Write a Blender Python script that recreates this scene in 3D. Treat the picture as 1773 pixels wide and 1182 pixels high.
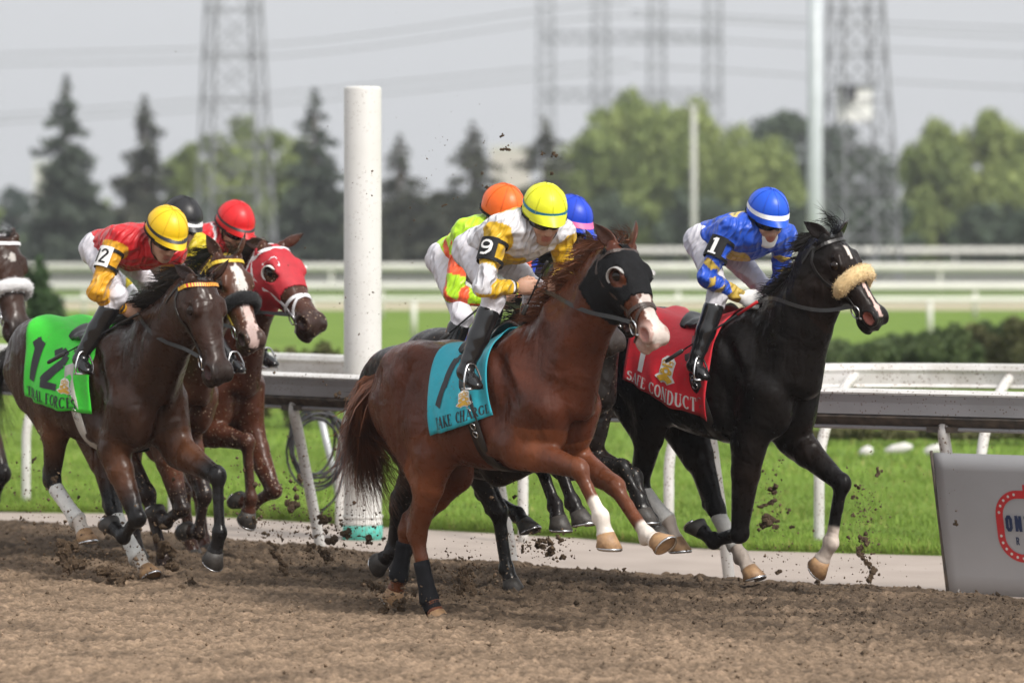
import bpy, math, random, os
import numpy as np
from mathutils import Vector, Matrix
from mathutils.bvhtree import BVHTree

for _o in list(bpy.data.objects):
    bpy.data.objects.remove(_o)
scene = bpy.context.scene
col = scene.collection
R = math.radians
rng = np.random.default_rng(7)
random.seed(7)

# ------------------------------------------------------------------ camera
FPX, CX, HY, CAMH = 7500.0, 886.5, 405.0, 2.0       # focal length / centre / horizon in photo pixels, eye height in m
cam_data = bpy.data.cameras.new('camera')
cam = bpy.data.objects.new('camera', cam_data)
col.objects.link(cam)
cam.location = (0, 0, CAMH)
cam.rotation_euler = (R(90), 0, 0)
cam_data.sensor_width = 36.0
cam_data.lens = 36.0 * FPX / 1773.0
cam_data.shift_y = -(591.0 - HY) / 1773.0
cam_data.clip_start = 0.5
cam_data.clip_end = 6000
cam_data.dof.use_dof = True
cam_data.dof.focus_distance = 23.1
cam_data.dof.aperture_fstop = 2.4
scene.camera = cam

# ------------------------------------------------------------------ sky and sun
SUN_EL, SUN_AZ = 46.0, 138.0      # hazy sun behind the camera and to its right (azimuth from +Y, clockwise)
world = bpy.data.worlds.new('World')
scene.world = world
world.use_nodes = True
wn, wl = world.node_tree.nodes, world.node_tree.links
wn.clear()
wo = wn.new('ShaderNodeOutputWorld')
wb = wn.new('ShaderNodeBackground')
ws = wn.new('ShaderNodeTexSky')
ws.sky_type = 'NISHITA'
ws.sun_disc = False
ws.sun_elevation = R(SUN_EL)
ws.sun_rotation = R(SUN_AZ)
ws.air_density = 1.6
ws.dust_density = 7.0
ws.ozone_density = 1.0
wh = wn.new('ShaderNodeHueSaturation')
wh.inputs['Saturation'].default_value = 0.16
wg = wn.new('ShaderNodeMixRGB')
wg.inputs[0].default_value = 0.62
wg.inputs[2].default_value = (6.2, 6.35, 6.6, 1)      # an even veil of thin cloud
wl.new(ws.outputs[0], wh.inputs['Color'])
wl.new(wh.outputs[0], wg.inputs[1])
wl.new(wg.outputs[0], wb.inputs[0])
wb.inputs[1].default_value = 0.080
wl.new(wb.outputs[0], wo.inputs[0])

sun_data = bpy.data.lights.new('sun', 'SUN')
sun_data.energy = 1.5
sun_data.angle = R(10)
sun_data.color = (1.0, 0.95, 0.88)
sun = bpy.data.objects.new('sun', sun_data)
col.objects.link(sun)
_sd = Vector((math.sin(R(SUN_AZ)) * math.cos(R(SUN_EL)), math.cos(R(SUN_AZ)) * math.cos(R(SUN_EL)), math.sin(R(SUN_EL))))
sun.rotation_euler = _sd.to_track_quat('Z', 'Y').to_euler()
sun.location = _sd * 40

vs = scene.view_settings
vs.view_transform = 'Standard'
vs.look = 'None'
vs.exposure = 1.14
vs.gamma = 1.0
vs.use_curve_mapping = False

# ------------------------------------------------------------------ small helpers
def px_at(px, py, Y):
    return Vector(((px - CX) / FPX * Y, Y, CAMH - (py - HY) / FPX * Y))

def px_ground(px, py, z=0.0):
    return px_at(px, py, FPX * (CAMH - z) / (py - HY))

def lin(r, g, b):
    f = lambda c: ((c / 255.0 + 0.055) / 1.055) ** 2.4 if c > 10 else c / 255.0 / 12.92
    return (f(r), f(g), f(b))

def mesh_obj(name, verts, faces, mat=None, parent=None, smooth=True, colors=None):
    me = bpy.data.meshes.new(name)
    if isinstance(verts, np.ndarray) and isinstance(faces, np.ndarray):
        nv, nf, k = len(verts), len(faces), faces.shape[1]
        me.vertices.add(nv)
        me.vertices.foreach_set('co', verts.astype(np.float32).ravel())
        me.loops.add(nf * k)
        me.loops.foreach_set('vertex_index', faces.astype(np.int32).ravel())
        me.polygons.add(nf)
        me.polygons.foreach_set('loop_start', np.arange(0, nf * k, k, dtype=np.int32))
        me.update(calc_edges=True)
    else:
        me.from_pydata([tuple(v) for v in verts], [], [tuple(f) for f in faces])
        me.update()
    if smooth:
        me.polygons.foreach_set('use_smooth', np.ones(len(me.polygons), dtype=bool))
    if colors is not None:
        at = me.color_attributes.new('Col', 'FLOAT_COLOR', 'POINT')
        c = np.ones((len(me.vertices), 4), np.float32)
        c[:, :colors.shape[1]] = colors
        at.data.foreach_set('color', c.ravel())
    if mat is not None:
        me.materials.append(mat)
    o = bpy.data.objects.new(name, me)
    col.objects.link(o)
    if parent is not None:
        o.parent = parent
    return o

def empty(name, loc=(0, 0, 0), rz=0.0):
    o = bpy.data.objects.new(name, None)
    o.empty_display_size = 0.2
    o.location = loc
    o.rotation_euler = (0, 0, rz)
    col.objects.link(o)
    return o

def tag(o, label=None, cat=None, group=None, kind=None):
    if label: o['label'] = label
    if cat: o['category'] = cat
    if group: o['group'] = group
    if kind: o['kind'] = kind
    return o

class MB:
    """collects verts / faces for one mesh"""
    def __init__(s):
        s.v, s.f = [], []
    def add(s, v, f):
        b = len(s.v)
        s.v += [tuple(p) for p in v]
        s.f += [tuple(i + b for i in q) for q in f]
    def box(s, c, size, rot=None):
        hx, hy, hz = (d / 2 for d in size)
        c = Vector(c)
        vs_ = []
        for x, y, z in ((-1,-1,-1),(1,-1,-1),(1,1,-1),(-1,1,-1),(-1,-1,1),(1,-1,1),(1,1,1),(-1,1,1)):
            p = Vector((x*hx, y*hy, z*hz))
            if rot is not None: p = rot @ p
            vs_.append(c + p)
        s.add(vs_, [(0,3,2,1),(4,5,6,7),(0,1,5,4),(1,2,6,5),(2,3,7,6),(3,0,4,7)])
    def tube(s, pts, rad, n=8, cap=True, flat=None, ref=(0, 0, 1)):
        """tube along pts; flat=(axis scale) squashes the section; rad scalar or list"""
        pts = [Vector(p) for p in pts]
        m = len(pts)
        rads = rad if isinstance(rad, (list, tuple, np.ndarray)) else [rad] * m
        vs_, fs = [], []
        prev = None
        for i, p in enumerate(pts):
            t = (pts[min(i+1, m-1)] - pts[max(i-1, 0)])
            if t.length < 1e-9: t = Vector((0, 0, 1))
            t.normalize()
            a = prev if prev is not None else Vector(ref)
            a = a - t * a.dot(t)
            if a.length < 1e-4:
                a = Vector((1, 0, 0)) - t * t.x
                if a.length < 1e-4: a = Vector((0, 1, 0))
            a.normalize()
            prev = a
            b = t.cross(a)
            fx = flat if flat else 1.0
            for k in range(n):
                an = 2 * math.pi * k / n
                vs_.append(p + a * (math.cos(an) * rads[i]) + b * (math.sin(an) * rads[i] * fx))
        for i in range(m - 1):
            for k in range(n):
                k2 = (k + 1) % n
                fs.append((i*n+k, i*n+k2, (i+1)*n+k2, (i+1)*n+k))
        if cap:
            fs.append(tuple(range(n-1, -1, -1)))
            fs.append(tuple((m-1)*n + k for k in range(n)))
        s.add(vs_, fs)
    def strip(s, pts, normals, w, th, side=None):
        """flat strap: box section w wide, th thick, lying on normals"""
        pts = [Vector(p) for p in pts]
        m = len(pts)
        vs_, fs = [], []
        for i, p in enumerate(pts):
            t = (pts[min(i+1, m-1)] - pts[max(i-1, 0)])
            t = t.normalized() if t.length > 1e-9 else Vector((0, 0, 1))
            nn = Vector(normals[i]); nn = (nn - t * nn.dot(t))
            nn = nn.normalized() if nn.length > 1e-6 else Vector((0, -1, 0))
            b = t.cross(nn)
            ww = w[i] if isinstance(w, (list, tuple, np.ndarray)) else w
            for (sa, sb) in ((-1, 0), (1, 0), (1, 1), (-1, 1)):
                vs_.append(p + b * (sa * ww / 2) + nn * (sb * th))
        for i in range(m - 1):
            for k in range(4):
                k2 = (k + 1) % 4
                fs.append((i*4+k, i*4+k2, (i+1)*4+k2, (i+1)*4+k))
        fs.append((3, 2, 1, 0)); fs.append(tuple((m-1)*4 + k for k in range(4)))
        s.add(vs_, fs)
    def lathe(s, prof, c=(0,0,0), n=24, axis=None, close=True):
        """prof: (r,z) list, revolved about local z (or rot matrix axis)"""
        c = Vector(c); vs_, fs = [], []
        for r, z in prof:
            for k in range(n):
                a = 2*math.pi*k/n
                p = Vector((r*math.cos(a), r*math.sin(a), z))
                if axis is not None: p = axis @ p
                vs_.append(c + p)
        for i in range(len(prof)-1):
            for k in range(n):
                k2 = (k+1) % n
                fs.append((i*n+k, i*n+k2, (i+1)*n+k2, (i+1)*n+k))
        if close:
            fs.append(tuple(range(n-1, -1, -1)))
            fs.append(tuple((len(prof)-1)*n + k for k in range(n)))
        s.add(vs_, fs)
    def build(s, name, mat=None, parent=None, smooth=False):
        return mesh_obj(name, s.v, s.f, mat, parent, smooth)

def catmull(pts, n=6):
    P = [np.array(p, float) for p in pts]
    P = [2*P[0]-P[1]] + P + [2*P[-1]-P[-2]]
    out = []
    for i in range(1, len(P)-2):
        for k in range(n):
            t = k / n
            out.append(0.5*((2*P[i]) + (-P[i-1]+P[i+1])*t + (2*P[i-1]-5*P[i]+4*P[i+1]-P[i+2])*t*t + (-P[i-1]+3*P[i]-3*P[i+1]+P[i+2])*t**3))
    out.append(P[-2])
    return out

# ------------------------------------------------------------------ materials
MATS = {}
def nodes_mat(name):
    m = bpy.data.materials.new(name)
    m.use_nodes = True
    return m, m.node_tree.nodes, m.node_tree.links, m.node_tree.nodes['Principled BSDF']

def mud_specks(N, L, tc, outc, amount, scale=42.0, colr=(0.16, 0.11, 0.075, 1)):
    """splashes of dried mud, a pattern of their own on the surface"""
    vo = N.new('ShaderNodeTexVoronoi'); vo.inputs['Scale'].default_value = scale
    L.new(tc.outputs['Object'], vo.inputs['Vector'])
    n3 = N.new('ShaderNodeTexNoise'); n3.inputs['Scale'].default_value = 5.0; n3.inputs['Detail'].default_value = 4
    L.new(tc.outputs['Object'], n3.inputs['Vector'])
    lt = N.new('ShaderNodeMath'); lt.operation = 'LESS_THAN'
    ml = N.new('ShaderNodeMath'); ml.operation = 'MULTIPLY'; ml.inputs[1].default_value = amount
    L.new(n3.outputs['Fac'], ml.inputs[0])
    L.new(vo.outputs['Distance'], lt.inputs[0]); L.new(ml.outputs[0], lt.inputs[1])
    m2 = N.new('ShaderNodeMixRGB'); m2.inputs[2].default_value = colr
    L.new(lt.outputs[0], m2.inputs[0]); L.new(outc, m2.inputs[1])
    return m2.outputs[0]

def mat(name, color, rough=0.5, metal=0.0, spec=0.5, noise=0.0, nscale=20.0, bump=0.0, bscale=60.0, coat=0.0, sheen=0.0, detail=4.0, mix=None, sss=0.0, specks=0.0):
    """procedural principled material with colour mottling and fine relief"""
    if name in MATS: return MATS[name]
    m, N, L, b = nodes_mat(name)
    b.inputs['Roughness'].default_value = rough
    b.inputs['Metallic'].default_value = metal
    b.inputs['Specular IOR Level'].default_value = spec
    b.inputs['Coat Weight'].default_value = coat
    b.inputs['Sheen Weight'].default_value = sheen
    if sss:
        b.inputs['Subsurface Weight'].default_value = sss
        b.inputs['Subsurface Scale'].default_value = 0.01
    tc = N.new('ShaderNodeTexCoord')
    c4 = (*color, 1)
    if noise or mix:
        nz = N.new('ShaderNodeTexNoise'); nz.inputs['Scale'].default_value = nscale; nz.inputs['Detail'].default_value = detail
        L.new(tc.outputs['Object'], nz.inputs['Vector'])
        rp = N.new('ShaderNodeValToRGB')
        rp.color_ramp.elements[0].position = 0.3; rp.color_ramp.elements[1].position = 0.7
        lo = mix if mix else tuple(max(0, c*(1-noise)) for c in color)
        hi = color if mix else tuple(min(1, c*(1+noise)) for c in color)
        rp.color_ramp.elements[0].color = (*lo, 1); rp.color_ramp.elements[1].color = (*hi, 1)
        L.new(nz.outputs['Fac'], rp.inputs['Fac'])
        outc = rp.outputs[0]
        if specks: outc = mud_specks(N, L, tc, outc, specks)
        L.new(outc, b.inputs['Base Color'])
    else:
        b.inputs['Base Color'].default_value = c4
    if bump:
        n2 = N.new('ShaderNodeTexNoise'); n2.inputs['Scale'].default_value = bscale; n2.inputs['Detail'].default_value = 3
        L.new(tc.outputs['Object'], n2.inputs['Vector'])
        bp = N.new('ShaderNodeBump'); bp.inputs['Strength'].default_value = bump; bp.inputs['Distance'].default_value = 0.01
        L.new(n2.outputs['Fac'], bp.inputs['Height'])
        L.new(bp.outputs[0], b.inputs['Normal'])
    MATS[name] = m
    return m

def attr_mat(name, rough=0.5, spec=0.5, noise=0.15, nscale=14.0, bump=0.1, bscale=90.0, coat=0.0, sheen=0.0, sss=0.0, stretch=(1,1,1), specks=0.0, relief=0.0, folds=0.0):
    """colour from the mesh's 'Col' attribute (the thing's own painted / dyed colours) times mottling"""
    if name in MATS: return MATS[name]
    m, N, L, b = nodes_mat(name)
    b.inputs['Roughness'].default_value = rough
    b.inputs['Specular IOR Level'].default_value = spec
    b.inputs['Coat Weight'].default_value = coat
    b.inputs['Coat Roughness'].default_value = 0.3
    b.inputs['Sheen Weight'].default_value = sheen
    if sss:
        b.inputs['Subsurface Weight'].default_value = sss
        b.inputs['Subsurface Scale'].default_value = 0.01
    at = N.new('ShaderNodeAttribute'); at.attribute_name = 'Col'
    tc = N.new('ShaderNodeTexCoord')
    mp = N.new('ShaderNodeMapping'); mp.inputs['Scale'].default_value = stretch
    L.new(tc.outputs['Object'], mp.inputs['Vector'])
    nz = N.new('ShaderNodeTexNoise'); nz.inputs['Scale'].default_value = nscale; nz.inputs['Detail'].default_value = 5
    L.new(mp.outputs[0], nz.inputs['Vector'])
    mr = N.new('ShaderNodeMapRange')
    mr.inputs['From Min'].default_value = 0.3; mr.inputs['From Max'].default_value = 0.7
    mr.inputs['To Min'].default_value = 1 - noise; mr.inputs['To Max'].default_value = 1 + noise
    L.new(nz.outputs['Fac'], mr.inputs['Value'])
    mx = N.new('ShaderNodeMixRGB'); mx.blend_type = 'MULTIPLY'; mx.inputs[0].default_value = 1
    L.new(at.outputs['Color'], mx.inputs[1]); L.new(mr.outputs[0], mx.inputs[2])
    outc = mx.outputs[0]
    if specks:
        outc = mud_specks(N, L, tc, outc, specks, 42.0, (0.30, 0.22, 0.16, 1))
    L.new(outc, b.inputs['Base Color'])
    if bump:
        n2 = N.new('ShaderNodeTexNoise'); n2.inputs['Scale'].default_value = bscale; n2.inputs['Detail'].default_value = 3
        L.new(mp.outputs[0], n2.inputs['Vector'])
        bp = N.new('ShaderNodeBump'); bp.inputs['Strength'].default_value = bump; bp.inputs['Distance'].default_value = 0.01
        L.new(n2.outputs['Fac'], bp.inputs['Height'])
        if folds:                       # creases of thin cloth
            for sc_, dist_, rot_ in ((5.0, 7.0, (0.4, 0.2, 0.7)), (9.0, 9.0, (1.2, 0.5, -0.6))):
                mpf = N.new('ShaderNodeMapping'); mpf.inputs['Rotation'].default_value = rot_
                L.new(tc.outputs['Object'], mpf.inputs['Vector'])
                wf = N.new('ShaderNodeTexWave'); wf.inputs['Scale'].default_value = sc_; wf.inputs['Distortion'].default_value = dist_; wf.inputs['Detail'].default_value = 1.5; wf.inputs['Detail Scale'].default_value = 0.8
                L.new(mpf.outputs[0], wf.inputs['Vector'])
                pf = N.new('ShaderNodeMath'); pf.operation = 'POWER'; pf.inputs[1].default_value = 2.2
                L.new(wf.outputs['Fac'], pf.inputs[0])
                bf = N.new('ShaderNodeBump'); bf.inputs['Strength'].default_value = folds; bf.inputs['Distance'].default_value = 0.016
                L.new(pf.outputs[0], bf.inputs['Height'])
                if bp.inputs['Normal'].is_linked:
                    L.new(bf.outputs[0], prev_f.inputs['Normal'])
                else:
                    L.new(bf.outputs[0], bp.inputs['Normal'])
                prev_f = bf
        if relief:
            n4 = N.new('ShaderNodeTexNoise'); n4.inputs['Scale'].default_value = 6.5; n4.inputs['Detail'].default_value = 1.5; n4.inputs['Distortion'].default_value = 1.2
            L.new(tc.outputs['Object'], n4.inputs['Vector'])
            b4 = N.new('ShaderNodeBump'); b4.inputs['Strength'].default_value = relief; b4.inputs['Distance'].default_value = 0.06
            L.new(n4.outputs['Fac'], b4.inputs['Height']); L.new(b4.outputs[0], bp.inputs['Normal'])
            n5_ = N.new('ShaderNodeTexNoise'); n5_.noise_type = 'RIDGED_MULTIFRACTAL'; n5_.inputs['Scale'].default_value = 4.2; n5_.inputs['Detail'].default_value = 1.0; n5_.inputs['Distortion'].default_value = 0.8
            L.new(tc.outputs['Object'], n5_.inputs['Vector'])
            pw = N.new('ShaderNodeMath'); pw.operation = 'POWER'; pw.inputs[1].default_value = 5.0
            L.new(n5_.outputs['Fac'], pw.inputs[0])
            b5 = N.new('ShaderNodeBump'); b5.inputs['Strength'].default_value = relief*1.5; b5.inputs['Distance'].default_value = 0.012
            L.new(pw.outputs[0], b5.inputs['Height']); L.new(b5.outputs[0], b4.inputs['Normal'])
            mp6 = N.new('ShaderNodeMapping'); mp6.inputs['Scale'].default_value = (15, 9, 2.6); mp6.inputs['Rotation'].default_value = (0, 0.35, 0)
            L.new(tc.outputs['Object'], mp6.inputs['Vector'])
            n6 = N.new('ShaderNodeTexNoise'); n6.inputs['Scale'].default_value = 1.0; n6.inputs['Detail'].default_value = 2.5; n6.inputs['Distortion'].default_value = 0.5
            L.new(mp6.outputs[0], n6.inputs['Vector'])
            b6 = N.new('ShaderNodeBump'); b6.inputs['Strength'].default_value = relief*1.1; b6.inputs['Distance'].default_value = 0.035
            L.new(n6.outputs['Fac'], b6.inputs['Height']); L.new(b6.outputs[0], b5.inputs['Normal'])
            rr_ = N.new('ShaderNodeMapRange'); rr_.inputs['From Min'].default_value = 0.3; rr_.inputs['From Max'].default_value = 0.7
            rr_.inputs['To Min'].default_value = rough-0.07; rr_.inputs['To Max'].default_value = rough+0.14
            L.new(n2.outputs['Fac'], rr_.inputs['Value']); L.new(rr_.outputs[0], b.inputs['Roughness'])
        L.new(bp.outputs[0], b.inputs['Normal'])
    MATS[name] = m
    return m

# ------------------------------------------------------------------ implicit-surface modelling (one continuous skin per body)
def _n(v):
    v = np.asarray(v, float)
    return v / (np.linalg.norm(v) + 1e-12)

class Field:
    def __init__(s, lo, hi, h):
        s.lo, s.h = np.array(lo, float), h
        n = np.ceil((np.array(hi, float) - s.lo) / h).astype(int) + 1
        s.ax = [(s.lo[i] + h*np.arange(n[i])).astype(np.float32) for i in range(3)]
        s.F = np.full(n, 0.4, np.float32)
    def put(s, lo, hi, fn, k, op='u', margin=None):
        m = max(k, 2*s.h) + s.h*2 if margin is None else margin
        sl = []
        for i in range(3):
            a = max(int((lo[i]-m-s.lo[i])/s.h), 0); b = min(int((hi[i]+m-s.lo[i])/s.h)+2, len(s.ax[i]))
            if b <= a: return
            sl.append(slice(a, b))
        sl = tuple(sl)
        X, Y, Z = s.ax[0][sl[0]][:, None, None], s.ax[1][sl[1]][None, :, None], s.ax[2][sl[2]][None, None, :]
        d = fn(X, Y, Z).astype(np.float32)
        A = s.F[sl]
        if op == 'u':
            h = np.maximum(k - np.abs(A - d), 0)
            s.F[sl] = np.minimum(A, d) - h*h*(0.25/max(k, 1e-6))
        else:                                   # smooth carve
            d = -d
            h = np.maximum(k - np.abs(A - d), 0)
            s.F[sl] = np.maximum(A, d) + h*h*(0.25/max(k, 1e-6))
    def cone(s, A, B, ra, rb, k=0.02, w=(0, 1, 0), op='u'):
        """tapered limb; radii (in plane, along w)"""
        A, B = np.asarray(A, float), np.asarray(B, float)
        ra = (ra, ra) if np.isscalar(ra) else ra
        rb = (rb, rb) if np.isscalar(rb) else rb
        L = np.linalg.norm(B - A)
        u = _n(B - A) if L > 1e-6 else np.array([1., 0, 0])
        w = np.asarray(w, float); w = w - u*np.dot(w, u)
        if np.linalg.norm(w) < 1e-3:
            w = np.array([1., 0, 0]) - u*u[0]
        w = _n(w); v = np.cross(w, u)
        rm = max(*ra, *rb)
        lo, hi = np.minimum(A, B) - rm, np.maximum(A, B) + rm
        def fn(X, Y, Z):
            x, y, z = X - A[0], Y - A[1], Z - A[2]
            c = x*u[0] + y*u[1] + z*u[2]
            t = np.clip(c / max(L, 1e-6), 0, 1)
            q = c - t*L
            rv = ra[0] + (rb[0]-ra[0])*t; rw = ra[1] + (rb[1]-ra[1])*t
            m = np.minimum(rv, rw)
            return (np.sqrt(((x*v[0]+y*v[1]+z*v[2])/rv)**2 + ((x*w[0]+y*w[1]+z*w[2])/rw)**2 + (q/m)**2) - 1)*m
        s.put(lo, hi, fn, k, op)
    def chain(s, pts, rads, k=0.02, w=(0, 1, 0)):
        for i in range(len(pts)-1):
            s.cone(pts[i], pts[i+1], rads[i], rads[i+1], k, w)
    def ell(s, C, r, k=0.02, M=None, op='u'):
        """ellipsoid; M rows = its axes"""
        C = np.asarray(C, float); r = np.asarray(r, float)
        if M is None: M = np.eye(3)
        M = np.asarray(M, float)
        ext = np.sqrt(((M*r[:, None])**2).sum(0))
        mr = r.min()
        def fn(X, Y, Z):
            x, y, z = X-C[0], Y-C[1], Z-C[2]
            q = 0
            for i in range(3):
                q = q + ((x*M[i,0]+y*M[i,1]+z*M[i,2])/r[i])**2
            q = np.sqrt(q)
            return (q-1)*mr
        s.put(C-ext, C+ext, fn, k, op)
    def wrinkle(s, fn):
        X, Y, Z = s.ax[0][:, None, None], s.ax[1][None, :, None], s.ax[2][None, None, :]
        s.F += fn(X, Y, Z).astype(np.float32)
    def mesh(s, smooth=2):
        F = s.F
        S = F < 0
        c = S[:-1, :-1, :-1].astype(np.int8)
        tot = sum(S[i:S.shape[0]-1+i, j:S.shape[1]-1+j, k:S.shape[2]-1+k].astype(np.int8) for i in (0,1) for j in (0,1) for k in (0,1))
        act = (tot > 0) & (tot < 8)
        I = np.argwhere(act)
        idx = np.full(act.shape, -1, np.int32)
        idx[act] = np.arange(len(I))
        corners = [(i,j,k) for i in (0,1) for j in (0,1) for k in (0,1)]
        val = np.stack([F[I[:,0]+a, I[:,1]+b, I[:,2]+c_] for a,b,c_ in corners], 1)
        acc = np.zeros((len(I), 3)); cnt = np.zeros(len(I))
        for e0 in range(8):
            for axis in range(3):
                bit = 4 >> axis
                if e0 & bit: continue
                e1 = e0 | bit
                a, b = val[:, e0], val[:, e1]
                m = (a < 0) != (b < 0)
                t = np.where(m, a/(np.where(m, a-b, 1)), 0)
                p = np.tile(np.array(corners[e0], float), (len(I), 1))
                p[:, axis] += t
                acc += p*m[:, None]; cnt += m
        V = s.lo + s.h*(I + acc/cnt[:, None])
        faces = []
        for axis in range(3):
            o1, o2 = [(1,2),(2,0),(0,1)][axis]
            sa = [slice(None)]*3; sb = [slice(None)]*3
            sa[axis] = slice(0, -1); sb[axis] = slice(1, None)
            ch = S[tuple(sa)] != S[tuple(sb)]
            E = np.argwhere(ch)
            ok = (E[:, o1] > 0) & (E[:, o2] > 0) & (E[:, o1] < F.shape[o1]-1) & (E[:, o2] < F.shape[o2]-1)
            E = E[ok]
            inside = S[E[:,0], E[:,1], E[:,2]]
            d1 = np.zeros(3, int); d1[o1] = 1
            d2 = np.zeros(3, int); d2[o2] = 1
            q = [E-d1-d2, E-d2, E, E-d1]
            Q = np.stack([idx[p[:,0], p[:,1], p[:,2]] for p in q], 1)
            Q[~inside] = Q[~inside][:, ::-1]
            faces.append(Q)
        Fc = np.concatenate(faces)
        Fc = Fc[(Fc >= 0).all(1)]
        for _ in range(smooth):
            a = Fc.ravel(); b = np.roll(Fc, -1, 1).ravel()
            n = len(V); cc = np.bincount(a, minlength=n) + np.bincount(b, minlength=n)
            av = np.stack([np.bincount(a, V[b, i], n) + np.bincount(b, V[a, i], n) for i in range(3)], 1)/np.maximum(cc, 1)[:, None]
            V = V*0.5 + av*0.5
        return V, Fc

def seg_dist(V, A, B):
    A, B = np.asarray(A, float), np.asarray(B, float)
    d = B - A
    t = np.clip(((V-A)@d)/(d@d), 0, 1)
    return np.linalg.norm(V - (A + t[:, None]*d), axis=1), t

def smooth01(x, a, b):
    t = np.clip((x-a)/(b-a), 0, 1)
    return t*t*(3-2*t)

def vnoise(P, seed=0):
    """cheap smooth value noise in -1..1 for (n,3) points"""
    r = np.random.default_rng(seed)
    out = np.zeros(P.shape[0])
    for _ in range(7):
        k = r.normal(size=3); ph = r.uniform(0, 6.28)
        out += np.sin(P@k + ph)
    return out/3.2
# ------------------------------------------------------------------ ground
def interp_px(tab):
    xs_ = [p[0] for p in tab]; ys_ = [p[1] for p in tab]
    return lambda x: float(np.interp(x, xs_, ys_))
DIRT_EDGE = [px_ground(*p) for p in ((-700, 842), (-350, 868), (0, 897), (200, 912), (400, 931), (700, 960), (1100, 987), (1600, 1019), (1900, 1037), (2300, 1060))]
LOWZ = -0.08                       # path, turf and rail feet lie a little below the dirt cushion
TURF_EDGE = [px_ground(*p, LOWZ) for p in ((-700, 838), (-350, 862), (0, 884), (200, 886), (400, 893), (760, 915), (1000, 928), (1221, 948), (1560, 957), (1900, 966), (2300, 975))]
def edge_fn(P_):
    a = [p.x for p in P_]; b = [p.y for p in P_]
    s0 = (b[1]-b[0])/(a[1]-a[0]); s1 = (b[-1]-b[-2])/(a[-1]-a[-2])
    a = [a[0]-40] + a + [a[-1]+40]; b = [b[0]-40*s0] + b + [b[-1]+40*s1*0.6]
    return lambda x: np.interp(x, a, b)
dirt_y, turf_y = edge_fn(DIRT_EDGE), edge_fn(TURF_EDGE)

def fnoise(n, m, cell, seed, power=None):
    """smooth periodic noise image with features about `cell` samples wide (cell_x, cell_y), unit variance"""
    r = np.random.default_rng(seed)
    a = r.normal(size=(n, m))
    fx, fy = np.fft.fftfreq(n)[:, None], np.fft.fftfreq(m)[None, :]
    g = np.exp(-((fx*cell[0])**2 + (fy*cell[1])**2)*2.2)
    a = np.fft.ifft2(np.fft.fft2(a)*g).real
    return a/a.std()

# dirt: real clumps in the part the camera sees, a plain sheet further out
gx = np.concatenate([np.linspace(-70, -4.4, 18)[:-1], np.arange(-4.4, 4.4, 0.0140), np.linspace(4.4, 70, 18)[1:]])
gy = np.concatenate([np.linspace(-12, 17.5, 12)[:-1], np.concatenate([np.arange(17.5, 27.5, 0.021), np.arange(27.5, 34.5, 0.05)]), np.linspace(34.5, 80, 12)[1:]])
nx, ny = len(gx), len(gy)
X, Y = np.meshgrid(gx, gy, indexing='ij')
cx_, cy_ = 1/0.0140, 1/0.021
Z = 0.008*fnoise(nx, ny, (0.9*cx_, 0.7*cy_), 1) + 0.0045*fnoise(nx, ny, (0.20*cx_, 0.20*cy_), 2)
n3 = fnoise(nx, ny, (0.070*cx_, 0.075*cy_), 3); n4 = fnoise(nx, ny, (0.035*cx_, 0.05*cy_), 4); n5 = fnoise(nx, ny, (0.016*cx_, 0.03*cy_), 8)
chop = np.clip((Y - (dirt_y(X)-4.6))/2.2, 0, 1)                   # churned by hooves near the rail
Z += (0.0032+0.0026*chop)*np.maximum(n3, -0.5) + (0.0055+0.002*chop)*np.maximum(n4, -0.5) + 0.0052*np.maximum(n5, -0.5)
inner = (np.abs(X) < 4.4) & (Y > 17.5) & (Y < 34.5)
Z = np.where(inner, Z, 0)*(1 - 0.45*smooth01(Y - dirt_y(X), -0.9, 0.1))
over = Y - dirt_y(X) + 0.05*fnoise(nx, ny, (0.25*cx_, 0.25*cy_), 5)
Z = Z - 0.004 - 0.17*smooth01(over, -0.08, 0.45)
dirtcol = np.zeros((nx*ny, 3))
dark_w = np.clip(0.15 + 0.75*chop + 0.16*fnoise(nx, ny, (0.5*cx_, 0.3*cy_), 6) + 0.12*n3 + 0.06*n4, 0, 1).ravel()
pale_dirt, dark_dirt = np.array((0.232, 0.165, 0.112)), np.array((0.082, 0.059, 0.041))  # two dirt tones, darker towards the rail with random mottling
dirtcol = pale_dirt*(1-dark_w[:, None]) + dark_dirt*dark_w[:, None]
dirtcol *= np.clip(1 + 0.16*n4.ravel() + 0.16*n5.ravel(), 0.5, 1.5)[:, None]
idx = np.arange(nx*ny).reshape(nx, ny)
Fq = np.stack([idx[:-1, :-1], idx[1:, :-1], idx[1:, 1:], idx[:-1, 1:]], -1).reshape(-1, 4)
keep = (over[:-1, :-1].ravel() < 0.6)
Vd = np.stack([X.ravel(), Y.ravel(), Z.ravel()], 1)
DIRT = attr_mat('dirt', rough=0.95, spec=0.12, noise=0.30, nscale=55, bump=0.9, bscale=150)
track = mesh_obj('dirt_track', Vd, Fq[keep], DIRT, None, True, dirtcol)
tag(track, kind='structure')
def dirt_h(x, y):
    i = np.clip(np.searchsorted(gx, x), 0, nx-1); j = np.clip(np.searchsorted(gy, y), 0, ny-1)
    return Z[i, j]

# paved path between dirt and turf
PATH = mat('path', (0.375, 0.315, 0.275), rough=0.85, mix=(0.30, 0.25, 0.215), nscale=1.8, detail=9, bump=0.3, bscale=90)
xs_ = np.linspace(-60, 60, 241)
vp = [(x, dirt_y(x)-1.0, LOWZ-0.012) for x in xs_] + [(x, turf_y(x)+0.5, LOWZ-0.012) for x in xs_]
n_ = len(xs_)
tag(mesh_obj('path', vp, [(i, i+1, n_+i+1, n_+i) for i in range(n_-1)], PATH), kind='structure')

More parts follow.
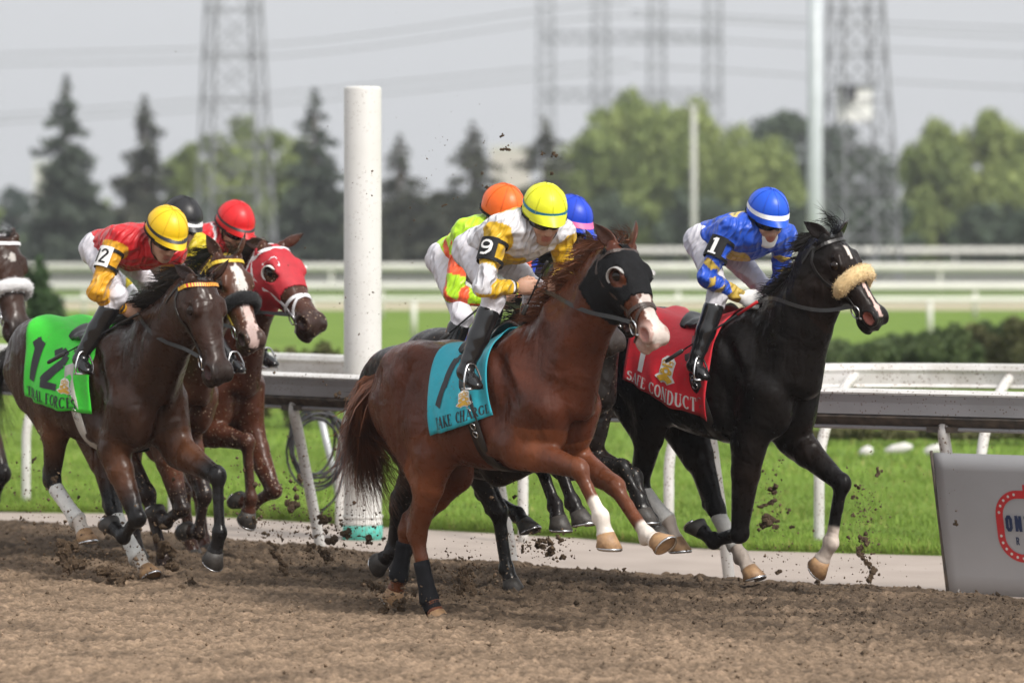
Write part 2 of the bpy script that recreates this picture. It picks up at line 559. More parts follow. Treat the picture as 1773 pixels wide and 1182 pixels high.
# turf sheet to the horizon, with a raised edge along the path
m, N, L, b = nodes_mat('turf')
b.inputs['Roughness'].default_value = 0.9; b.inputs['Specular IOR Level'].default_value = 0.1
tc = N.new('ShaderNodeTexCoord')
nz = N.new('ShaderNodeTexNoise'); nz.inputs['Scale'].default_value = 0.6; nz.inputs['Detail'].default_value = 8
L.new(tc.outputs['Object'], nz.inputs['Vector'])
rp = N.new('ShaderNodeValToRGB')
rp.color_ramp.elements[0].position = 0.32; rp.color_ramp.elements[0].color = (0.115, 0.190, 0.030, 1)
rp.color_ramp.elements[1].position = 0.68; rp.color_ramp.elements[1].color = (0.172, 0.255, 0.046, 1)
L.new(nz.outputs['Fac'], rp.inputs['Fac']); L.new(rp.outputs[0], b.inputs['Base Color'])
n2 = N.new('ShaderNodeTexNoise'); n2.inputs['Scale'].default_value = 60; bp = N.new('ShaderNodeBump'); bp.inputs['Strength'].default_value = 0.6; bp.inputs['Distance'].default_value = 0.03
L.new(tc.outputs['Object'], n2.inputs['Vector']); L.new(n2.outputs['Fac'], bp.inputs['Height']); L.new(bp.outputs[0], b.inputs['Normal'])
TURF = m
vt, ft = [], []
xs_ = np.linspace(-60, 60, 241)
for z_, dy in ((LOWZ-0.04, 0.0), (LOWZ+0.005, 0.015), (LOWZ+0.012, 0.12)):
    vt += [(x, turf_y(x)+dy, z_) for x in xs_]
n_ = len(xs_)
vt += [(x, 75.0+0*x, LOWZ+0.012) for x in xs_]
vt += [(x*45, 5000.0, LOWZ+0.012) for x in xs_]
for r_ in range(4):
    ft += [(r_*n_+i, r_*n_+i+1, (r_+1)*n_+i+1, (r_+1)*n_+i) for i in range(n_-1)]
vt2 = [tuple(p) for p in vt]
tag(mesh_obj('turf', vt2, ft, TURF, None, False), kind='structure')
b0 = len(vt2)
for sgn in (-1, 1):        # turf further out to both sides
    xe = sgn*60.0; 
    tag(mesh_obj('ground', [(xe, turf_y(xe), LOWZ+0.012), (sgn*2700, turf_y(xe), LOWZ+0.012), (sgn*2700, 5000, LOWZ+0.012), (xe*45, 5000, LOWZ+0.012), (xe, 75, LOWZ+0.012)], [(0, 1, 2, 3, 4)] if sgn > 0 else [(4, 3, 2, 1, 0)], TURF, None, False), kind='structure')

# far sand tracks crossing the infield
SAND = mat('sand', (0.46, 0.40, 0.28), rough=0.95, mix=(0.38, 0.33, 0.23), nscale=0.4, detail=8, bump=0.2, bscale=30)
tag(mesh_obj('sand_track', [(-70, 118, LOWZ+0.02), (70, 118, LOWZ+0.02), (70, 138, LOWZ+0.02), (-70, 138, LOWZ+0.02)], [(0, 1, 2, 3)], SAND, None, False), kind='structure')
TAR = mat('service_road', (0.10, 0.10, 0.085), rough=0.9, mix=(0.07, 0.08, 0.05), nscale=0.5, detail=8)
tag(mesh_obj('service_road', [(-90, 152, LOWZ+0.02), (90, 152, LOWZ+0.02), (130, 238, LOWZ+0.02), (-130, 238, LOWZ+0.02)], [(0, 1, 2, 3)], TAR, None, False), kind='structure')

# grass blades on the turf the camera sees
def blades(n, ylo, yhi, h0, h1, w0, seed, xr=6.0, edge=0.0):
    r = np.random.default_rng(seed)
    x = r.uniform(-xr, xr, n)
    if edge: y = turf_y(x) + r.exponential(edge, n)
    else: y = turf_y(x) + ylo + (yhi-ylo)*r.random(n)**1.3
    h = r.uniform(h0, h1, n)*(1+0.25*np.sin(x*1.7+y*2.3)); a = r.uniform(0, 6.283, n); w = w0*r.uniform(0.7, 1.3, n)
    lean = r.normal(0, 0.35, (n, 2))*h[:, None]
    b1 = np.stack([x+np.cos(a)*w, y+np.sin(a)*w, np.full(n, LOWZ+0.005)], 1); b2 = np.stack([x-np.cos(a)*w, y-np.sin(a)*w, np.full(n, LOWZ+0.005)], 1)
    tp = np.stack([x+lean[:, 0], y+lean[:, 1], h+LOWZ], 1)
    V = np.stack([b1, b2, tp], 1).reshape(-1, 3)
    g = r.random(n)[:, None]
    big = (0.5+0.5*np.sin(x*0.9+0.6*np.sin(y*1.1))*np.sin(y*0.7+x*0.35))[:, None]
    C = np.array((0.122, 0.205, 0.026))*(1-g) + np.array((0.215, 0.315, 0.056))*g
    C = C*(0.82+0.30*big)
    yel = r.random(n) < 0.06; C[yel] = (0.30, 0.28, 0.09)
    return V, np.arange(3*n).reshape(-1, 3), np.repeat(C, 3, 0)
bl = [blades(110000, 0.02, 9.0, 0.035, 0.065, 0.0045, 21, 5.4), blades(14000, 0, 0, 0.04, 0.085, 0.004, 22, 5.4, 0.07), blades(40000, 9.0, 26.0, 0.05, 0.09, 0.010, 23, 8.5)]
off = 0; Vs, Fs, Cs = [], [], []
for V_, F_, C_ in bl:
    Vs.append(V_); Fs.append(F_+off); Cs.append(C_); off += len(V_)
GRASS = attr_mat('grass_blade', rough=0.7, spec=0.2, noise=0.15, nscale=2, bump=0)
tag(mesh_obj('grass', np.concatenate(Vs), np.concatenate(Fs), GRASS, None, False, np.concatenate(Cs)), 'mown bright green grass of the turf course', 'grass', kind='stuff')

# ------------------------------------------------------------------ rails along the track
PAINT = mat('white_rail_paint', (0.64, 0.63, 0.62), rough=0.45, mix=(0.50, 0.48, 0.45), nscale=6, detail=8, bump=0.08, bscale=40, specks=0.42)
ALU = mat('grey_rail_cover', (0.40, 0.40, 0.42), rough=0.42, spec=0.5, mix=(0.31, 0.31, 0.32), nscale=3, detail=9, bump=0.06, bscale=60, specks=0.3)
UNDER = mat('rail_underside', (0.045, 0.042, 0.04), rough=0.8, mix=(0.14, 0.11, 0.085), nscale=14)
rail_pts = [px_ground(*p, LOWZ) for p in ((-500, 868), (-150, 893), (200, 924), (555, 955), (888, 982), (1262, 1003), (1640, 1022), (2050, 1043))]
rail_ctrl = [(p.x, p.y) for p in rail_pts]
def extend(c, k0, k1):
    c = [np.array(p) for p in c]
    d0, d1 = _n(c[0]-c[1]), _n(c[-1]-c[-2])
    return [c[0]+d0*k0] + c + [c[-1]+d1*k1]
rail_curve = catmull([np.array((*p, 0)) for p in extend(rail_ctrl, 12, 12)], 8)
def curve_frames(cv):
    out = []
    for i, p in enumerate(cv):
        t = _n(cv[min(i+1, len(cv)-1)]-cv[max(i-1, 0)])
        out.append((p, t, np.array([t[1], -t[0], 0.0])))       # n: towards the track (camera side)
    return out
rail_curve = [q + np.array([0, 0, LOWZ]) for q in rail_curve]
RF = curve_frames(rail_curve)
for i, (p, t, n) in enumerate(RF):
    if n[1] > 0: RF[i] = (p, t, -n)
def sweep(frames, prof, closed=True):
    mb = MB(); vs_, fs = [], []; k = len(prof)
    for p, t, n in frames:
        for (a, z) in prof: vs_.append(p + n*a + np.array([0, 0, z]))
    for i in range(len(frames)-1):
        for j in range(k if closed else k-1):
            j2 = (j+1) % k
            fs.append((i*k+j, i*k+j2, (i+1)*k+j2, (i+1)*k+j))
    mb.add(vs_, fs)
    return mb
rail = empty('safety_rail', RF[len(RF)//2][0])
def child(mb, name, m_, parent, smooth=False):
    o = parent.location if parent.parent is None else parent.parent.location
    mb.v = [(v[0]-o[0], v[1]-o[1], v[2]-o[2]) for v in mb.v]
    return mb.build(name, m_, parent, smooth)
child(sweep(RF, [(0.265, 1.035), (0.295, 1.140), (0.290, 1.153), (0.275, 1.030)]), 'rail_face', ALU, rail)
child(sweep(RF, [(0.293, 1.154), (0.298, 1.145), (0.300, 1.157), (0.275, 1.171), (0.130, 1.175), (0.050, 1.155), (0.050, 1.145), (0.270, 1.153)]), 'rail_top', PAINT, rail)
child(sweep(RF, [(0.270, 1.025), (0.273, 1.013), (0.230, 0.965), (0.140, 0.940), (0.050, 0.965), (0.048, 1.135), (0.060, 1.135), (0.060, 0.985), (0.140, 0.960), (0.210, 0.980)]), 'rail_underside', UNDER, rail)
child(sweep(RF, [(0.235, 0.940), (0.245, 0.950), (0.230, 0.963), (0.215, 0.953)]), 'lower_lip', ALU, rail)
cum = [0]
for i in range(1, len(RF)): cum.append(cum[-1]+np.linalg.norm(RF[i][0]-RF[i-1][0]))
def at_s(frames, cum, s):
    i = int(np.clip(np.searchsorted(cum, s)-1, 0, len(frames)-2)); f = (s-cum[i])/(cum[i+1]-cum[i])
    return frames[i][0]*(1-f)+frames[i+1][0]*f, frames[i][1], frames[i][2]
def s_of(frames, cum, P_):
    d = [np.linalg.norm(f[0][:2]-np.array(P_)[:2]) for f in frames]
    return cum[int(np.argmin(d))]
sp_ = [s_of(RF, cum, p) for p in rail_pts]
post_s = [sp_[0]-1.5, sp_[0], sp_[1], sp_[2], sp_[3], sp_[4], sp_[5], sp_[6]+0.16, sp_[7]]
for s_ in post_s:
    p, t, n = at_s(RF, cum, s_)
    mb = MB()
    pts = [p+np.array([0, 0, -0.08]), p+n*0.0+np.array([0, 0, 0.02]), p+n*0.07+np.array([0, 0, 0.32]), p+n*0.15+np.array([0, 0, 0.64]), p+n*0.195+np.array([0, 0, 0.82]), p+n*0.225+np.array([0, 0, 0.92]), p+n*0.21+np.array([0, 0, 0.99])]
    mb.tube([Vector(q) for q in catmull(pts, 4)], 0.036, 14)
    child(mb, 'post', PAINT, rail, True)
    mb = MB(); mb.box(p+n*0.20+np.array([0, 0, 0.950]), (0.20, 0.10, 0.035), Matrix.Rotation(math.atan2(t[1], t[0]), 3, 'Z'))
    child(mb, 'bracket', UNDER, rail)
tag(rail, 'grey topped safety rail on curved white posts beside the dirt', 'rail')

RF2 = []
for i, (p, t, n) in enumerate(RF):
    f = i/(len(RF)-1)
    RF2.append((p - n*(1.55+1.75*smooth01(np.array(f), 0.40, 0.68)), t, n))
cum2 = [0]
for i in range(1, len(RF2)): cum2.append(cum2[-1]+np.linalg.norm(RF2[i][0]-RF2[i-1][0]))
rail2 = empty('turf_rail', RF2[len(RF2)//2][0])
child(sweep(RF2, [(-0.500, 1.190), (-0.460, 1.205), (-0.400, 1.195), (-0.385, 1.160), (-0.400, 1.135), (-0.410, 1.065), (-0.390, 1.045), (-0.410, 1.030), (-0.480, 1.035), (-0.510, 1.105)]), 'rail_tube', PAINT, rail2)
for px_ in (47, 300, 590, 905, 1156, 1420, 1700):
    # stand each post where its picture column meets this rail's foot line
    k = min(range(len(RF2)*20), key=lambda q: abs((lambda P_: CX + FPX*P_[0]/P_[1] - px_)(at_s(RF2, cum2, cum2[-1]*q/(len(RF2)*20))[0])))
    p, t, n = at_s(RF2, cum2, cum2[-1]*k/(len(RF2)*20))
    mb = MB()
    pts = [p+np.array([0, 0, -0.06]), p+np.array([0, 0, 0.35]), p-n*0.01+np.array([0, 0, 0.58]), p-n*0.09+np.array([0, 0, 0.80]), p-n*0.26+np.array([0, 0, 1.00]), p-n*0.44+np.array([0, 0, 1.13])]
    mb.tube([Vector(q) for q in catmull(pts, 4)], 0.036, 14)
    child(mb, 'post', PAINT, rail2, True)
tag(rail2, 'white tube rail on gooseneck posts standing in the turf', 'rail')

# leftover short markers lying in the grass
for i, (px_, py_, w_) in enumerate(((1500, 793, 0.06), (1556, 788, 0.13), (1618, 790, 0.10))):
    p = px_ground(px_, py_, LOWZ)
    mb = MB(); mb.tube([Vector((-w_, 0, 0.03)), Vector((-w_*0.4, 0, 0.05)), Vector((w_*0.5, 0, 0.075)), Vector((w_, 0, 0.08))], [0.03, 0.05, 0.05, 0.02], 10)
    o = mb.build('turf_marker', PAINT, None, True); o.location = p
    tag(o, 'small white turf marker lying in the grass beyond the rail', 'marker', 'white markers in the grass')

# ------------------------------------------------------------------ white furlong pole
pp = px_ground(628, 930, LOWZ)
POLE = mat('pole_paint', (0.64, 0.63, 0.61), rough=0.5, mix=(0.57, 0.56, 0.53), nscale=2.5, detail=8, bump=0.05, bscale=20, specks=0.26)
TEAL = mat('teal_paint', (0.10, 0.48, 0.40), rough=0.5, mix=(0.08, 0.40, 0.33), nscale=9, specks=0.45)
pole = empty('furlong_pole', pp)
mb = MB(); mb.lathe([(0.133, 0.085), (0.135, 0.10), (0.1315, 0.125), (0.130, 0.16), (0.1295, 1.5), (0.1285, 3.070), (0.125, 3.083), (0.115, 3.090)], (0, 0, 0), 48)
mb.build('post', POLE, pole, True)
mb = MB(); mb.lathe([(0.138, -0.05), (0.138, 0.078), (0.135, 0.084)], (0, 0, 0), 48)
mb.build('base_band', TEAL, pole, True)
mb = MB(); mb.lathe([(0.136, 0.135), (0.1385, 0.140), (0.1385, 0.150), (0.136, 0.155)], (0, 0, 0), 48, close=False)
mb.build('collar', POLE, pole, True)
tag(pole, 'thick round white pole with teal band at its foot', 'pole')

# coil of cable hanging behind the rail
CABLE = mat('cable', (0.03, 0.03, 0.035), rough=0.5, noise=0.2)
cc = px_at(548, 775, 29.6)
mb = MB(); r_ = np.random.default_rng(4)
for k in range(7):
    rx, rz = r_.uniform(0.12, 0.20), r_.uniform(0.17, 0.27)
    ox, oz = r_.normal(0, 0.02), r_.normal(0, 0.03)
    mb.tube([Vector((ox+rx*math.cos(R(a_)), 0.02*k-0.07+0.03*math.sin(R(a_*2+k*50)), oz+rz*math.sin(R(a_)))) for a_ in range(0, 361, 15)], 0.009, 6, False)
mb.tube([Vector(q) for q in catmull([(0.16, 0, 0.20), (0.20, 0.02, 0.0), (0.15, 0, -0.30), (0.02, 0, -0.45), (-0.02, 0, -cc.z+0.02)], 6)], 0.009, 6)
o = mb.build('cable_coil', CABLE, None, True); o.location = cc
tag(o, 'loose coil of dark cable hanging between the two rails', 'cable')
sp2 = px_ground(596, 893, LOWZ)
mb = MB(); mb.tube([Vector((-0.165, -0.10, 0.72)), Vector((-0.09, -0.05, 0.38)), Vector((0, 0, -0.05))], 0.026, 12)
o = mb.build('brace_post', mat('galvanised', (0.46, 0.47, 0.49), rough=0.45, metal=0.3, noise=0.12, nscale=15), None, True); o.location = sp2
tag(o, 'slanting grey metal brace post next to the white pole', 'post')

# ------------------------------------------------------------------ advertising board under the rail
s0 = s_of(RF, cum, px_ground(1655, 1020, LOWZ)); s1 = s0 + 3.2
BOARD = mat('grey_board', (0.39, 0.39, 0.405), rough=0.55, mix=(0.34, 0.34, 0.352), nscale=2, detail=7, bump=0.05, bscale=60, specks=0.10)
p0, t0, n0 = at_s(RF, cum, s0 + 0.03)
board = empty('advertising_board', p0)
def bpos(a, z, off=0.0):
    """a metres along the board, z up; leans towards the track"""
    p, t, n = at_s(RF, cum, s0+0.03+a)
    f = z/0.80
    return p + n*(0.03+0.20*f+off) + np.array([0, 0, z]) 
mb = MB(); vs_, fs = [], []; na, nz_ = 24, 8
for k_ in (0.0, -0.022):
    for i in range(na+1):
        for j in range(nz_+1):
            vs_.append(bpos(3.2*i/na - 0.02*(1-j/nz_)*0, 0.0+0.815*j/nz_ - (0.02 if j == 0 else 0), k_ + 0.012*math.sin(j/nz_*3.14)))
w_ = nz_+1; nn_ = (na+1)*w_
for i in range(na):
    for j in range(nz_):
        q = (i*w_+j, (i+1)*w_+j, (i+1)*w_+j+1, i*w_+j+1)
        fs.append(q); fs.append(tuple(nn_+k_ for k_ in q[::-1]))
for i in range(na): fs += [(i*w_, nn_+i*w_, nn_+(i+1)*w_, (i+1)*w_), (i*w_+nz_, (i+1)*w_+nz_, nn_+(i+1)*w_+nz_, nn_+i*w_+nz_)]
for j in range(nz_): fs += [(j, j+1, nn_+j+1, nn_+j), (na*w_+j, nn_+na*w_+j, nn_+na*w_+j+1, na*w_+j+1)]
mb.add(vs_, fs); panel = child(mb, 'panel', BOARD, board, True)
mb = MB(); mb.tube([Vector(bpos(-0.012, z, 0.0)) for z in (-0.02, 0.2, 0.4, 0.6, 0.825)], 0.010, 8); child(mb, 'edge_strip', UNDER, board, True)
def bplate(quads, name, m_, parent, off):
    mb = MB()
    for q in quads: mb.add([bpos(a, z, off + 0.012*math.sin(max(0, min(1, z/0.775))*3.14)) for a, z in q], [(0, 1, 2, 3)])
    return child(mb, name, m_, parent)
# lettering positions from the photograph: marquee left edge at x=1728, text baselines at y=918 and 943
def bcoord(px_, py_):
    best = None
    for i in range(0, 330):
        a = i*0.004
        z_lo, z_hi = 0.0, 0.80
        for _ in range(18):
            zm = (z_lo+z_hi)/2; P_ = bpos(a, zm); yy = HY + FPX*(CAMH-P_[2])/P_[1]
            if yy > py_: z_lo = zm
            else: z_hi = zm
        e = abs(CX + FPX*P_[0]/P_[1] - px_)
        if best is None or e < best[0]: best = (e, a, zm)
    return best[1], best[2]
aL, zC = bcoord(1728, 912); _, zT = bcoord(1745, 848); _, zB = bcoord(1750, 972)
RED_P = mat('sign_red', (0.50, 0.025, 0.03), rough=0.5, noise=0.08); NAVY = mat('sign_navy', (0.015, 0.03, 0.09), rough=0.5, noise=0.08)
ring_w = 0.075; Wd = 0.62; ht = (zT-zB)/2; cz_ = (zT+zB)/2; rad = ht*0.72
def rrect(inset, n=40):
    out = []
    hw, hh, r0 = Wd/2-inset, ht-inset, max(rad-inset, 0.02)
    for qx, qz, a0 in ((1, 1, 0), (-1, 1, 90), (-1, -1, 180), (1, -1, 270)):
        for k in range(11):
            an = R(a0+9*k); out.append((aL+Wd/2+qx*(hw-r0)+r0*math.cos(an), cz_+qz*(hh-r0)+r0*math.sin(an)))
    return out
o_, i_ = rrect(0), rrect(ring_w*0.62)
lg = bplate([(i_[k], o_[k], o_[(k+1) % len(o_)], i_[(k+1) % len(o_)]) for k in range(len(o_))], 'marquee_ring', RED_P, board, 0.004)
bplate([((aL+Wd/2-0.12, zT-0.01), (aL+Wd/2+0.12, zT-0.01), (aL+Wd/2+0.12, zT+0.035), (aL+Wd/2-0.12, zT+0.035))], 'marquee_crown', RED_P, lg, 0.0045)
md = rrect(ring_w*0.31)
for k in range(0, len(md), 2):
    mb = MB(); a, z = md[k]; c_ = bpos(a, z, 0.0070+0.012*math.sin(z/0.775*3.14))
    mb.add([c_] + [bpos(a+0.0085*math.cos(R(x)), z+0.0085*math.sin(R(x)), 0.0065+0.012*math.sin(z/0.775*3.14)) for x in range(0, 360, 45)], [(0, 1+j, 1+(j+1) % 8) for j in range(8)])
    child(mb, 'bulb', POLE, lg)
SANS = {'O': [(0.1,0.2,0.1,0.8),(0.1,0.8,0.25,0.97),(0.25,0.97,0.45,0.97),(0.45,0.97,0.6,0.8),(0.6,0.8,0.6,0.2),(0.6,0.2,0.45,0.03),(0.45,0.03,0.25,0.03),(0.25,0.03,0.1,0.2)],
        'N': [(0.1,0,0.1,1),(0.1,1,0.6,0),(0.6,0,0.6,1)], 'T': [(0.35,0,0.35,1),(0.02,0.95,0.68,0.95)], 'A': [(0.05,0,0.35,1),(0.35,1,0.65,0),(0.17,0.3,0.53,0.3)],
        'R': [(0.1,0,0.1,1),(0.1,0.95,0.5,0.95),(0.5,0.95,0.6,0.74),(0.6,0.74,0.5,0.5),(0.5,0.5,0.1,0.5),(0.35,0.5,0.62,0)], 'I': [(0.35,0,0.35,1)],
        'C': [(0.6,0.8,0.45,0.97),(0.45,0.97,0.25,0.97),(0.25,0.97,0.1,0.8),(0.1,0.8,0.1,0.2),(0.1,0.2,0.25,0.03),(0.25,0.03,0.45,0.03),(0.45,0.03,0.6,0.2)],
        'G': [(0.6,0.8,0.45,0.97),(0.45,0.97,0.25,0.97),(0.25,0.97,0.1,0.8),(0.1,0.8,0.1,0.2),(0.1,0.2,0.25,0.03),(0.25,0.03,0.45,0.03),(0.45,0.03,0.6,0.2),(0.6,0.2,0.6,0.48),(0.6,0.48,0.38,0.48)]}
def sans(txt, a0, z0, h, step, w):
    qs = []
    for i, ch in enumerate(txt):
        for (x0, y0, x1, y1) in SANS[ch]:
            A = np.array((a0+i*step+x0*h*0.62, z0+y0*h)); B = np.array((a0+i*step+x1*h*0.62, z0+y1*h)); d = _n(B-A); nn = np.array((-d[1], d[0]))*w/2; d = d*w*0.3
            qs.append([A-nn-d, B-nn+d, B+nn+d, A+nn-d])
    return qs
a1, z1 = bcoord(1746, 917)
bplate(sans('ONTARIO', a1, z1, 0.080, 0.060, 0.019), 'lettering', NAVY, lg, 0.006)
a2, z2 = bcoord(1763, 942)
bplate(sans('RACING', a2, z2, 0.042, 0.052, 0.007), 'lettering', NAVY, lg, 0.006)
tag(board, 'grey panel with red marquee emblem hung below the rail', 'board')
# ------------------------------------------------------------------ distance: rails, hedges, trees, towers
FARP = mat('far_white_rail', (0.62, 0.61, 0.56), rough=0.6, noise=0.06, nscale=1.5)
def far_rail(D, top_px, thick, label, post_dx, slope=0.0, second=None, foot=True, x0=None):
    z = CAMH - (top_px-HY)/FPX*D
    r_ = empty('infield_rail', (0, D, 0))
    half = 0.135*D + 8
    mb = MB(); mb.tube([Vector((-half, slope*half, z-thick)), Vector((0, 0, z-thick)), Vector((half, -slope*half, z-thick))], thick, 10)
    mb.build('rail_tube', FARP, r_, True)
    x = -half + 1.0 if x0 is None else x0
    while x < half:
        mb = MB(); mb.tube([Vector((x, -slope*x, -0.05)), Vector((x, -slope*x, z-thick*1.2))], 0.055, 8)
        mb.build('post', FARP, r_, True)
        x += post_dx
    tag(r_, label, 'rail')
    return r_
far_rail(86, 514, 0.06, 'low cream rail at the near side of the sand track', 2.05, x0=-12.2)
far_rail(105, 489, 0.105, 'broad bright white rail beyond the sand track', 3.6)
far_rail(148, 456, 0.135, 'cream rail along the dark service road', 5.2)
far_rail(236, 429, 0.17, 'pale grey rail in front of the tree line', 9.0)

def leaf_cloud(cens, rads, n, size, seed, cols, droop=0.0):
    """many small leaf faces spread through a set of ellipsoid clumps"""
    r = np.random.default_rng(seed)
    cens, rads = np.array(cens, float), np.array(rads, float)
    w = rads.prod(1)**0.66; k = r.choice(len(cens), n, p=w/w.sum())
    d = r.normal(size=(n, 3)); d /= np.linalg.norm(d, axis=1)[:, None]
    rr = r.random(n)**0.45
    P_ = cens[k] + d*rads[k]*rr[:, None]
    u = r.normal(size=(n, 3)); 
    if droop: u[:, 2] -= droop
    u /= np.linalg.norm(u, axis=1)[:, None]
    v = np.cross(u, r.normal(size=(n, 3))); v /= np.linalg.norm(v, axis=1)[:, None]+1e-9
    s = size*r.uniform(0.6, 1.4, n)[:, None]
    V = np.stack([P_-u*s, P_+v*s*0.45, P_+u*s, P_-v*s*0.45], 1).reshape(-1, 3)
    tone = r.random(len(cens))[k]*0.6 + r.random(n)*0.4
    c0, c1 = np.array(cols[0]), np.array(cols[1])
    C = c0 + (c1-c0)*tone[:, None]
    return V, np.arange(4*n).reshape(-1, 4), np.repeat(C, 4, 0)
LEAF = attr_mat('leaf', rough=0.75, spec=0.15, noise=0.10, nscale=1, bump=0)
BARK = mat('bark', (0.09, 0.07, 0.055), rough=0.9, noise=0.3, nscale=4)

def tree_at(px_, top, base_D, half_px, kind, seed, label, cols, n=9000):
    r = np.random.default_rng(seed)
    s = FPX/base_D
    h = CAMH - (top-HY)/s; w = half_px/s
    root = empty('conifer_tree' if kind == 'spruce' else 'willow_tree' if kind == 'willow' else 'leafy_tree', ((px_-CX)/s, base_D, 0))
    mb = MB()
    if kind == 'spruce':
        mb.tube([Vector((0, 0, -0.1)), Vector((0, 0, h*0.5)), Vector((0, 0, h*0.98))], [0.022*h, 0.013*h, 0.004*h], 8)
        cens, rads = [], []
        lv = 22
        for i in range(lv):
            f = i/(lv-1); z = h*(0.06+0.92*f); R_ = 1.25*w*(1-f)**0.80*r.uniform(0.75, 1.2)+0.03*h*(1-f)+0.05
            nb = max(3, int(9*(1-f)))
            a0 = r.uniform(0, 6.28)
            for k in range(nb):
                if r.random() < 0.16: continue
                a = a0+6.283*k/nb+r.normal(0, 0.25); rl = R_*r.uniform(0.6, 1.15)
                mb.tube([Vector((0, 0, z)), Vector((math.cos(a)*rl*0.9, math.sin(a)*rl*0.9, z-0.16*rl))], [0.02+0.012*rl, 0.012], 5, False)
                for q in (0.35, 0.65, 0.92):
                    cens.append((math.cos(a)*rl*q, math.sin(a)*rl*q, z-0.18*rl*q)); rads.append((0.20*rl+0.09, 0.20*rl+0.09, 0.16*rl*(1.2-q)+0.10))
        V, F, C = leaf_cloud(cens, rads, n, 0.20*h/9, seed, cols, 0.8)
    else:
        mb.tube([Vector((0, 0, -0.1)), Vector((0.03*h, 0, h*0.25)), Vector((0, 0.02*h, h*0.62))], [0.045*h, 0.035*h, 0.012*h], 8)
        cens, rads = [], []
        for k in range(52 if kind == 'willow' else 40):
            a, f = r.uniform(0, 6.28), r.random()
            z = h*(0.16+0.76*f); prof = math.sin(math.pi*min(1, 0.22+0.78*f)**1.15)**0.55 if f < 0.98 else 0.3
            rr = w*0.92*prof*math.sqrt(r.random())
            c = (math.cos(a)*rr, math.sin(a)*rr, z)
            sz = w*r.uniform(0.26, 0.42)*(0.75 if f > 0.8 else 1)
            cens.append(c); rads.append((sz, sz, sz*(1.7 if kind == 'willow' else 0.85)))
            if k < 9: mb.tube([Vector((0, 0, h*0.25)), Vector((c[0]*0.5, c[1]*0.5, h*0.2+c[2]*0.4)), Vector(c)], [0.018*h, 0.012*h, 0.004*h], 6, False)
        V, F, C = leaf_cloud(cens, rads, n, 0.26*h/9, seed, cols, 2.2 if kind == 'willow' else 0.2)
    mb.build('trunk', BARK, root, True)
    mesh_obj('crown', V, F, LEAF, root, False, C)
    tag(root, label, 'tree')
    return root
SPR = ((0.040, 0.055, 0.040), (0.080, 0.100, 0.072)); SPT = ((0.045, 0.055, 0.040), (0.095, 0.100, 0.072))
WIL = ((0.140, 0.190, 0.058), (0.290, 0.335, 0.110)); OLV = ((0.125, 0.170, 0.055), (0.250, 0.295, 0.098)); DRK = ((0.045, 0.068, 0.045), (0.090, 0.118, 0.075))
TREES = [
 (115, 128, 230, 72, 'spruce', 31, 'tall slender dark spruce standing alone against the sky', SPR, 10800),
 (250, 165, 236, 70, 'spruce', 32, 'dark spruce with brownish tip beside the plain lattice tower', SPT, 10080),
 (545, 152, 232, 78, 'spruce', 33, 'dark spruce right behind the white pole', SPR, 10080),
 (692, 232, 228, 80, 'spruce', 34, 'short dark spruce with gaps just past the white pole', SPT, 10080),
 (818, 210, 226, 92, 'spruce', 35, 'broad dark spruce in front of the pale building', SPT, 11520),
 (942, 200, 230, 84, 'spruce', 36, 'dark spruce at the edge of the willow grove', SPT, 10080),
 (330, 245, 262, 70, 'leafy', 41, 'yellow green tree half hidden by the brown tipped spruce', OLV, 9360),
 (405, 196, 268, 92, 'leafy', 42, 'yellow green rounded tree behind the plain lattice tower', OLV, 11520),
 (488, 214, 262, 80, 'leafy', 43, 'yellow green tree between tower and pole spruce', OLV, 9360),
 (1010, 232, 262, 70, 'willow', 50, 'small pale willow next to the grove-edge spruce', WIL, 6480),
 (1085, 170, 262, 100, 'willow', 44, 'tallest pale green willow of the grove', WIL, 14400),
 (1190, 188, 258, 104, 'willow', 45, 'pale green willow behind the thin tan post', WIL, 14400),
 (1290, 232, 254, 98, 'willow', 46, 'drooping pale green willow behind the blue jockey', WIL, 12960),
 (1358, 184, 300, 96, 'leafy', 47, 'dark green broad tree behind the grey lamp mast', DRK, 7200),
 (1460, 214, 300, 90, 'leafy', 48, 'dark green tree seen through the camera tower', DRK, 6480),
 (1622, 215, 250, 74, 'willow', 49, 'willow with a separate side crown beside the camera tower', OLV, 10800),
 (1722, 200, 250, 92, 'willow', 51, 'large drooping willow past the side-crowned willow', WIL, 12960),
 (1830, 210, 262, 90, 'willow', 52, 'drooping willow at the end of the tree line', WIL, 6480),
 (24, 318, 330, 40, 'leafy', 53, 'small bluish green tree far behind the lone spruce', ((0.035, 0.055, 0.045), (0.06, 0.085, 0.07)), 4320),
 (-70, 300, 260, 70, 'leafy', 54, 'leafy yellow green tree beside the small bluish tree', OLV, 4320),
]
for t_ in TREES: tree_at(*t_)

# undergrowth joining the trees: shrubs one can tell apart
r_ = np.random.default_rng(9)
def shrub(px_, top, D, half_px, seed, label, cols, n=3500, group=None, size=None):
    s = FPX/D; h = CAMH-(top-HY)/s; w = half_px/s
    r = np.random.default_rng(seed)
    root = empty('shrub', ((px_-CX)/s, D, 0))
    cens = [(r.normal(0, 0.38)*w, r.normal(0, 0.3)*w, h*r.uniform(0.2, 0.86)) for _ in range(18)]
    rads = [(w*r.uniform(0.25, 0.45),)*2 + (h*r.uniform(0.18, 0.30),) for _ in cens]
    V, F, C = leaf_cloud(cens, rads, n, size or 0.07*h+0.03, seed, cols)
    mb = MB()
    for k in range(4): mb.tube([Vector((0.1*w*(k-1.5), 0, -0.05)), Vector(cens[k])], [0.02*h, 0.008*h], 5)
    mb.build('stem', BARK, root, True)
    mesh_obj('foliage', V, F, LEAF, root, False, C)
    return tag(root, label, 'shrub', group)
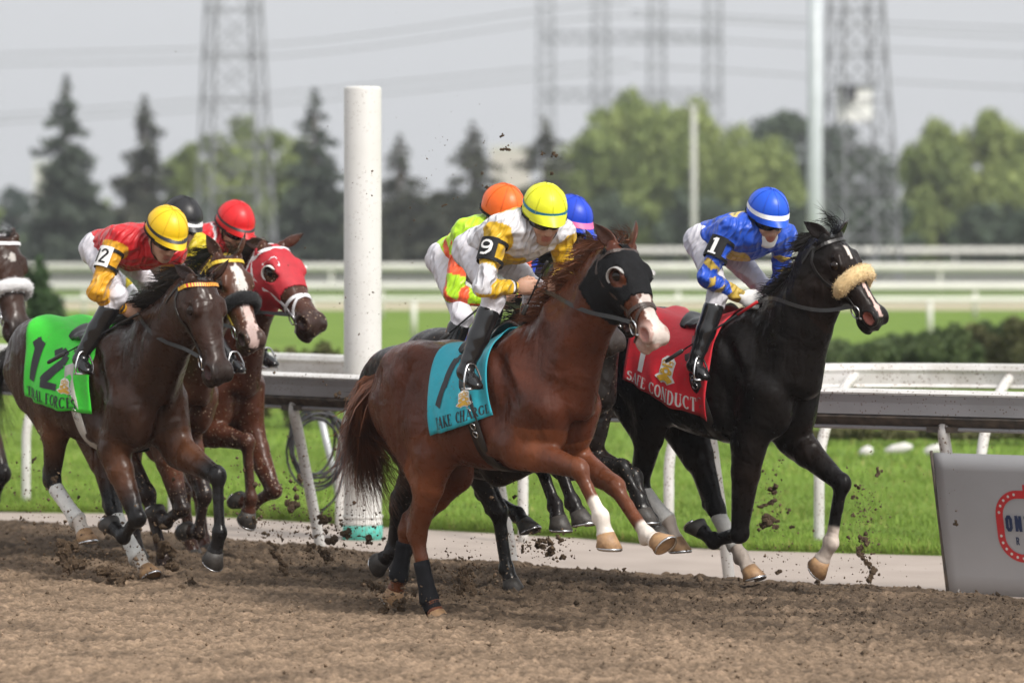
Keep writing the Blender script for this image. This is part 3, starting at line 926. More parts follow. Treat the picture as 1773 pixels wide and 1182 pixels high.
for i, px_ in enumerate(range(-40, 1840, 78)):
    if 1520 < px_ < 1600: continue
    shrub(px_ + r_.normal(0, 12), 352 + r_.normal(0, 16) + (38 if px_ < 220 else 0), 246 + r_.normal(0, 4), 62, 100+i, 'dense dark shrub filling in below the tree line', DRK if i % 3 else OLV, 1800, 'undergrowth below the trees', 0.32)
# hedge plants between rail and infield
HDG = ((0.050, 0.080, 0.032), (0.110, 0.145, 0.058)); BRN = ((0.070, 0.075, 0.032), (0.14, 0.135, 0.058))
for i, (px_, top, cl) in enumerate(((1352, 606, HDG), (1402, 600, HDG), (1450, 600, HDG), (1498, 602, HDG), (1545, 598, HDG), (1590, 588, HDG), (1635, 580, HDG), (1680, 574, BRN), (1726, 568, HDG), (1772, 566, BRN), (1820, 568, HDG))):
    shrub(px_, top-10, 58 + 0.6*(i % 3), 60, 200+i, 'low bushy hedge plant behind the white turf rail', cl, 5500, 'hedge plants behind the turf rail', 0.045)
for i, (px_, top, hw) in enumerate(((560, 600, 44), (500, 606, 46), (618, 610, 40), (430, 612, 44))):
    shrub(px_, top, 46, hw, 230+i, 'brownish low plant behind the rail near the white pole', BRN, 3000, 'brownish plants near the white pole', 0.035)
for i, px_ in enumerate((1330, 1405, 1480, 1555, 1630, 1705, 1780)):
    shrub(px_, 742 + (i % 2)*6, 42.5, 54, 260+i, 'olive brown flowering ground plant along the hedge foot', BRN, 3000, 'flowering plants along the hedge foot', 0.038)
shrub(70, 455, 62, 38, 290, 'dark green upright bush behind the horse with white fleece noseband', ((0.030, 0.060, 0.022), (0.06, 0.10, 0.04)), 6000, None, 0.05)

# ------------------------------------------------------------------ lattice towers
GALV = mat('galvanised_far', (0.20, 0.205, 0.215), rough=0.6, metal=0.0, noise=0.12, nscale=1)
DKST = mat('dark_steel_far', (0.10, 0.10, 0.11), rough=0.6, noise=0.12, nscale=1)
def lattice(name, D, pts, label, m_, bar=0.06, panels=None, depth=None, xbar=True):
    """pts: (py, px_left, px_right) from top to foot; four legs with ring and cross bars"""
    s = FPX/D
    cxp = (pts[-1][1]+pts[-1][2])/2
    o = empty(name, ((cxp-CX)/s, D, 0))
    lv = [(CAMH-(py-HY)/s, (l-cxp)/s, (r-cxp)/s) for py, l, r in pts]
    lv[-1] = (0.0, lv[-1][1], lv[-1][2])
    zt, zb = lv[0][0], 0.0
    zs_ = [q[0] for q in lv][::-1]; ls_ = [q[1] for q in lv][::-1]; rs_ = [q[2] for q in lv][::-1]
    def ring(z):
        l, r = np.interp(z, zs_, ls_), np.interp(z, zs_, rs_); c, h = (l+r)/2, (r-l)/2
        a = R(18)
        return [Vector((c + (x*math.cos(a)-y*math.sin(a))*h*0.80, (x*math.sin(a)+y*math.cos(a))*h*0.80, z)) for x, y in ((-1,-1),(1,-1),(1,1),(-1,1))]
    for k in range(4):
        mb = MB(); mb.tube([ring(z)[k] for z in np.linspace(zb, zt, 12)], bar*1.25, 6); mb.build('leg', m_, o)
    n = panels or 7
    zz = np.linspace(zb, zt, n+1)
    for i in range(n):
        a, b_ = ring(zz[i]), ring(zz[i+1])
        for k in range(4):
            k2 = (k+1) % 4
            mb = MB()
            mb.tube([a[k], b_[k2]], bar*0.62, 5); mb.tube([a[k2], b_[k]], bar*0.62, 5); mb.tube([b_[k], b_[k2]], bar*0.7, 5)
            mb.build('brace', m_, o)
    return tag(o, label, 'tower')
lattice('lattice_tower', 190, [(-60, 358, 450), (200, 346, 466), (350, 338, 474), (470, 330, 482)], 'pale grey lattice tower standing in front of the yellow green trees', GALV, 0.052, 7)
tw = lattice('camera_tower', 180, [(-60, 1438, 1524), (120, 1434, 1534), (260, 1430, 1546), (470, 1424, 1556)], 'lattice camera tower carrying a white cabin', GALV, 0.052, 7)
s = FPX/180
mb = MB(); c_ = ((1478-CX)/s - tw.location.x, -0.2, CAMH-(182-HY)/s)
mb.box(c_, (58/s, 1.3, 58/s))
cab = mb.build('cabin', mat('cabin_white', (0.78, 0.78, 0.75), rough=0.6, noise=0.08), tw)
mb = MB(); mb.box((c_[0]-12/s, -1.0, c_[2]+20/s), (26/s, 0.2, 24/s)); mb.build('window', mat('cabin_glass', (0.015, 0.016, 0.02), rough=0.1, noise=0.1), cab)
mb = MB(); mb.box((c_[0], -0.2, c_[2]+31/s), (64/s, 1.5, 5/s)); mb.build('roof', GALV, cab)

# far transmission tower group: four lattice columns tied by two beams
D = 620; s = FPX/D
tt_ = empty('transmission_tower', ((1092-CX)/s, D, 0))
for px_ in (945, 1040, 1137, 1235):
    x = (px_-1092)/s; mb = MB(); zt = CAMH+(HY+60)/s
    hw = 13/s
    for k, (a, b_) in enumerate(((-1, -1), (1, -1), (1, 1), (-1, 1))):
        mb.tube([Vector((x+a*hw*1.25, b_*hw, 0)), Vector((x+a*hw*0.95, b_*hw*0.9, zt))], 0.10, 5)
    zz = np.linspace(0, zt, 22)
    for i in range(21):
        sg = 1 if i % 2 else -1
        mb.tube([Vector((x-sg*hw, -hw, zz[i])), Vector((x+sg*hw, -hw, zz[i+1]))], 0.08, 5); mb.tube([Vector((x+sg*hw, hw, zz[i])), Vector((x-sg*hw, hw, zz[i+1]))], 0.08, 5)
    mb.build('column', DKST, tt_)
for py_ in (65, 165):
    z = CAMH-(py_-HY)/s; mb = MB(); hw = 9/s; x0, x1 = (938-1092)/s, (1248-1092)/s
    for dz in (-hw, hw):
        for dy in (-0.5, 0.5): mb.tube([Vector((x0, dy, z+dz)), Vector((x1, dy, z+dz))], 0.10, 5)
    n = 22
    for i in range(n):
        a, b_ = x0+(x1-x0)*i/n, x0+(x1-x0)*(i+1)/n; sg = 1 if i % 2 else -1
        for dy in (-0.5, 0.5): mb.tube([Vector((a, dy, z-sg*hw)), Vector((b_, dy, z+sg*hw))], 0.08, 5)
    mb.build('beam', DKST, tt_)
tag(tt_, 'distant transmission tower of four lattice columns tied by beams', 'tower')

WIRE = mat('wire', (0.20, 0.20, 0.215), rough=0.6, noise=0.05)
for i, (pl, pm, pr) in enumerate(((95, 75, 18), (112, 96, 40), (200, 160, 118), (212, 178, 135))):
    mb = MB(); D = 560; s = FPX/D
    P_ = [Vector(((px_-CX)/s, 0, CAMH-(py_-HY)/s)) for px_, py_ in ((-250, pl+6), (0, pl), (500, pm), (935, pr), (1092, pr-14))]
    mb.tube([Vector(q) for q in catmull(P_, 6)], 0.10, 5)
    o = mb.build('power_line', WIRE, None, True); o.location = (0, D, 0)
    tag(o, 'thin power line sagging towards the four-column tower', 'cable', 'power lines ending at the four-column tower')
for i, (pl, pr) in enumerate(((28, 45), (36, 62), (70, 92), (122, 150))):
    mb = MB(); D = 560; s = FPX/D
    P_ = [Vector(((px_-CX)/s, 0, CAMH-(py_-HY)/s)) for px_, py_ in ((1092, pl-8), (1250, pl), (1530, (pl+pr)/2+4), (1900, pr+6), (2200, pr-6))]
    mb.tube([Vector(q) for q in catmull(P_, 6)], 0.10, 5)
    o = mb.build('power_line', WIRE, None, True); o.location = (0, D, 0)
    tag(o, 'thin power line running from the four-column tower past the camera tower', 'cable', 'power lines passing the camera tower')

def mast(px_, D, top, half_px, name, label, m_, cap=None):
    s = FPX/D
    o = empty(name, ((px_-CX)/s, D, 0)); r0 = half_px/s; h = CAMH-(top-HY)/s
    mb = MB(); mb.lathe([(r0*1.12, -0.05), (r0*1.05, h*0.3), (r0*0.95, h)], (0, 0, 0), 20); mb.build('shaft', m_, o, True)
    mb = MB(); mb.lathe([(r0*1.9, -0.02), (r0*1.9, 0.08), (r0*1.2, 0.14)], (0, 0, 0), 20); mb.build('base_plate', m_, o, True)
    if cap:
        mb = MB(); mb.box((0, 0, h+0.05), (r0*3, r0*2, 0.18)); mb.build('cap', m_, o)
    return tag(o, label, 'post')
mast(1411, 118, -140, 12.5, 'lamp_mast', 'tall thick pale grey lamp mast in front of the camera tower', mat('mast_grey', (0.44, 0.47, 0.50), rough=0.4, noise=0.08, nscale=2), True)
mast(1201, 150, 190, 5, 'flag_post', 'thin tan post standing before the willow grove', mat('mast_tan', (0.42, 0.42, 0.39), rough=0.6, noise=0.08), True)

# pale far buildings
def building(px0, px1, top, D, name, label, col_, roofcol):
    s = FPX/D; w = (px1-px0)/s; h = CAMH-(top-HY)/s
    o = empty(name, (((px0+px1)/2-CX)/s, D, 0))
    wm = mat('wall_'+label[:12], col_, rough=0.8, noise=0.08, nscale=0.5)
    mb = MB(); mb.box((0, 0, h/2), (w, w*0.8, h)); mb.build('wall', wm, o)
    mb = MB(); mb.box((0, 0, h+0.25), (w*1.04, w*0.84, 0.5)); mb.build('roof', mat('roof_'+label[:12], roofcol, rough=0.8, noise=0.08), o)
    gm_ = mat('far_glass', (0.10, 0.12, 0.14), rough=0.2, noise=0.2, nscale=2)
    for fl in range(int(h//3.4)):
        for k in range(int(w//3)):
            mb = MB(); mb.box((-w/2+1.6+k*3, -w*0.4-0.03, 1.9+fl*3.4), (1.5, 0.12, 1.6)); mb.build('window', gm_, o)
    return tag(o, label, 'building')
building(850, 918, 262, 420, 'apartment_block', 'pale pinkish apartment block glimpsed between the spruces', (0.50, 0.45, 0.43), (0.52, 0.50, 0.48))
building(60, 100, 285, 520, 'apartment_block', 'pale cream block far behind the lone spruce', (0.55, 0.53, 0.50), (0.5, 0.5, 0.5))
building(1470, 1500, 355, 400, 'office_block', 'white low block seen through the camera tower legs', (0.62, 0.62, 0.62), (0.5, 0.5, 0.5))
# ------------------------------------------------------------------ horses
class Frame:
    """a horse's own upright frame: x forward, y to its left (away from the camera), z up"""
    def __init__(s, a_deg, gnd):
        a = R(a_deg)
        s.a = a
        s.left = Vector((math.sin(a), math.cos(a), 0))
        s.fwd = Vector((math.cos(a), -math.sin(a), 0))
        if isinstance(gnd[0], Frame):                      # beside another runner: (frame, metres to its left, metres ahead)
            g = gnd[0].o + gnd[0].left*gnd[1] + gnd[0].fwd*gnd[2]
        else:
            g = px_ground(gnd[0], gnd[1]) - s.left*gnd[2]
        g.z = 0
        s.o = g
    def loc(s, px, py, lat=0.0):
        k = (px-CX)/FPX; m = (py-HY)/FPX
        Y = (lat + s.o.dot(s.left))/(k*math.sin(s.a) + math.cos(s.a))
        w = Vector((k*Y, Y, CAMH - m*Y)) - s.o
        return np.array([w.dot(s.fwd), lat, w.z])
    def dirloc(s, v):
        v = Vector(v)
        return np.array([v.dot(s.fwd), v.dot(s.left), v.z])

def ik2(A, B, la, lb, sign):
    """joint between A and B in the x-z plane; sign +1 bends forward, -1 back"""
    d = B - A; D = math.hypot(d[0], d[2])
    D2 = min(D, (la+lb)*0.995)
    c = (la*la + D2*D2 - lb*lb)/(2*la*D2); c = max(-1, min(1, c))
    h = la*math.sqrt(1-c*c); x = la*c*(D/D2)
    u = np.array([d[0], 0, d[2]])/max(D, 1e-6)
    n = np.array([-u[2], 0, u[0]])           # left-hand normal in the x-z plane: for u down, n points forward
    J = A + u*x + n*h*sign
    J[1] = A[1] + (B[1]-A[1])*la/(la+lb)
    return J

TR_X   = [-1.22, -1.20, -1.15, -1.07, -0.96, -0.84, -0.70, -0.55, -0.40, -0.25, -0.10, 0.00, 0.10, 0.20, 0.28, 0.33, 0.36]
TR_TOP = [-0.27, -0.19, -0.105,-0.045,-0.01, 0.012, 0.005,-0.035,-0.07, -0.07, -0.03, 0.00, -0.05,-0.14,-0.26,-0.36,-0.46]
TR_BOT = [-0.36, -0.43, -0.49, -0.53, -0.55, -0.555,-0.58, -0.64, -0.685,-0.715,-0.73,-0.735,-0.72,-0.69,-0.65,-0.60,-0.52]
TR_W   = [0.03,  0.08,  0.125, 0.165, 0.205, 0.235, 0.25,  0.262, 0.268, 0.26,  0.225,0.20, 0.19, 0.175,0.145,0.10, 0.03]

HD_T   = [-0.06, 0.00, 0.06, 0.14, 0.24, 0.34, 0.46, 0.58, 0.70, 0.82, 0.90, 0.96, 1.00, 1.02]
HD_TOP = [-0.06, 0.004,0.026,0.040,0.046,0.040,0.028,0.018,0.012,0.012,0.012,0.002,-0.022,-0.05]
HD_BOT = [-0.10,-0.15,-0.195,-0.225,-0.232,-0.205,-0.155,-0.122,-0.106,-0.104,-0.108,-0.106,-0.090,-0.06]
HD_W   = [0.045,0.062,0.076, 0.088, 0.094, 0.092, 0.078, 0.064, 0.054, 0.052, 0.054, 0.048, 0.034, 0.01]

EYE_MAT = mat('eye_dark', (0.010, 0.005, 0.003), rough=0.12, spec=0.35, noise=0.3, nscale=60)
LEATHER = mat('black_leather', (0.014, 0.012, 0.011), rough=0.34, noise=0.35, nscale=40, bump=0.15, bscale=180)
BROWN_LEATHER = mat('dark_brown_leather', (0.035, 0.018, 0.012), rough=0.38, noise=0.35, nscale=40, bump=0.15, bscale=180)
STEEL = mat('steel', (0.55, 0.55, 0.56), rough=0.22, metal=1.0, noise=0.1, nscale=50)
HOOF_TAN = mat('hoof_tan', (0.42, 0.25, 0.12), rough=0.55, mix=(0.26, 0.15, 0.08), nscale=26, bump=0.3, bscale=60)
HOOF_DARK = mat('hoof_dark', (0.06, 0.052, 0.045), rough=0.55, mix=(0.025, 0.022, 0.02), nscale=26, bump=0.3, bscale=60)

def hair_mat(name, c0, c1):
    return mat(name, c0, rough=0.42, mix=c1, nscale=9, spec=0.5)

def strands(mb, paths_w):
    for pts, w in paths_w:
        m = len(pts)
        vs_, fs = [], []
        for i, p in enumerate(pts):
            t = pts[min(i+1, m-1)] - pts[max(i-1, 0)]
            t = _n(t)
            b = np.cross(t, (0.35, 0.9, 0.25)); b = _n(b)
            ww = w*(1 - 0.85*(i/(m-1))**2.2)/2
            vs_ += [p + b*ww, p - b*ww]
        for i in range(m-1):
            fs.append((2*i, 2*i+1, 2*i+3, 2*i+2))
        mb.add(vs_, fs)

def seg_front(p):
    """front-of-leg direction for a segment pointing along p"""
    return np.cross(p, (0, 1.0, 0))

FRAMES = {}
class Horse:
    pass

def build_horse(sp):
    gnd = sp['gnd'] if not isinstance(sp['gnd'][0], str) else (FRAMES[sp['gnd'][0]],)+tuple(sp['gnd'][1:])
    fr = Frame(sp['a'], gnd); FRAMES[sp['key']] = fr
    sc = sp.get('s', 1.0)
    H = Horse(); H.fr = fr; H.sp = sp
    root = empty('racehorse', fr.o, -fr.a)
    H.root = root
    Pt = lambda q, lat: (np.array([q[1], lat if len(q) < 4 else q[3], q[2]], float) if q[0] == 'L' else fr.loc(q[0], q[1], lat if len(q) < 3 else q[2]))
    W0 = Pt(sp['withers'], 0.0)
    H.W0 = W0
    pit = math.tan(R(sp.get('pitch', 0)))
    sx = sp.get('sx', 0.93)
    def T(x, y, z):          # standard-trunk point to local
        xx = x*(sx if x < 0 else 1.0)*sc
        return np.array([W0[0]+xx, y*sc, W0[2] + z*sc + pit*xx])
    H.T = T
    # --- head frame
    poll = Pt(sp['poll'], 0.0); muz = Pt(sp['muz'], 0.0)
    HL = np.linalg.norm(muz-poll); e1 = (muz-poll)/HL
    hs = HL/0.60*sp.get('hk', 1.20)
    H.hs = hs
    roll = sp.get('roll', 0.0)
    e3 = np.cross(e1, np.cross((e1[0]*0+0.0, 1.0, 0.0), e1)); 
    e2 = _n(np.array([0, 1., 0]) - e1*e1[1])
    e3 = _n(np.cross(e1, e2))
    if e3[0] < 0 and e3[2] < 0: e3 = -e3
    if e3 @ np.array([1, 0, 1.0]) < 0: e3 = -e3
    if roll:
        c_, s_ = math.cos(R(roll)), math.sin(R(roll))
        e2, e3 = e2*c_ + e3*s_, e3*c_ - e2*s_
    HP = lambda t, y, z: poll + e1*(t*HL) + e2*(y*hs) + e3*(z*hs)
    H.HP, H.HL, H.e, H.poll = HP, HL, (e1, e2, e3), poll
    # --- legs
    legs = []
    for side in ('near', 'far'):
        sg = -1 if side == 'near' else 1
        kn, fe, ho = sp['fore_'+side]
        K, F, O = Pt(kn, sg*0.125), Pt(fe, sg*0.115), Pt(ho, sg*0.11)
        S = T(0.245, sg*0.150, -0.44)
        if (K-S)[0] > 0.15: S = S + np.array([0.03, 0, 0.02])
        E = ik2(S, K, 0.29*sc, 0.44*sc, -1)
        E[2] = max(E[2], T(0, 0, -0.74)[2]); E[1] = sg*0.145*sc
        legs.append(dict(kind='fore', sg=sg, S=S, E=E, K=K, F=F, O=O))
        hk, fe, ho = sp['hind_'+side]
        K, F, O = Pt(hk, sg*0.135), Pt(fe, sg*0.12), Pt(ho, sg*0.115)
        S = T(-0.90, sg*0.13, -0.28)
        E = ik2(S, K, 0.40*sc, 0.45*sc, +1)
        E[1] = sg*0.165*sc
        legs.append(dict(kind='hind', sg=sg, S=S, E=E, K=K, F=F, O=O))
    for l in legs:
        p = _n(l['O']-l['F'])
        pl = min(max(np.linalg.norm(l['O']-l['F'])*0.62, 0.07), 0.125)*1.0
        l['p'] = p; l['C'] = l['F'] + p*pl
        print(sp['key'], l['kind'], l['sg'], 'S-E %.2f E-K %.2f K-F %.2f F-O %.2f' % tuple(np.linalg.norm(b-a) for a, b in ((l['S'], l['E']), (l['E'], l['K']), (l['K'], l['F']), (l['F'], l['O']))))
    print(sp['key'], 'head', round(HL, 3), 'withers z', round(W0[2], 2), 'poll', np.round(poll-W0, 2))
    H.legs = legs
    pts = [poll, muz, T(-1.22, 0, 0), T(0.36, 0, -0.6), HP(0, 0, 0.1), W0] + [l[k] for l in legs for k in 'SEKFO']
    pts = np.array(pts)
    lo, hi = pts.min(0) - 0.14, pts.max(0) + 0.14
    lo[1], hi[1] = min(lo[1], -0.34), max(hi[1], 0.34)
    fd = Field(lo, hi, sp.get('vox', 0.0098))
    # trunk
    xs = np.array([T(x, 0, 0)[0] for x in TR_X]); X0 = xs
    top = np.array([T(x, 0, z)[2] for x, z in zip(TR_X, TR_TOP)])
    bot = np.array([T(x, 0, z)[2] for x, z in zip(TR_X, TR_BOT)])
    wid = np.array(TR_W)*sc*sp.get('wide', 1.0)
    def trunk(X, Y, Z):
        x = X.ravel()
        # smooth the table a little by averaging neighbouring samples
        tp = sum(np.interp(x+o, xs, top) for o in (-0.04, -0.02, 0, 0.02, 0.04))/5
        bt = sum(np.interp(x+o, xs, bot) for o in (-0.04, -0.02, 0, 0.02, 0.04))/5
        wd = np.interp(x, xs, wid)
        out = np.where(x < xs[0], xs[0]-x, np.where(x > xs[-1], x-xs[-1], 0))
        cz, hz = ((tp+bt)/2)[:, None, None], ((tp-bt)/2)[:, None, None]
        wd = wd[:, None, None]
        zz = (Z-cz)/hz
        w2 = wd*(1 - 0.13*np.clip(zz, -1, 1))
        q = (np.abs(Y/w2)**2.25 + np.abs(zz)**2.25)**(1/2.25)
        return (q-1)*np.minimum(wd, hz)*0.9 + out[:, None, None]
    fd.put((xs[0], -0.32, bot.min()), (xs[-1], 0.32, top.max()), trunk, 0.01, margin=0.10)
    # spine of the withers
    fd.cone(T(-0.22, 0, -0.115), T(0.06, 0, -0.085), 0.06, 0.075, 0.07)
    # neck
    thr = HP(0.10, 0, -0.105)
    nk = sp.get('neck', 1.0); arch = sp.get('arch', 0.03)
    ca, cb = T(0.03, 0, -0.03), HP(0.0, 0, -0.01)
    nd = _n(cb-ca); nv_ = np.array([nd[2], 0, -nd[0]])          # from the crest towards the throat
    cr = lambda t: ca + (cb-ca)*t - nv_*arch*math.sin(math.pi*t)
    n0 = cr(0.0) + nv_*0.315*nk
    c1 = cr(0.36) + nv_*0.225*nk; c2 = cr(0.70) + nv_*0.180*nk
    fd.cone(n0, c1, (0.315*nk, 0.172), (0.225*nk, 0.132), 0.06)
    fd.cone(c1, c2, (0.225*nk, 0.132), (0.180*nk, 0.106), 0.03)
    fd.cone(c2, thr, (0.180*nk, 0.106), (0.142, 0.088), 0.03)
    H.neck = (n0, c1, c2, thr)
    # pectorals, shoulders
    for sg in (-1, 1):
        fd.ell(T(0.285, sg*0.088, -0.53), (0.10, 0.088, 0.15), 0.03)
        fd.cone(T(-0.03, sg*0.125, -0.13), T(0.22, sg*0.158, -0.42), (0.10, 0.05), (0.105, 0.062), 0.05)
        fd.cone(T(-0.16, sg*0.19, -0.32), T(-0.02, sg*0.165, -0.60), (0.12, 0.055), (0.085, 0.055), 0.035)
        # brachiocephalic strap down the neck to the shoulder point
        fd.cone(HP(0.12, sg*0.055, -0.15), T(0.25, sg*0.125, -0.40), (0.05, 0.035), (0.085, 0.055), 0.05)
        fd.ell(T(0.13, sg*0.165, -0.30), (0.07, 0.055, 0.15), 0.022, np.array([[0.86, 0, 0.5], [0, 1, 0], [-0.5, 0, 0.86]]))     # front of the shoulder blade
        fd.ell(T(-0.02, sg*0.175, -0.27), (0.065, 0.052, 0.16), 0.022, np.array([[0.9, 0, 0.43], [0, 1, 0], [-0.43, 0, 0.9]]))
        fd.cone(T(-0.14, sg*0.21, -0.42), T(0.00, sg*0.185, -0.58), (0.060, 0.035), (0.045, 0.035), 0.02)
        # gluteals and haunch
        fd.ell(T(-0.80, sg*0.125, -0.15), (0.27, 0.125, 0.17), 0.06)
        fd.ell(T(-1.08, sg*0.095, -0.27), (0.11, 0.10, 0.21), 0.025); fd.ell(T(-0.93, sg*0.165, -0.30), (0.085, 0.065, 0.22), 0.025)
        fd.ell(T(-0.72, sg*0.20, -0.06), (0.08, 0.045, 0.05), 0.05)          # point of hip
        # grooves between the muscles
        fd.cone(T(0.02, sg*0.215, -0.16), T(0.185, sg*0.235, -0.40), 0.028, 0.022, 0.035, op='c')
        fd.cone(T(-0.10, sg*0.285, -0.20), T(-0.25, sg*0.292, -0.52), 0.022, 0.022, 0.03, op='c')
        fd.ell(T(-0.66, sg*0.305, -0.30), (0.10, 0.05, 0.15), 0.05, op='c')
        fd.cone(T(-1.02, sg*0.235, -0.12), T(-1.00, sg*0.225, -0.50), 0.020, 0.016, 0.03, op='c')
        fd.cone(T(-0.70, sg*0.262, -0.16), T(-0.80, sg*0.262, -0.42), 0.018, 0.014, 0.03, op='c')
    fd.cone(T(0.395, 0, -0.42), T(0.36, 0, -0.66), 0.022, 0.03, 0.03, op='c')
    # legs
    for l in legs:
        sg, S, E, K, F, C = l['sg'], l['S'], l['E'], l['K'], l['F'], l['C']
        fE, fK, fP = (seg_front(_n(b-a)) for a, b in ((E, K), (K, F), (F, C)))
        m = sc*1.06
        if l['kind'] == 'fore':
            fd.cone(S, E, (0.105*m, 0.075*m), (0.095*m, 0.075*m), 0.07)
            M1 = E + (K-E)*0.30
            fd.cone(E, M1, (0.098*m, 0.076*m), (0.082*m, 0.068*m), 0.03)
            fd.cone(M1, K, (0.080*m, 0.066*m), (0.045*m, 0.043*m), 0.02)
            fd.cone(E + (K-E)*0.12 + fE*0.035, E + (K-E)*0.62 + fE*0.012 + np.array([0, sg*0.012, 0]), (0.064*m, 0.052*m), (0.036*m, 0.035*m), 0.009)   # extensor
            fd.cone(E + (K-E)*0.10 - fE*0.045, E + (K-E)*0.70 - fE*0.018, (0.054*m, 0.048*m), (0.027*m, 0.03*m), 0.010)                                # flexor
            fd.ell(K + fK*0.002, (0.044*m, 0.045*m, 0.060*m), 0.022, np.stack([fK, np.cross(_n(F-K), fK), _n(F-K)]))
            fd.ell(K - fK*0.038 - _n(F-K)*0.012, (0.022, 0.022, 0.03), 0.02, np.stack([fK, np.cross(_n(F-K), fK), _n(F-K)]))
            fd.chain([K, K+(F-K)*0.4, F], [(0.036*m, 0.033*m), (0.028*m, 0.026*m), (0.030*m, 0.028*m)], 0.015)
            fd.cone(K - fK*0.030, F - fK*0.024, 0.017*m, 0.017*m, 0.012)
        else:
            fd.cone(T(-0.84, sg*0.13, -0.20), E, (0.19*m, 0.105*m), (0.125*m, 0.09*m), 0.06)
            fd.cone(S + np.array([-0.12*sc, 0, 0.0]), E + (K-E)*0.40 - fE*0.045, (0.125*m, 0.088*m), (0.062*m, 0.052*m), 0.04)
            M1 = E + (K-E)*0.38
            fd.cone(E, M1, (0.112*m, 0.084*m), (0.084*m, 0.066*m), 0.035)
            fd.cone(M1, K, (0.084*m, 0.064*m), (0.046*m, 0.042*m), 0.02)
            cal = K - fE*0.058 - _n(K-E)*0.045
            fd.cone(E + (K-E)*0.45 - fE*0.055, cal, (0.028, 0.022), (0.022, 0.022), 0.02)
            fd.cone(K, cal, (0.044*m, 0.036*m), (0.026*m, 0.026*m), 0.02)
            fd.ell(K, (0.053*m, 0.046*m, 0.066*m), 0.02, np.stack([fK, np.cross(_n(F-K), fK), _n(F-K)]))
            fd.chain([K, K+(F-K)*0.35, F], [(0.042*m, 0.037*m), (0.031*m, 0.029*m), (0.032*m, 0.030*m)], 0.015)
            fd.cone(K - fK*0.034, F - fK*0.026, 0.019*m, 0.018*m, 0.012)
        fd.ell(F, (0.041*m, 0.038*m, 0.044*m), 0.015, np.stack([fK, np.cross(_n(F-K), fK), _n(F-K)]))
        fd.ell(F - (fK+fP)*0.016, (0.028, 0.03, 0.034), 0.015)
        fd.chain([F, C], [(0.033*m, 0.033*m), (0.038*m, 0.040*m)], 0.015)
        fd.ell(C - l['p']*0.004, (0.046, 0.047, 0.02), 0.012, np.stack([fP, np.array([0, 1., 0]), l['p']]))
    # head
    tt = np.array(HD_T); htop, hbot, hwd = np.array(HD_TOP)*hs, np.array(HD_BOT)*hs, np.array(HD_W)*hs
    def head(X, Y, Z):
        x, y, z = X-poll[0], Y-poll[1], Z-poll[2]
        u = (x*e1[0]+y*e1[1]+z*e1[2])/HL
        v = x*e2[0]+y*e2[1]+z*e2[2]
        w = x*e3[0]+y*e3[1]+z*e3[2]
        sh = u.shape; uf = u.ravel()
        tp = (np.interp(uf-0.02, tt, htop)+np.interp(uf, tt, htop)+np.interp(uf+0.02, tt, htop)).reshape(sh)/3
        bt = (np.interp(uf-0.02, tt, hbot)+np.interp(uf, tt, hbot)+np.interp(uf+0.02, tt, hbot)).reshape(sh)/3
        wd = np.interp(uf, tt, hwd).reshape(sh)
        out = np.where(u < tt[0], (tt[0]-u)*HL, np.where(u > tt[-1], (u-tt[-1])*HL, 0))
        cz, hz = (tp+bt)/2, np.maximum((tp-bt)/2, 0.02)
        zz = (w-cz)/hz
        # narrower towards the jaw, broad forehead
        w2 = wd*(1 + 0.10*np.clip(zz, -1, 1) - 0.22*np.clip(-zz-0.2, 0, 1))
        q = (np.abs(v/w2)**2.5 + np.abs(zz)**2.5)**(1/2.5)
        return (q-1)*np.minimum(wd, hz)*0.9 + out
    hp = np.array([HP(t, y, z) for t in (-0.06, 1.02) for y in (-0.1, 0.1) for z in (-0.24, 0.06)])
    fd.put(hp.min(0), hp.max(0), head, 0.035, margin=0.06)
    M = np.stack([e1, e2, e3])
    for sg in (-1, 1):
        fd.ell(HP(0.20, sg*0.064, -0.135), (0.105*hs, 0.030*hs, 0.095*hs), 0.018, M)        # jowl disc
        fd.cone(HP(0.30, sg*0.084, -0.034), HP(0.56, sg*0.060, -0.048), 0.018*hs, 0.012*hs, 0.018)   # cheek ridge
        fd.cone(HP(0.27, sg*0.070, 0.016), HP(0.36, sg*0.078, 0.010), 0.022*hs, 0.018*hs, 0.022)      # brow
        fd.ell(HP(0.325, sg*0.104, -0.010), (0.030*hs, 0.020*hs, 0.022*hs), 0.012, M, op='c')
        fd.cone(HP(0.06, sg*0.056, -0.01), HP(0.03, sg*0.056, 0.010), 0.034*hs, 0.026*hs, 0.02)        # ear root
        fd.ell(HP(0.905, sg*0.046, -0.026), (0.052*hs, 0.026*hs, 0.040*hs), 0.014, M)                # nostril rim
        fd.ell(HP(0.915, sg*0.068, -0.026), (0.032*hs, 0.026*hs, 0.022*hs), 0.006, M, op='c')
        fd.cone(HP(0.80, sg*0.056, -0.082), HP(1.0, sg*0.034, -0.074), 0.006, 0.006, 0.006, op='c')  # mouth line
        fd.cone(HP(0.40, sg*0.084, -0.075), HP(0.72, sg*0.058, -0.060), 0.007, 0.006, 0.015, op='c')
    fd.ell(HP(0.90, 0, -0.105), (0.055*hs, 0.040*hs, 0.026*hs), 0.02, M)                             # chin
    V, Fc = fd.mesh(1)
    # --- colours of the coat
    coat = np.array(sp['coat'])
    C_ = np.tile(coat, (len(V), 1))
    nzv = vnoise(V*9, 3)
    # lighter tone on the upper legs, strongest above mid length
    tan = np.array(sp.get('tan', sp['coat']))
    for l in legs:
        a, b = (l['E'], l['K'])
        d, t = seg_dist(V, a, b)
        wgt = (d < 0.16)*np.clip(1-abs(t-0.35)/0.45, 0, 1)*0.75
        C_ += (tan-coat)*wgt[:, None]
    pts_c = np.array(sp.get('points', sp['coat']))
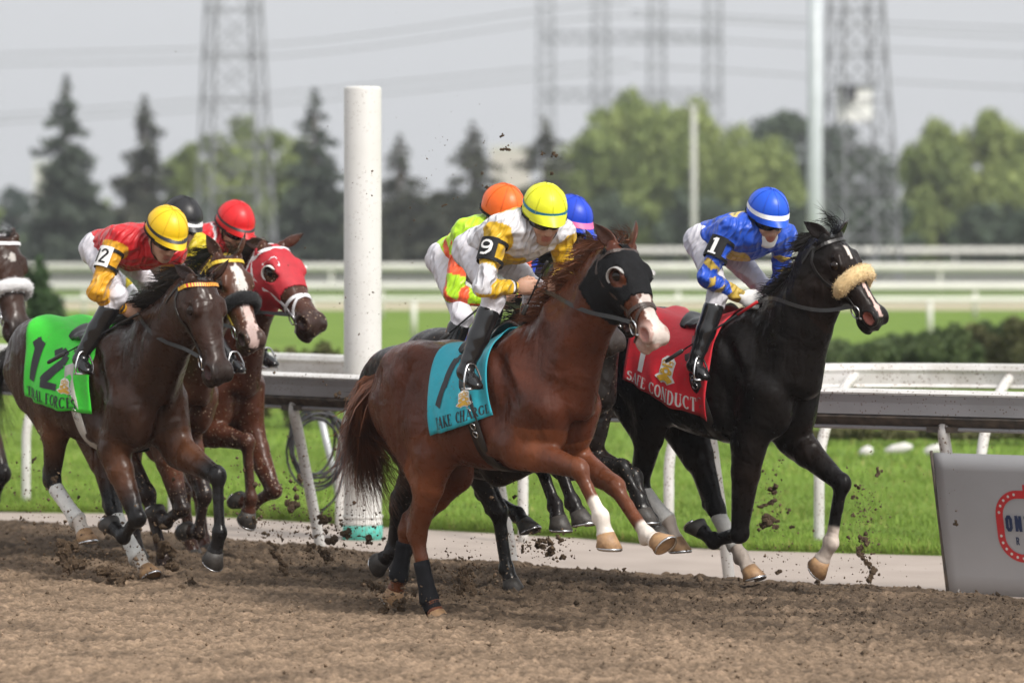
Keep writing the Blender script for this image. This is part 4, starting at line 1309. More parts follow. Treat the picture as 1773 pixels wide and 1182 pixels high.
    for l in legs:
        d1, t1 = seg_dist(V, l['E'], l['K']); d2, t2 = seg_dist(V, l['K'], l['F']); d3, t3 = seg_dist(V, l['F'], l['O'])
        lo_ = np.minimum(d2, d3)
        # lower leg (below knee/hock) takes the point colour, blending in above the joint
        wgt = np.where((d1 < 0.10) & (t1 > 0.5), smooth01(t1 + 0.05*nzv, 0.55, 0.92), 0)
        wgt = np.maximum(wgt, ((lo_ < 0.085) & ((t1 > 0.9) | (d1 > 0.07))).astype(float))
        C_ = C_*(1-wgt[:, None]) + pts_c*wgt[:, None]
    for i, l in enumerate(legs):
        sock = sp.get('socks', {}).get(l['kind'] + ('_near' if l['sg'] < 0 else '_far'))
        if sock is not None:          # fraction of the cannon covered from the fetlock up
            d2, t2 = seg_dist(V, l['K'], l['F']); d3, t3 = seg_dist(V, l['F'], l['O'])
            near = (np.minimum(d2, d3) < 0.08)
            w = near*np.where(d3 < d2 + 0.002, 1.0, smooth01(t2 + 0.04*nzv, 1-sock-0.04, 1-sock+0.04))
            white = np.array(sp.get('sock_col', (0.62, 0.56, 0.50)))
            C_ = C_*(1-w[:, None]) + white*w[:, None]
    # head markings in the head's own frame
    q = V - poll
    u, v, w = (q@e1)/HL, (q@e2)/hs, (q@e3)/hs
    onhead = (u > -0.02) & (np.abs(v) < 0.14) & (w > -0.26) & (w < 0.08) & (u < 1.06)
    facecol = np.array(sp.get('face', sp['coat']))
    fw = onhead*smooth01(u, 0.10, 0.35)*0.8
    C_ = C_*(1-fw[:, None]) + facecol*fw[:, None]
    mz = np.array(sp.get('muzzle', (0.02, 0.016, 0.014)))
    mw = onhead*smooth01(u + 0.03*nzv, 0.74, 0.92)*sp.get('muzzle_w', 0.85)
    C_ = C_*(1-mw[:, None]) + mz*mw[:, None]
    for (t0, t1, y0, hw0, hw1, cc) in sp.get('blaze', []):
        tm = np.clip((u-t0)/(t1-t0), 0, 1)
        hwid = (hw0 + (hw1-hw0)*tm)*(1 + 0.35*vnoise(V*45, 5) + 0.15*vnoise(V*110, 9)); hwid = hwid*np.clip((u-t0)/0.05, 0.1, 1)
        m = onhead & (u > t0+0.02*vnoise(V*30, 6)) & (u < t1) & (np.abs(v-y0) < hwid) & (w > (-0.02 if t1 < 0.8 else -0.06))
        C_[m] = np.array(cc)*(0.9+0.12*vnoise(V[m]*25, 8)[:, None])
    nost = onhead & (((u-0.915)*HL/(0.033*hs))**2 + ((np.abs(v)-0.066)/0.029)**2 + ((w+0.026)/0.0235)**2 < 1.1)
    C_[nost] = np.array(sp.get('nostril', (0.035, 0.012, 0.01)))
    C_ = np.clip(C_, 0.003, 1)
    # --- ears joined to the same skin
    bvh = BVHTree.FromPolygons([tuple(p) for p in V], [tuple(int(i) for i in f) for f in Fc])
    H.bvh = bvh; H.V, H.Fc = V, Fc; H.uvw = (u, v, w)
    allV, allF, allC = [V], [Fc], [C_]
    off = len(V)
    for sg, tip in ((-1, sp['ears'][0]), (1, sp['ears'][1])):
        if tip is None: continue
        base = HP(0.03, sg*0.058, 0.018)
        tipp = Pt(tip, sg*0.10) if len(tip) < 4 else Pt(tip, 0)
        ax = tipp - base; Le = np.linalg.norm(ax)
        Le2 = min(max(Le, 0.15), 0.21); ax = ax/Le
        o0 = np.array([0.45, sg*0.9, 0.1]); out = _n(o0 - ax*np.dot(o0, ax))      # opening turns out and forward
        sd = np.cross(ax, out)
        n = 14
        prof = [(-0.12, 0.026), (0.02, 0.030), (0.16, 0.037), (0.34, 0.040), (0.52, 0.035), (0.70, 0.025), (0.84, 0.014), (0.94, 0.006), (1.0, 0.0008)]
        vv, ff = [], []
        for (t_, r_) in prof:
            for k in range(n):
                an = 2*math.pi*k/n
                c_, s_ = math.cos(an), math.sin(an)
                dp = 0.62*c_ if c_ < 0 else (0.55*c_ - 0.95*min(1, max(0, t_*5))*(1-abs(s_))**0.8)*0.62
                vv.append(base + ax*(t_*Le2) + sd*(s_*r_) + out*(dp*r_) + out*(0.012*math.sin(t_*3.0)))
        for i in range(len(prof)-1):
            for k in range(n):
                k2 = (k+1) % n
                ff.append((i*n+k, i*n+k2, (i+1)*n+k2, (i+1)*n+k))
        vv = np.array(vv); ff = np.array(ff)
        allV.append(vv); allF.append(ff+off); off += len(vv)
        ec = np.array(sp.get('ear_col', sp.get('face', sp['coat'])))
        cc = np.tile(ec, (len(vv), 1)); 
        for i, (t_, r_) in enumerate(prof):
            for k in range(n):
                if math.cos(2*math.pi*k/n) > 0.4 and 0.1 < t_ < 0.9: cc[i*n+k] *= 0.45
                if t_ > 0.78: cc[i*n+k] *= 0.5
        allC.append(cc)
    VV, FF, CC = np.concatenate(allV), np.concatenate(allF), np.concatenate(allC)
    cm = attr_mat('coat_'+sp['key'], rough=sp.get('rough', 0.29), spec=sp.get('spec', 0.26), noise=0.28, nscale=7, bump=0.16, bscale=34, relief=0.24, coat=0.0, sheen=0.0, specks=sp.get('specks', 0.0))
    H.body = mesh_obj('body', VV, FF, cm, root, True, CC)
    # --- eyes
    for sg in (-1, 1):
        c = HP(0.325, sg*0.082, -0.010)
        mb = MB(); mb.lathe([(0.0005, -0.030), (0.018, -0.024), (0.027, -0.012), (0.030, 0), (0.027, 0.012), (0.018, 0.024), (0.0005, 0.030)], c, 14)
        mb.build('eye', EYE_MAT, root, True)
    # --- hooves
    for l in legs:
        key = l['kind'] + ('_near' if l['sg'] < 0 else '_far')
        p, C = l['p'], l['C']; f = seg_front(p); wv = np.array([0, 1., 0])
        mb = MB(); vs_, fs = [], []; n = 18
        for (d0, dh, rf, rb, rl) in ((-0.004, 0.0, 0.047, 0.043, 0.047), (0.03, 0.008, 0.055, 0.048, 0.054), (0.088, 0.042, 0.072, 0.058, 0.066), (0.092, 0.046, 0.066, 0.052, 0.060)):
            for k in range(n):
                an = 2*math.pi*k/n; c_, s_ = math.cos(an), math.sin(an)
                fr_ = rf if c_ > 0 else rb
                drop = d0 - dh*(0.5-0.5*c_)
                vs_.append(C + f*(c_*fr_) + wv*(s_*rl) + p*drop)
        for i in range(3):
            for k in range(n):
                fs.append((i*n+k, i*n+(k+1) % n, (i+1)*n+(k+1) % n, (i+1)*n+k))
        fs.append(tuple(range(n-1, -1, -1))); fs.append(tuple(3*n+k for k in range(n)))
        mb.add(vs_, fs)
        ho = mb.build('hoof', HOOF_TAN if key in sp.get('tan_hooves', ()) else HOOF_DARK, root, True)
        sh = MB(); ring = []
        for k in range(-7, 8):
            an = math.pi*k/9.5; c_, s_ = math.cos(an), math.sin(an)
            ring.append(C + f*(c_*(0.066 if c_ > 0 else 0.05)) + wv*(s_*0.060) + p*(0.096-0.046*(0.5-0.5*c_)))
        sh.tube(ring, 0.009, 6, True, 0.5)
        sh.build('horseshoe', STEEL, ho, True)
        wr = sp.get('wraps', {}).get(key)
        if wr is not None:
            cmat, t0, t1 = wr
            K, F = l['K'], l['F']
            fK = seg_front(_n(F-K))
            ptsw, rr = [], []
            for i in range(15):
                t = t0 + (t1-t0)*i/14
                if t <= 1: q_ = K + (F-K)*t - fK*0.010
                else: q_ = F + (C-F)*(t-1) - fK*0.008
                r_ = 0.049 + 0.010*math.exp(-((t-1.0)/0.12)**2) - 0.004*math.exp(-((t-0.55)/0.25)**2) + 0.0018*(i % 2)
                ptsw.append(q_); rr.append(r_)
            mb = MB(); mb.tube(ptsw, rr, 18, True, 0.86, ref=fK)
            mb.build('leg_wrap', cmat, root, True)
    # --- mane
    if sp.get('mane', True):
        r_ = np.random.default_rng(sp.get('seed', 1))
        mm = MB(); lst = []
        crest = []
        for i in range(60):
            x = W0[0] + 0.02 + (poll[0] - 0.0 - W0[0] - 0.02)*i/59
            zt = bvh.ray_cast(Vector((x, 0, W0[2]+1.4)), Vector((0, 0, -1)))
            if zt[0] is not None: crest.append(np.array(zt[0]))
        crest = np.array(crest)
        nst = sp.get('mane_n', 850)
        for i in range(nst):
            f_ = r_.uniform(0.06, 1)
            c0 = crest[int(f_*(len(crest)-1))] + r_.normal(0, 0.006, 3)
            ln = (0.13 + 0.06*r_.random())*sp.get('mane_l', 1.0)*(0.6+0.4*math.sin(min(1, f_*1.3)*3.14*0.6+0.3))
            side = -1 if r_.random() < sp.get('mane_near', 0.4) else 1
            lift = sp.get('mane_lift', 0.3)*r_.uniform(0.3, 1.2)
            d0 = _n(np.array([-0.55+r_.normal(0, 0.2), side*0.35*r_.random(), 0.9*lift]))
            d1 = _n(np.array([-0.9+r_.normal(0, 0.2), side*(0.3+0.5*r_.random()), -0.35 + 0.5*lift + r_.normal(0, 0.2)]))
            path = [c0 - d0*0.01]
            for k in range(6):
                tk = k/5
                path.append(path[-1] + (d0*(1-tk) + d1*tk)*ln/5 + r_.normal(0, 0.0025, 3))
            lst.append((path, r_.uniform(0.003, 0.008)))
        # forelock
        for i in range(sp.get('forelock', 40)):
            c0 = HP(0.02+0.03*r_.random(), r_.normal(0, 0.02), 0.035)
            d0 = _n(e3*r_.uniform(0.5, 1.0) - e1*0.5 + r_.normal(0, 0.25, 3)); d1 = _n(np.array([-1.0, -0.3, 0.2]) + r_.normal(0, 0.4, 3))
            ln = r_.uniform(0.06, 0.14)*sp.get('forelock_l', 1.0)
            path = [c0]
            for k in range(5):
                path.append(path[-1] + (d0*(1-k/4)+d1*(k/4))*ln/4)
            lst.append((path, 0.006))
        strands(mm, lst)
        mm.build('mane', sp['hair'], root, True)
    # --- tail
    r_ = np.random.default_rng(sp.get('seed', 1)+50)
    dock = T(-1.17, 0, -0.10)
    if 'tail' in sp:
        spine = [dock] + [Pt(q, q[2] if len(q) > 2 and q[0] != 'L' else 0.0) for q in sp['tail']]
    else:
        spine = [dock, dock+np.array([-0.12, 0, 0.03]), dock+np.array([-0.28, 0, -0.02]), dock+np.array([-0.45, 0.02, -0.14]), dock+np.array([-0.62, 0.02, -0.32])]
    spine = np.array(catmull(spine, 5))
    tm_ = MB(); lst = []
    tm_.tube([Vector(p) for p in spine[:8]], [0.035, 0.035, 0.034, 0.032, 0.03, 0.026, 0.022, 0.015], 8)
    for i in range(sp.get('tail_n', 600)):
        st = r_.uniform(0, 0.35)
        en = r_.uniform(0.72, 1.0)
        of = r_.normal(0, 1, 3)*np.array([0.03, 0.035, 0.03])*min(1, 0.4+0.6*sp.get('tail_spread', 1.0))
        spread = r_.normal(0, 1, 3)*np.array([0.05, 0.06, 0.06])*sp.get('tail_spread', 1.0)
        wvd, wvf, wvp = _n(r_.normal(0, 1, 3)), r_.uniform(0.6, 1.5), r_.uniform(0, 6.28)
        path = []
        for k in range(10):
            t = st + (en-st)*k/9
            j = t*(len(spine)-1); a_ = int(j); b_ = min(a_+1, len(spine)-1)
            p = spine[a_]*(1-(j-a_)) + spine[b_]*(j-a_)
            g = (k/9)
            p = p + wvd*math.sin(6.0*g*wvf+wvp)*0.022*g
            path.append(p + of*min(1, g*4)*0.8 + spread*g*g*1.3 + r_.normal(0, 0.003, 3))
        lst.append((path, r_.uniform(0.003, 0.008)*sp.get('tail_w', 1.0)))
    strands(tm_, lst)
    tm_.build('tail', sp.get('tail_hair', sp['hair']), root, True)
    return H

# ------------------------------------------------------------------ tack helpers
def head_pt(H, t, ang, off=0.004):
    """point and normal on the head at length t, angle ang round it (0 forehead, 90 camera side, 180 jaw)"""
    HP, (e1, e2, e3) = H.HP, H.e
    hs = H.hs
    tp, bt, wd = np.interp(t, HD_T, HD_TOP), np.interp(t, HD_T, HD_BOT), np.interp(t, HD_T, HD_W)
    c = HP(t, 0, (tp+bt)/2)
    a = R(ang)
    d = _n(e3*math.cos(a)*(tp-bt)/2 - e2*math.sin(a)*wd)
    ana = c + d*hs*math.sqrt((math.cos(a)*(tp-bt)/2)**2 + (math.sin(a)*wd)**2)
    hit = H.bvh.ray_cast(Vector(c), Vector(d), 0.5)
    p = ana
    if hit[0] is not None and np.linalg.norm(np.array(hit[0])-ana) < 0.035: p = np.array(hit[0])
    return p + d*off, d

def head_strap(H, mb, path, w=0.016, th=0.004, n=4):
    pts = []
    for i in range(len(path)-1):
        for k in range(n):
            s_ = k/n
            pts.append((path[i][0]*(1-s_)+path[i+1][0]*s_, path[i][1]*(1-s_)+path[i+1][1]*s_))
    pts.append(path[-1])
    P, Nn = zip(*[head_pt(H, t, a, 0.002) for t, a in pts])
    mb.strip(P, Nn, w, th)

def torus(mb, c, axis, r, rt, n=20, m=8, sq=1.0):
    ax = Vector(axis).normalized(); a = ax.orthogonal().normalized(); b = ax.cross(a)
    pts = [Vector(c) + a*math.cos(2*math.pi*k/n)*r + b*math.sin(2*math.pi*k/n)*r*sq for k in range(n+1)]
    mb.tube(pts, rt, m, False)

def build_bridle(H, leather=LEATHER, browband=None, noseband=True, nosemat=None, cheekmat=None, ring=True, reins_to=None, bit_t=0.78, nose_t=0.58):
    root = H.root
    br = MB()
    for sg in (1, -1):
        head_strap(H, br, [(0.015, sg*40), (0.04, sg*75), (0.16, sg*92), (0.45, sg*100), (0.64, sg*104), (bit_t-0.03, sg*112)], 0.017)
        head_strap(H, br, [(0.03, sg*80), (0.10, sg*112), (0.20, sg*140), (0.24, sg*165)], 0.012)
    head_strap(H, br, [(0.01, -60), (0.0, 0), (0.01, 60)], 0.022)
    bo = br.build('bridle', cheekmat or leather, root)
    bb = MB(); head_strap(H, bb, [(0.075, -80), (0.10, -45), (0.115, 0), (0.10, 45), (0.075, 80)], 0.022 if browband else 0.018, 0.006, 5)
    bb.build('browband', browband or leather, bo)
    if noseband:
        nb = MB(); head_strap(H, nb, [(nose_t, a) for a in range(-180, 181, 20)], 0.022, 0.005, 2)
        nb.build('noseband', nosemat or leather, bo)
    H.bit = {}
    for sg in (1, -1):
        p, d = head_pt(H, bit_t, sg*112, 0.012)
        H.bit[sg] = p + H.e[0]*(-0.035)
        rb = MB(); torus(rb, p, d, 0.038, 0.0048)
        rb.tube([Vector(p + H.e[0]*0.04), Vector(p + H.e[0]*0.06 - d*0.02)], 0.008, 6)
        rb.build('bit_ring', STEEL, bo, True)
    return bo

def build_reins(H, hand_near, hand_far=None, mat_=None):
    """leather reins from the bit rings to the rider's hands (local points)"""
    mb = MB()
    for sg, hd in ((1, hand_near), (-1, hand_far)):
        if hd is None: continue
        a, b = np.array(H.bit[sg]), np.array(hd)
        pts, nn = [], []
        for i in range(17):
            t = i/16
            p = a + (b-a)*t
            p[2] -= 0.014*math.sin(math.pi*t)
            # keep clear of the neck
            hit = H.bvh.find_nearest(Vector(p))
            if hit[0] is not None:
                d = Vector(p) - hit[0]
                if d.dot(hit[1]) < 0.012:
                    p = np.array(hit[0] + hit[1]*0.012)
            pts.append(p); nn.append((0.2, -sg, 0.15))
        pts = np.array(pts)
        for _ in range(4): pts[1:-1] = pts[1:-1]*0.5 + (pts[:-2]+pts[2:])*0.25
        mb.strip(list(pts), nn, 0.021, 0.005)
    return mb.build('reins', mat_ or LEATHER, H.root)

def trunk_pt(H, x, th, off=0.0):
    """point on the barrel at standard x, angle th from the spine (positive = camera side)"""
    c = H.T(x, 0, -0.36)
    a = R(th)
    d = np.array([0, -math.sin(a), math.cos(a)])
    o = Vector(c + d*0.75)
    hit = H.bvh.ray_cast(o, Vector(-d), 0.75)
    p = np.array(hit[0]) if hit[0] is not None else c + d*0.27
    n = np.array(hit[1]) if hit[0] is not None else d
    return p + d*off, d

class Cloth:
    """saddle cloth laid over the barrel; maps (u: 0 front..1 rear, v: 0 spine..1 hem) to a surface point"""
    def __init__(s, H, xf_top, xr_top, xf_bot, xr_bot, thf, thr, nu=34, nv=24):
        s.H = H
        s.par = (xf_top, xr_top, xf_bot, xr_bot, thf, thr)
        s.nu, s.nv = nu, nv
        G = np.zeros((nu+1, 2*nv+1, 3)); D = np.zeros_like(G)
        for i in range(nu+1):
            for j in range(-nv, nv+1):
                u, v = i/nu, abs(j)/nv
                x = (xf_top*(1-v)+xf_bot*v)*(1-u) + (xr_top*(1-v)+xr_bot*v)*u
                th = (thf*(1-u)+thr*u)*v*(1 if j >= 0 else -1)
                p, d = trunk_pt(H, x, th, 0.014)
                G[i, j+nv] = p; D[i, j+nv] = d
        for _ in range(6):
            g = G.copy()
            g[1:-1, 1:-1] = (G[:-2, 1:-1]+G[2:, 1:-1]+G[1:-1, :-2]+G[1:-1, 2:])*0.125 + G[1:-1, 1:-1]*0.5
            G = g
        # loose folds near the hem and rear edge
        for i in range(nu+1):
            for j in range(2*nv+1):
                u, v = i/nu, abs(j-nv)/nv
                wv = 0.010*math.sin(8*u+4*v) + 0.007*math.sin(17*u-6*v+1.0) + 0.004*math.sin(31*u+9*v)
                G[i, j] += D[i, j]*(wv*v*v + 0.008 + 0.010*v)
        s.G, s.D = G, D
    def build(s, name, m, parent, thick=0.006):
        nu, nv = s.nu, s.nv
        a = s.G.reshape(-1, 3); b = (s.G - s.D*thick).reshape(-1, 3)
        V = np.concatenate([a, b]); w = 2*nv+1; n = len(a); F = []
        for i in range(nu):
            for j in range(2*nv):
                q = (i*w+j, (i+1)*w+j, (i+1)*w+j+1, i*w+j+1)
                F.append(q); F.append(tuple(n+k for k in q[::-1]))
        rim = [i*w for i in range(nu+1)] + [nu*w+j for j in range(1, w)] + [i*w+w-1 for i in range(nu-1, -1, -1)] + [j for j in range(w-2, 0, -1)]
        for k in range(len(rim)):
            p, q = rim[k], rim[(k+1) % len(rim)]
            F.append((p, p+n, q+n, q))
        return mesh_obj(name, V, np.array(F), m, parent, True)
    def at(s, u, v, off):
        i = min(max(u*s.nu, 0), s.nu-1e-6); j = min(max(v*s.nv, 0), s.nv-1e-6) + s.nv
        a, b = int(i), int(j); fu, fv = i-a, j-b
        f = lambda A: (A[a, b]*(1-fu)+A[a+1, b]*fu)*(1-fv) + (A[a, b+1]*(1-fu)+A[a+1, b+1]*fu)*fv
        return f(s.G) + f(s.D)*off
    def print_polys(s, name, polys, m, parent, off=0.0035, thick=0.0025):
        """flat print: list of quads [(u,v)x4] laid on the cloth, each subdivided"""
        mb = MB()
        for q in polys:
            n1 = max(1, int(max(math.hypot(q[1][0]-q[0][0], q[1][1]-q[0][1]), math.hypot(q[2][0]-q[3][0], q[2][1]-q[3][1]))/0.03))
            n2 = max(1, int(max(math.hypot(q[3][0]-q[0][0], q[3][1]-q[0][1]), math.hypot(q[2][0]-q[1][0], q[2][1]-q[1][1]))/0.03))
            vs_, fs = [], []
            for i in range(n1+1):
                for j in range(n2+1):
                    a, b = i/n1, j/n2
                    u = (q[0][0]*(1-a)+q[1][0]*a)*(1-b) + (q[3][0]*(1-a)+q[2][0]*a)*b
                    v = (q[0][1]*(1-a)+q[1][1]*a)*(1-b) + (q[3][1]*(1-a)+q[2][1]*a)*b
                    vs_.append(s.at(u, v, off))
            for i in range(n1):
                for j in range(n2):
                    fs.append((i*(n2+1)+j, (i+1)*(n2+1)+j, (i+1)*(n2+1)+j+1, i*(n2+1)+j+1))
            mb.add(vs_, fs)
        return mb.build(name, m, parent)

# a small serif alphabet: strokes (x0,y0,x1,y1,width) in a 0..w by 0..1 box, y up
TH, TN = 0.17, 0.07
def arc(cx, cy, rx, ry, a0, a1, n=10, thick=TH, thin=TN):
    out = []
    for k in range(n):
        b0, b1 = R(a0+(a1-a0)*k/n), R(a0+(a1-a0)*(k+1)/n)
        w = thin + (thick-thin)*abs(math.cos((b0+b1)/2))
        out.append((cx+rx*math.cos(b0), cy+ry*math.sin(b0), cx+rx*math.cos(b1), cy+ry*math.sin(b1), w))
    return out
def ser(x, y, w=0.26): return [(x-w/2, y, x+w/2, y, 0.055)]
GL = {
 'A': (0.80, [(0.10,0,0.40,1,TN),(0.40,1,0.70,0,TH),(0.2,0.33,0.6,0.33,0.06)]+ser(0.1,0.03)+ser(0.7,0.03)),
 'C': (0.74, arc(0.40,0.5,0.30,0.46,45,315,14)+[(0.62,0.70,0.64,0.95,0.05)]),
 'D': (0.80, [(0.18,0,0.18,1,TH),(0.08,0.03,0.36,0.03,0.06),(0.08,0.97,0.36,0.97,0.06)]+arc(0.34,0.5,0.34,0.47,-90,90,12)),
 'E': (0.66, [(0.18,0,0.18,1,TH),(0.06,0.03,0.58,0.03,0.06),(0.06,0.97,0.56,0.97,0.06),(0.18,0.52,0.45,0.52,0.06),(0.57,0.03,0.6,0.2,0.05),(0.55,0.97,0.57,0.8,0.05)]),
 'F': (0.62, [(0.18,0,0.18,1,TH),(0.06,0.97,0.56,0.97,0.06),(0.18,0.52,0.45,0.52,0.06),(0.55,0.97,0.57,0.8,0.05)]+ser(0.18,0.03)),
 'G': (0.80, arc(0.40,0.5,0.30,0.46,45,330,14)+[(0.62,0.70,0.64,0.95,0.05),(0.64,0.08,0.64,0.42,TH*0.8),(0.48,0.43,0.76,0.43,0.055)]),
 'H': (0.84, [(0.18,0,0.18,1,TH),(0.66,0,0.66,1,TH),(0.18,0.52,0.66,0.52,0.06)]+ser(0.18,0.03)+ser(0.66,0.03)+ser(0.18,0.97)+ser(0.66,0.97)),
 'I': (0.40, [(0.20,0,0.20,1,TH)]+ser(0.20,0.03,0.3)+ser(0.20,0.97,0.3)),
 'K': (0.80, [(0.18,0,0.18,1,TH),(0.20,0.42,0.64,1,TN),(0.32,0.55,0.68,0,TH)]+ser(0.18,0.03)+ser(0.18,0.97)+ser(0.68,0.03)+ser(0.62,0.97)),
 'L': (0.64, [(0.18,0,0.18,1,TH),(0.06,0.03,0.58,0.03,0.06),(0.57,0.03,0.6,0.24,0.05)]+ser(0.18,0.97)),
 'N': (0.86, [(0.16,0,0.16,1,TN),(0.16,1,0.70,0,TH),(0.70,0,0.70,1,TN)]+ser(0.16,0.03)+ser(0.70,0.97)),
 'O': (0.80, arc(0.40,0.5,0.31,0.46,0,360,18)),
 'R': (0.78, [(0.18,0,0.18,1,TH),(0.08,0.97,0.36,0.97,0.06),(0.18,0.50,0.36,0.50,0.06),(0.36,0.5,0.68,0,TH*0.9)]+arc(0.34,0.735,0.24,0.235,-90,90,8)+ser(0.18,0.03)+ser(0.70,0.03,0.16)),
 'S': (0.62, arc(0.31,0.735,0.20,0.225,30,270,10)+arc(0.31,0.27,0.22,0.235,90,-150,10)+[(0.49,0.78,0.50,0.95,0.05),(0.11,0.05,0.10,0.24,0.05)]),
 'T': (0.72, [(0.36,0,0.36,1,TH),(0.06,0.97,0.66,0.97,0.06),(0.07,0.97,0.05,0.76,0.05),(0.65,0.97,0.67,0.76,0.05)]+ser(0.36,0.03)),
 'U': (0.82, [(0.18,0.3,0.18,1,TH),(0.64,0.3,0.64,1,TN)]+arc(0.41,0.31,0.23,0.28,180,360,8)+ser(0.18,0.97)+ser(0.64,0.97)),
 ' ': (0.42, []),
}
def text_quads(txt, x0, y0, h, stretch=0.8, gap=0.06):
    """list of 4-corner quads for txt; returns quads and end x"""
    out, x = [], x0
    for ch in txt:
        w, st = GL[ch]
        for (a, b, c, d, t) in st:
            A = (x+a*h*stretch, y0+b*h); B = (x+c*h*stretch, y0+d*h)
            dx, dy = B[0]-A[0], B[1]-A[1]; L = math.hypot(dx, dy) or 1e-6
            nx, ny = -dy/L*t*h/2, dx/L*t*h/2
            ex, ey = dx/L*0.01*h, dy/L*0.01*h
            out.append([(A[0]-nx-ex, A[1]-ny-ey), (B[0]-nx+ex, B[1]-ny+ey), (B[0]+nx+ex, B[1]+ny+ey), (A[0]+nx-ex, A[1]+ny-ey)])
        x += (w+gap)*h*stretch
    return out, x
# ------------------------------------------------------------------ jockeys
SKIN = attr_mat('skin', rough=0.5, spec=0.35, noise=0.10, nscale=30, bump=0.06, bscale=120, sss=0.08)
SILK = attr_mat('silk', rough=0.42, spec=0.4, noise=0.07, nscale=9, bump=0.30, bscale=26, sheen=0.1, folds=0.55)
BREECH = attr_mat('breeches_cloth', rough=0.6, spec=0.3, noise=0.05, nscale=10, bump=0.25, bscale=30, folds=0.35)
BOOT = mat('boot_leather', (0.010, 0.010, 0.011), rough=0.16, spec=0.6, noise=0.3, nscale=12, bump=0.10, bscale=18)
GLOSSBLACK = mat('gloss_black', (0.008, 0.008, 0.009), rough=0.08, spec=0.6, noise=0.2, nscale=30)
MATTEBLACK = mat('matte_black', (0.010, 0.010, 0.011), rough=0.6, spec=0.2, noise=0.3, nscale=30)
WHITECLOTH = mat('white_cloth', (0.72, 0.71, 0.70), rough=0.7, noise=0.06, nscale=20, bump=0.2, bscale=50)

def build_hand(fd, wrist, fdir, sg, k=0.008, grow=0.0):
    f = _n(fdir); up = _n(np.array([0, 0, 1.]) - f*f[2]); inw = _n(np.cross(up, f)*1.0)
    if inw[1]*(-sg) < 0: inw = -inw           # towards the horse's middle
    g = grow
    M = np.stack([f, up, inw])
    fd.ell(wrist + f*0.045, (0.052+g, 0.043+g, 0.022+g), k*1.5, M)
    for i, (uo, ln) in enumerate(((0.031, 0.92), (0.011, 1.0), (-0.010, 0.95), (-0.030, 0.8))):
        A = wrist + f*0.078 + up*uo
        B = A + f*0.028*ln + inw*0.016
        C = B - f*0.004 + inw*0.028*ln - up*0.002
        D = C - f*0.026*ln + inw*0.002
        fd.cone(A, B, 0.0112+g, 0.0105+g, k); fd.cone(B, C, 0.0105+g, 0.0098+g, k*0.7); fd.cone(C, D, 0.0098+g, 0.0085+g, k*0.7)
    A = wrist + f*0.028 + up*0.034 + inw*0.012
    B = A + f*0.036 + up*0.014 + inw*0.014
    C = B + f*0.028 - up*0.004 + inw*0.012
    fd.cone(A, B, 0.014+g, 0.0115+g, k); fd.cone(B, C, 0.0115+g, 0.0095+g, k*0.7)

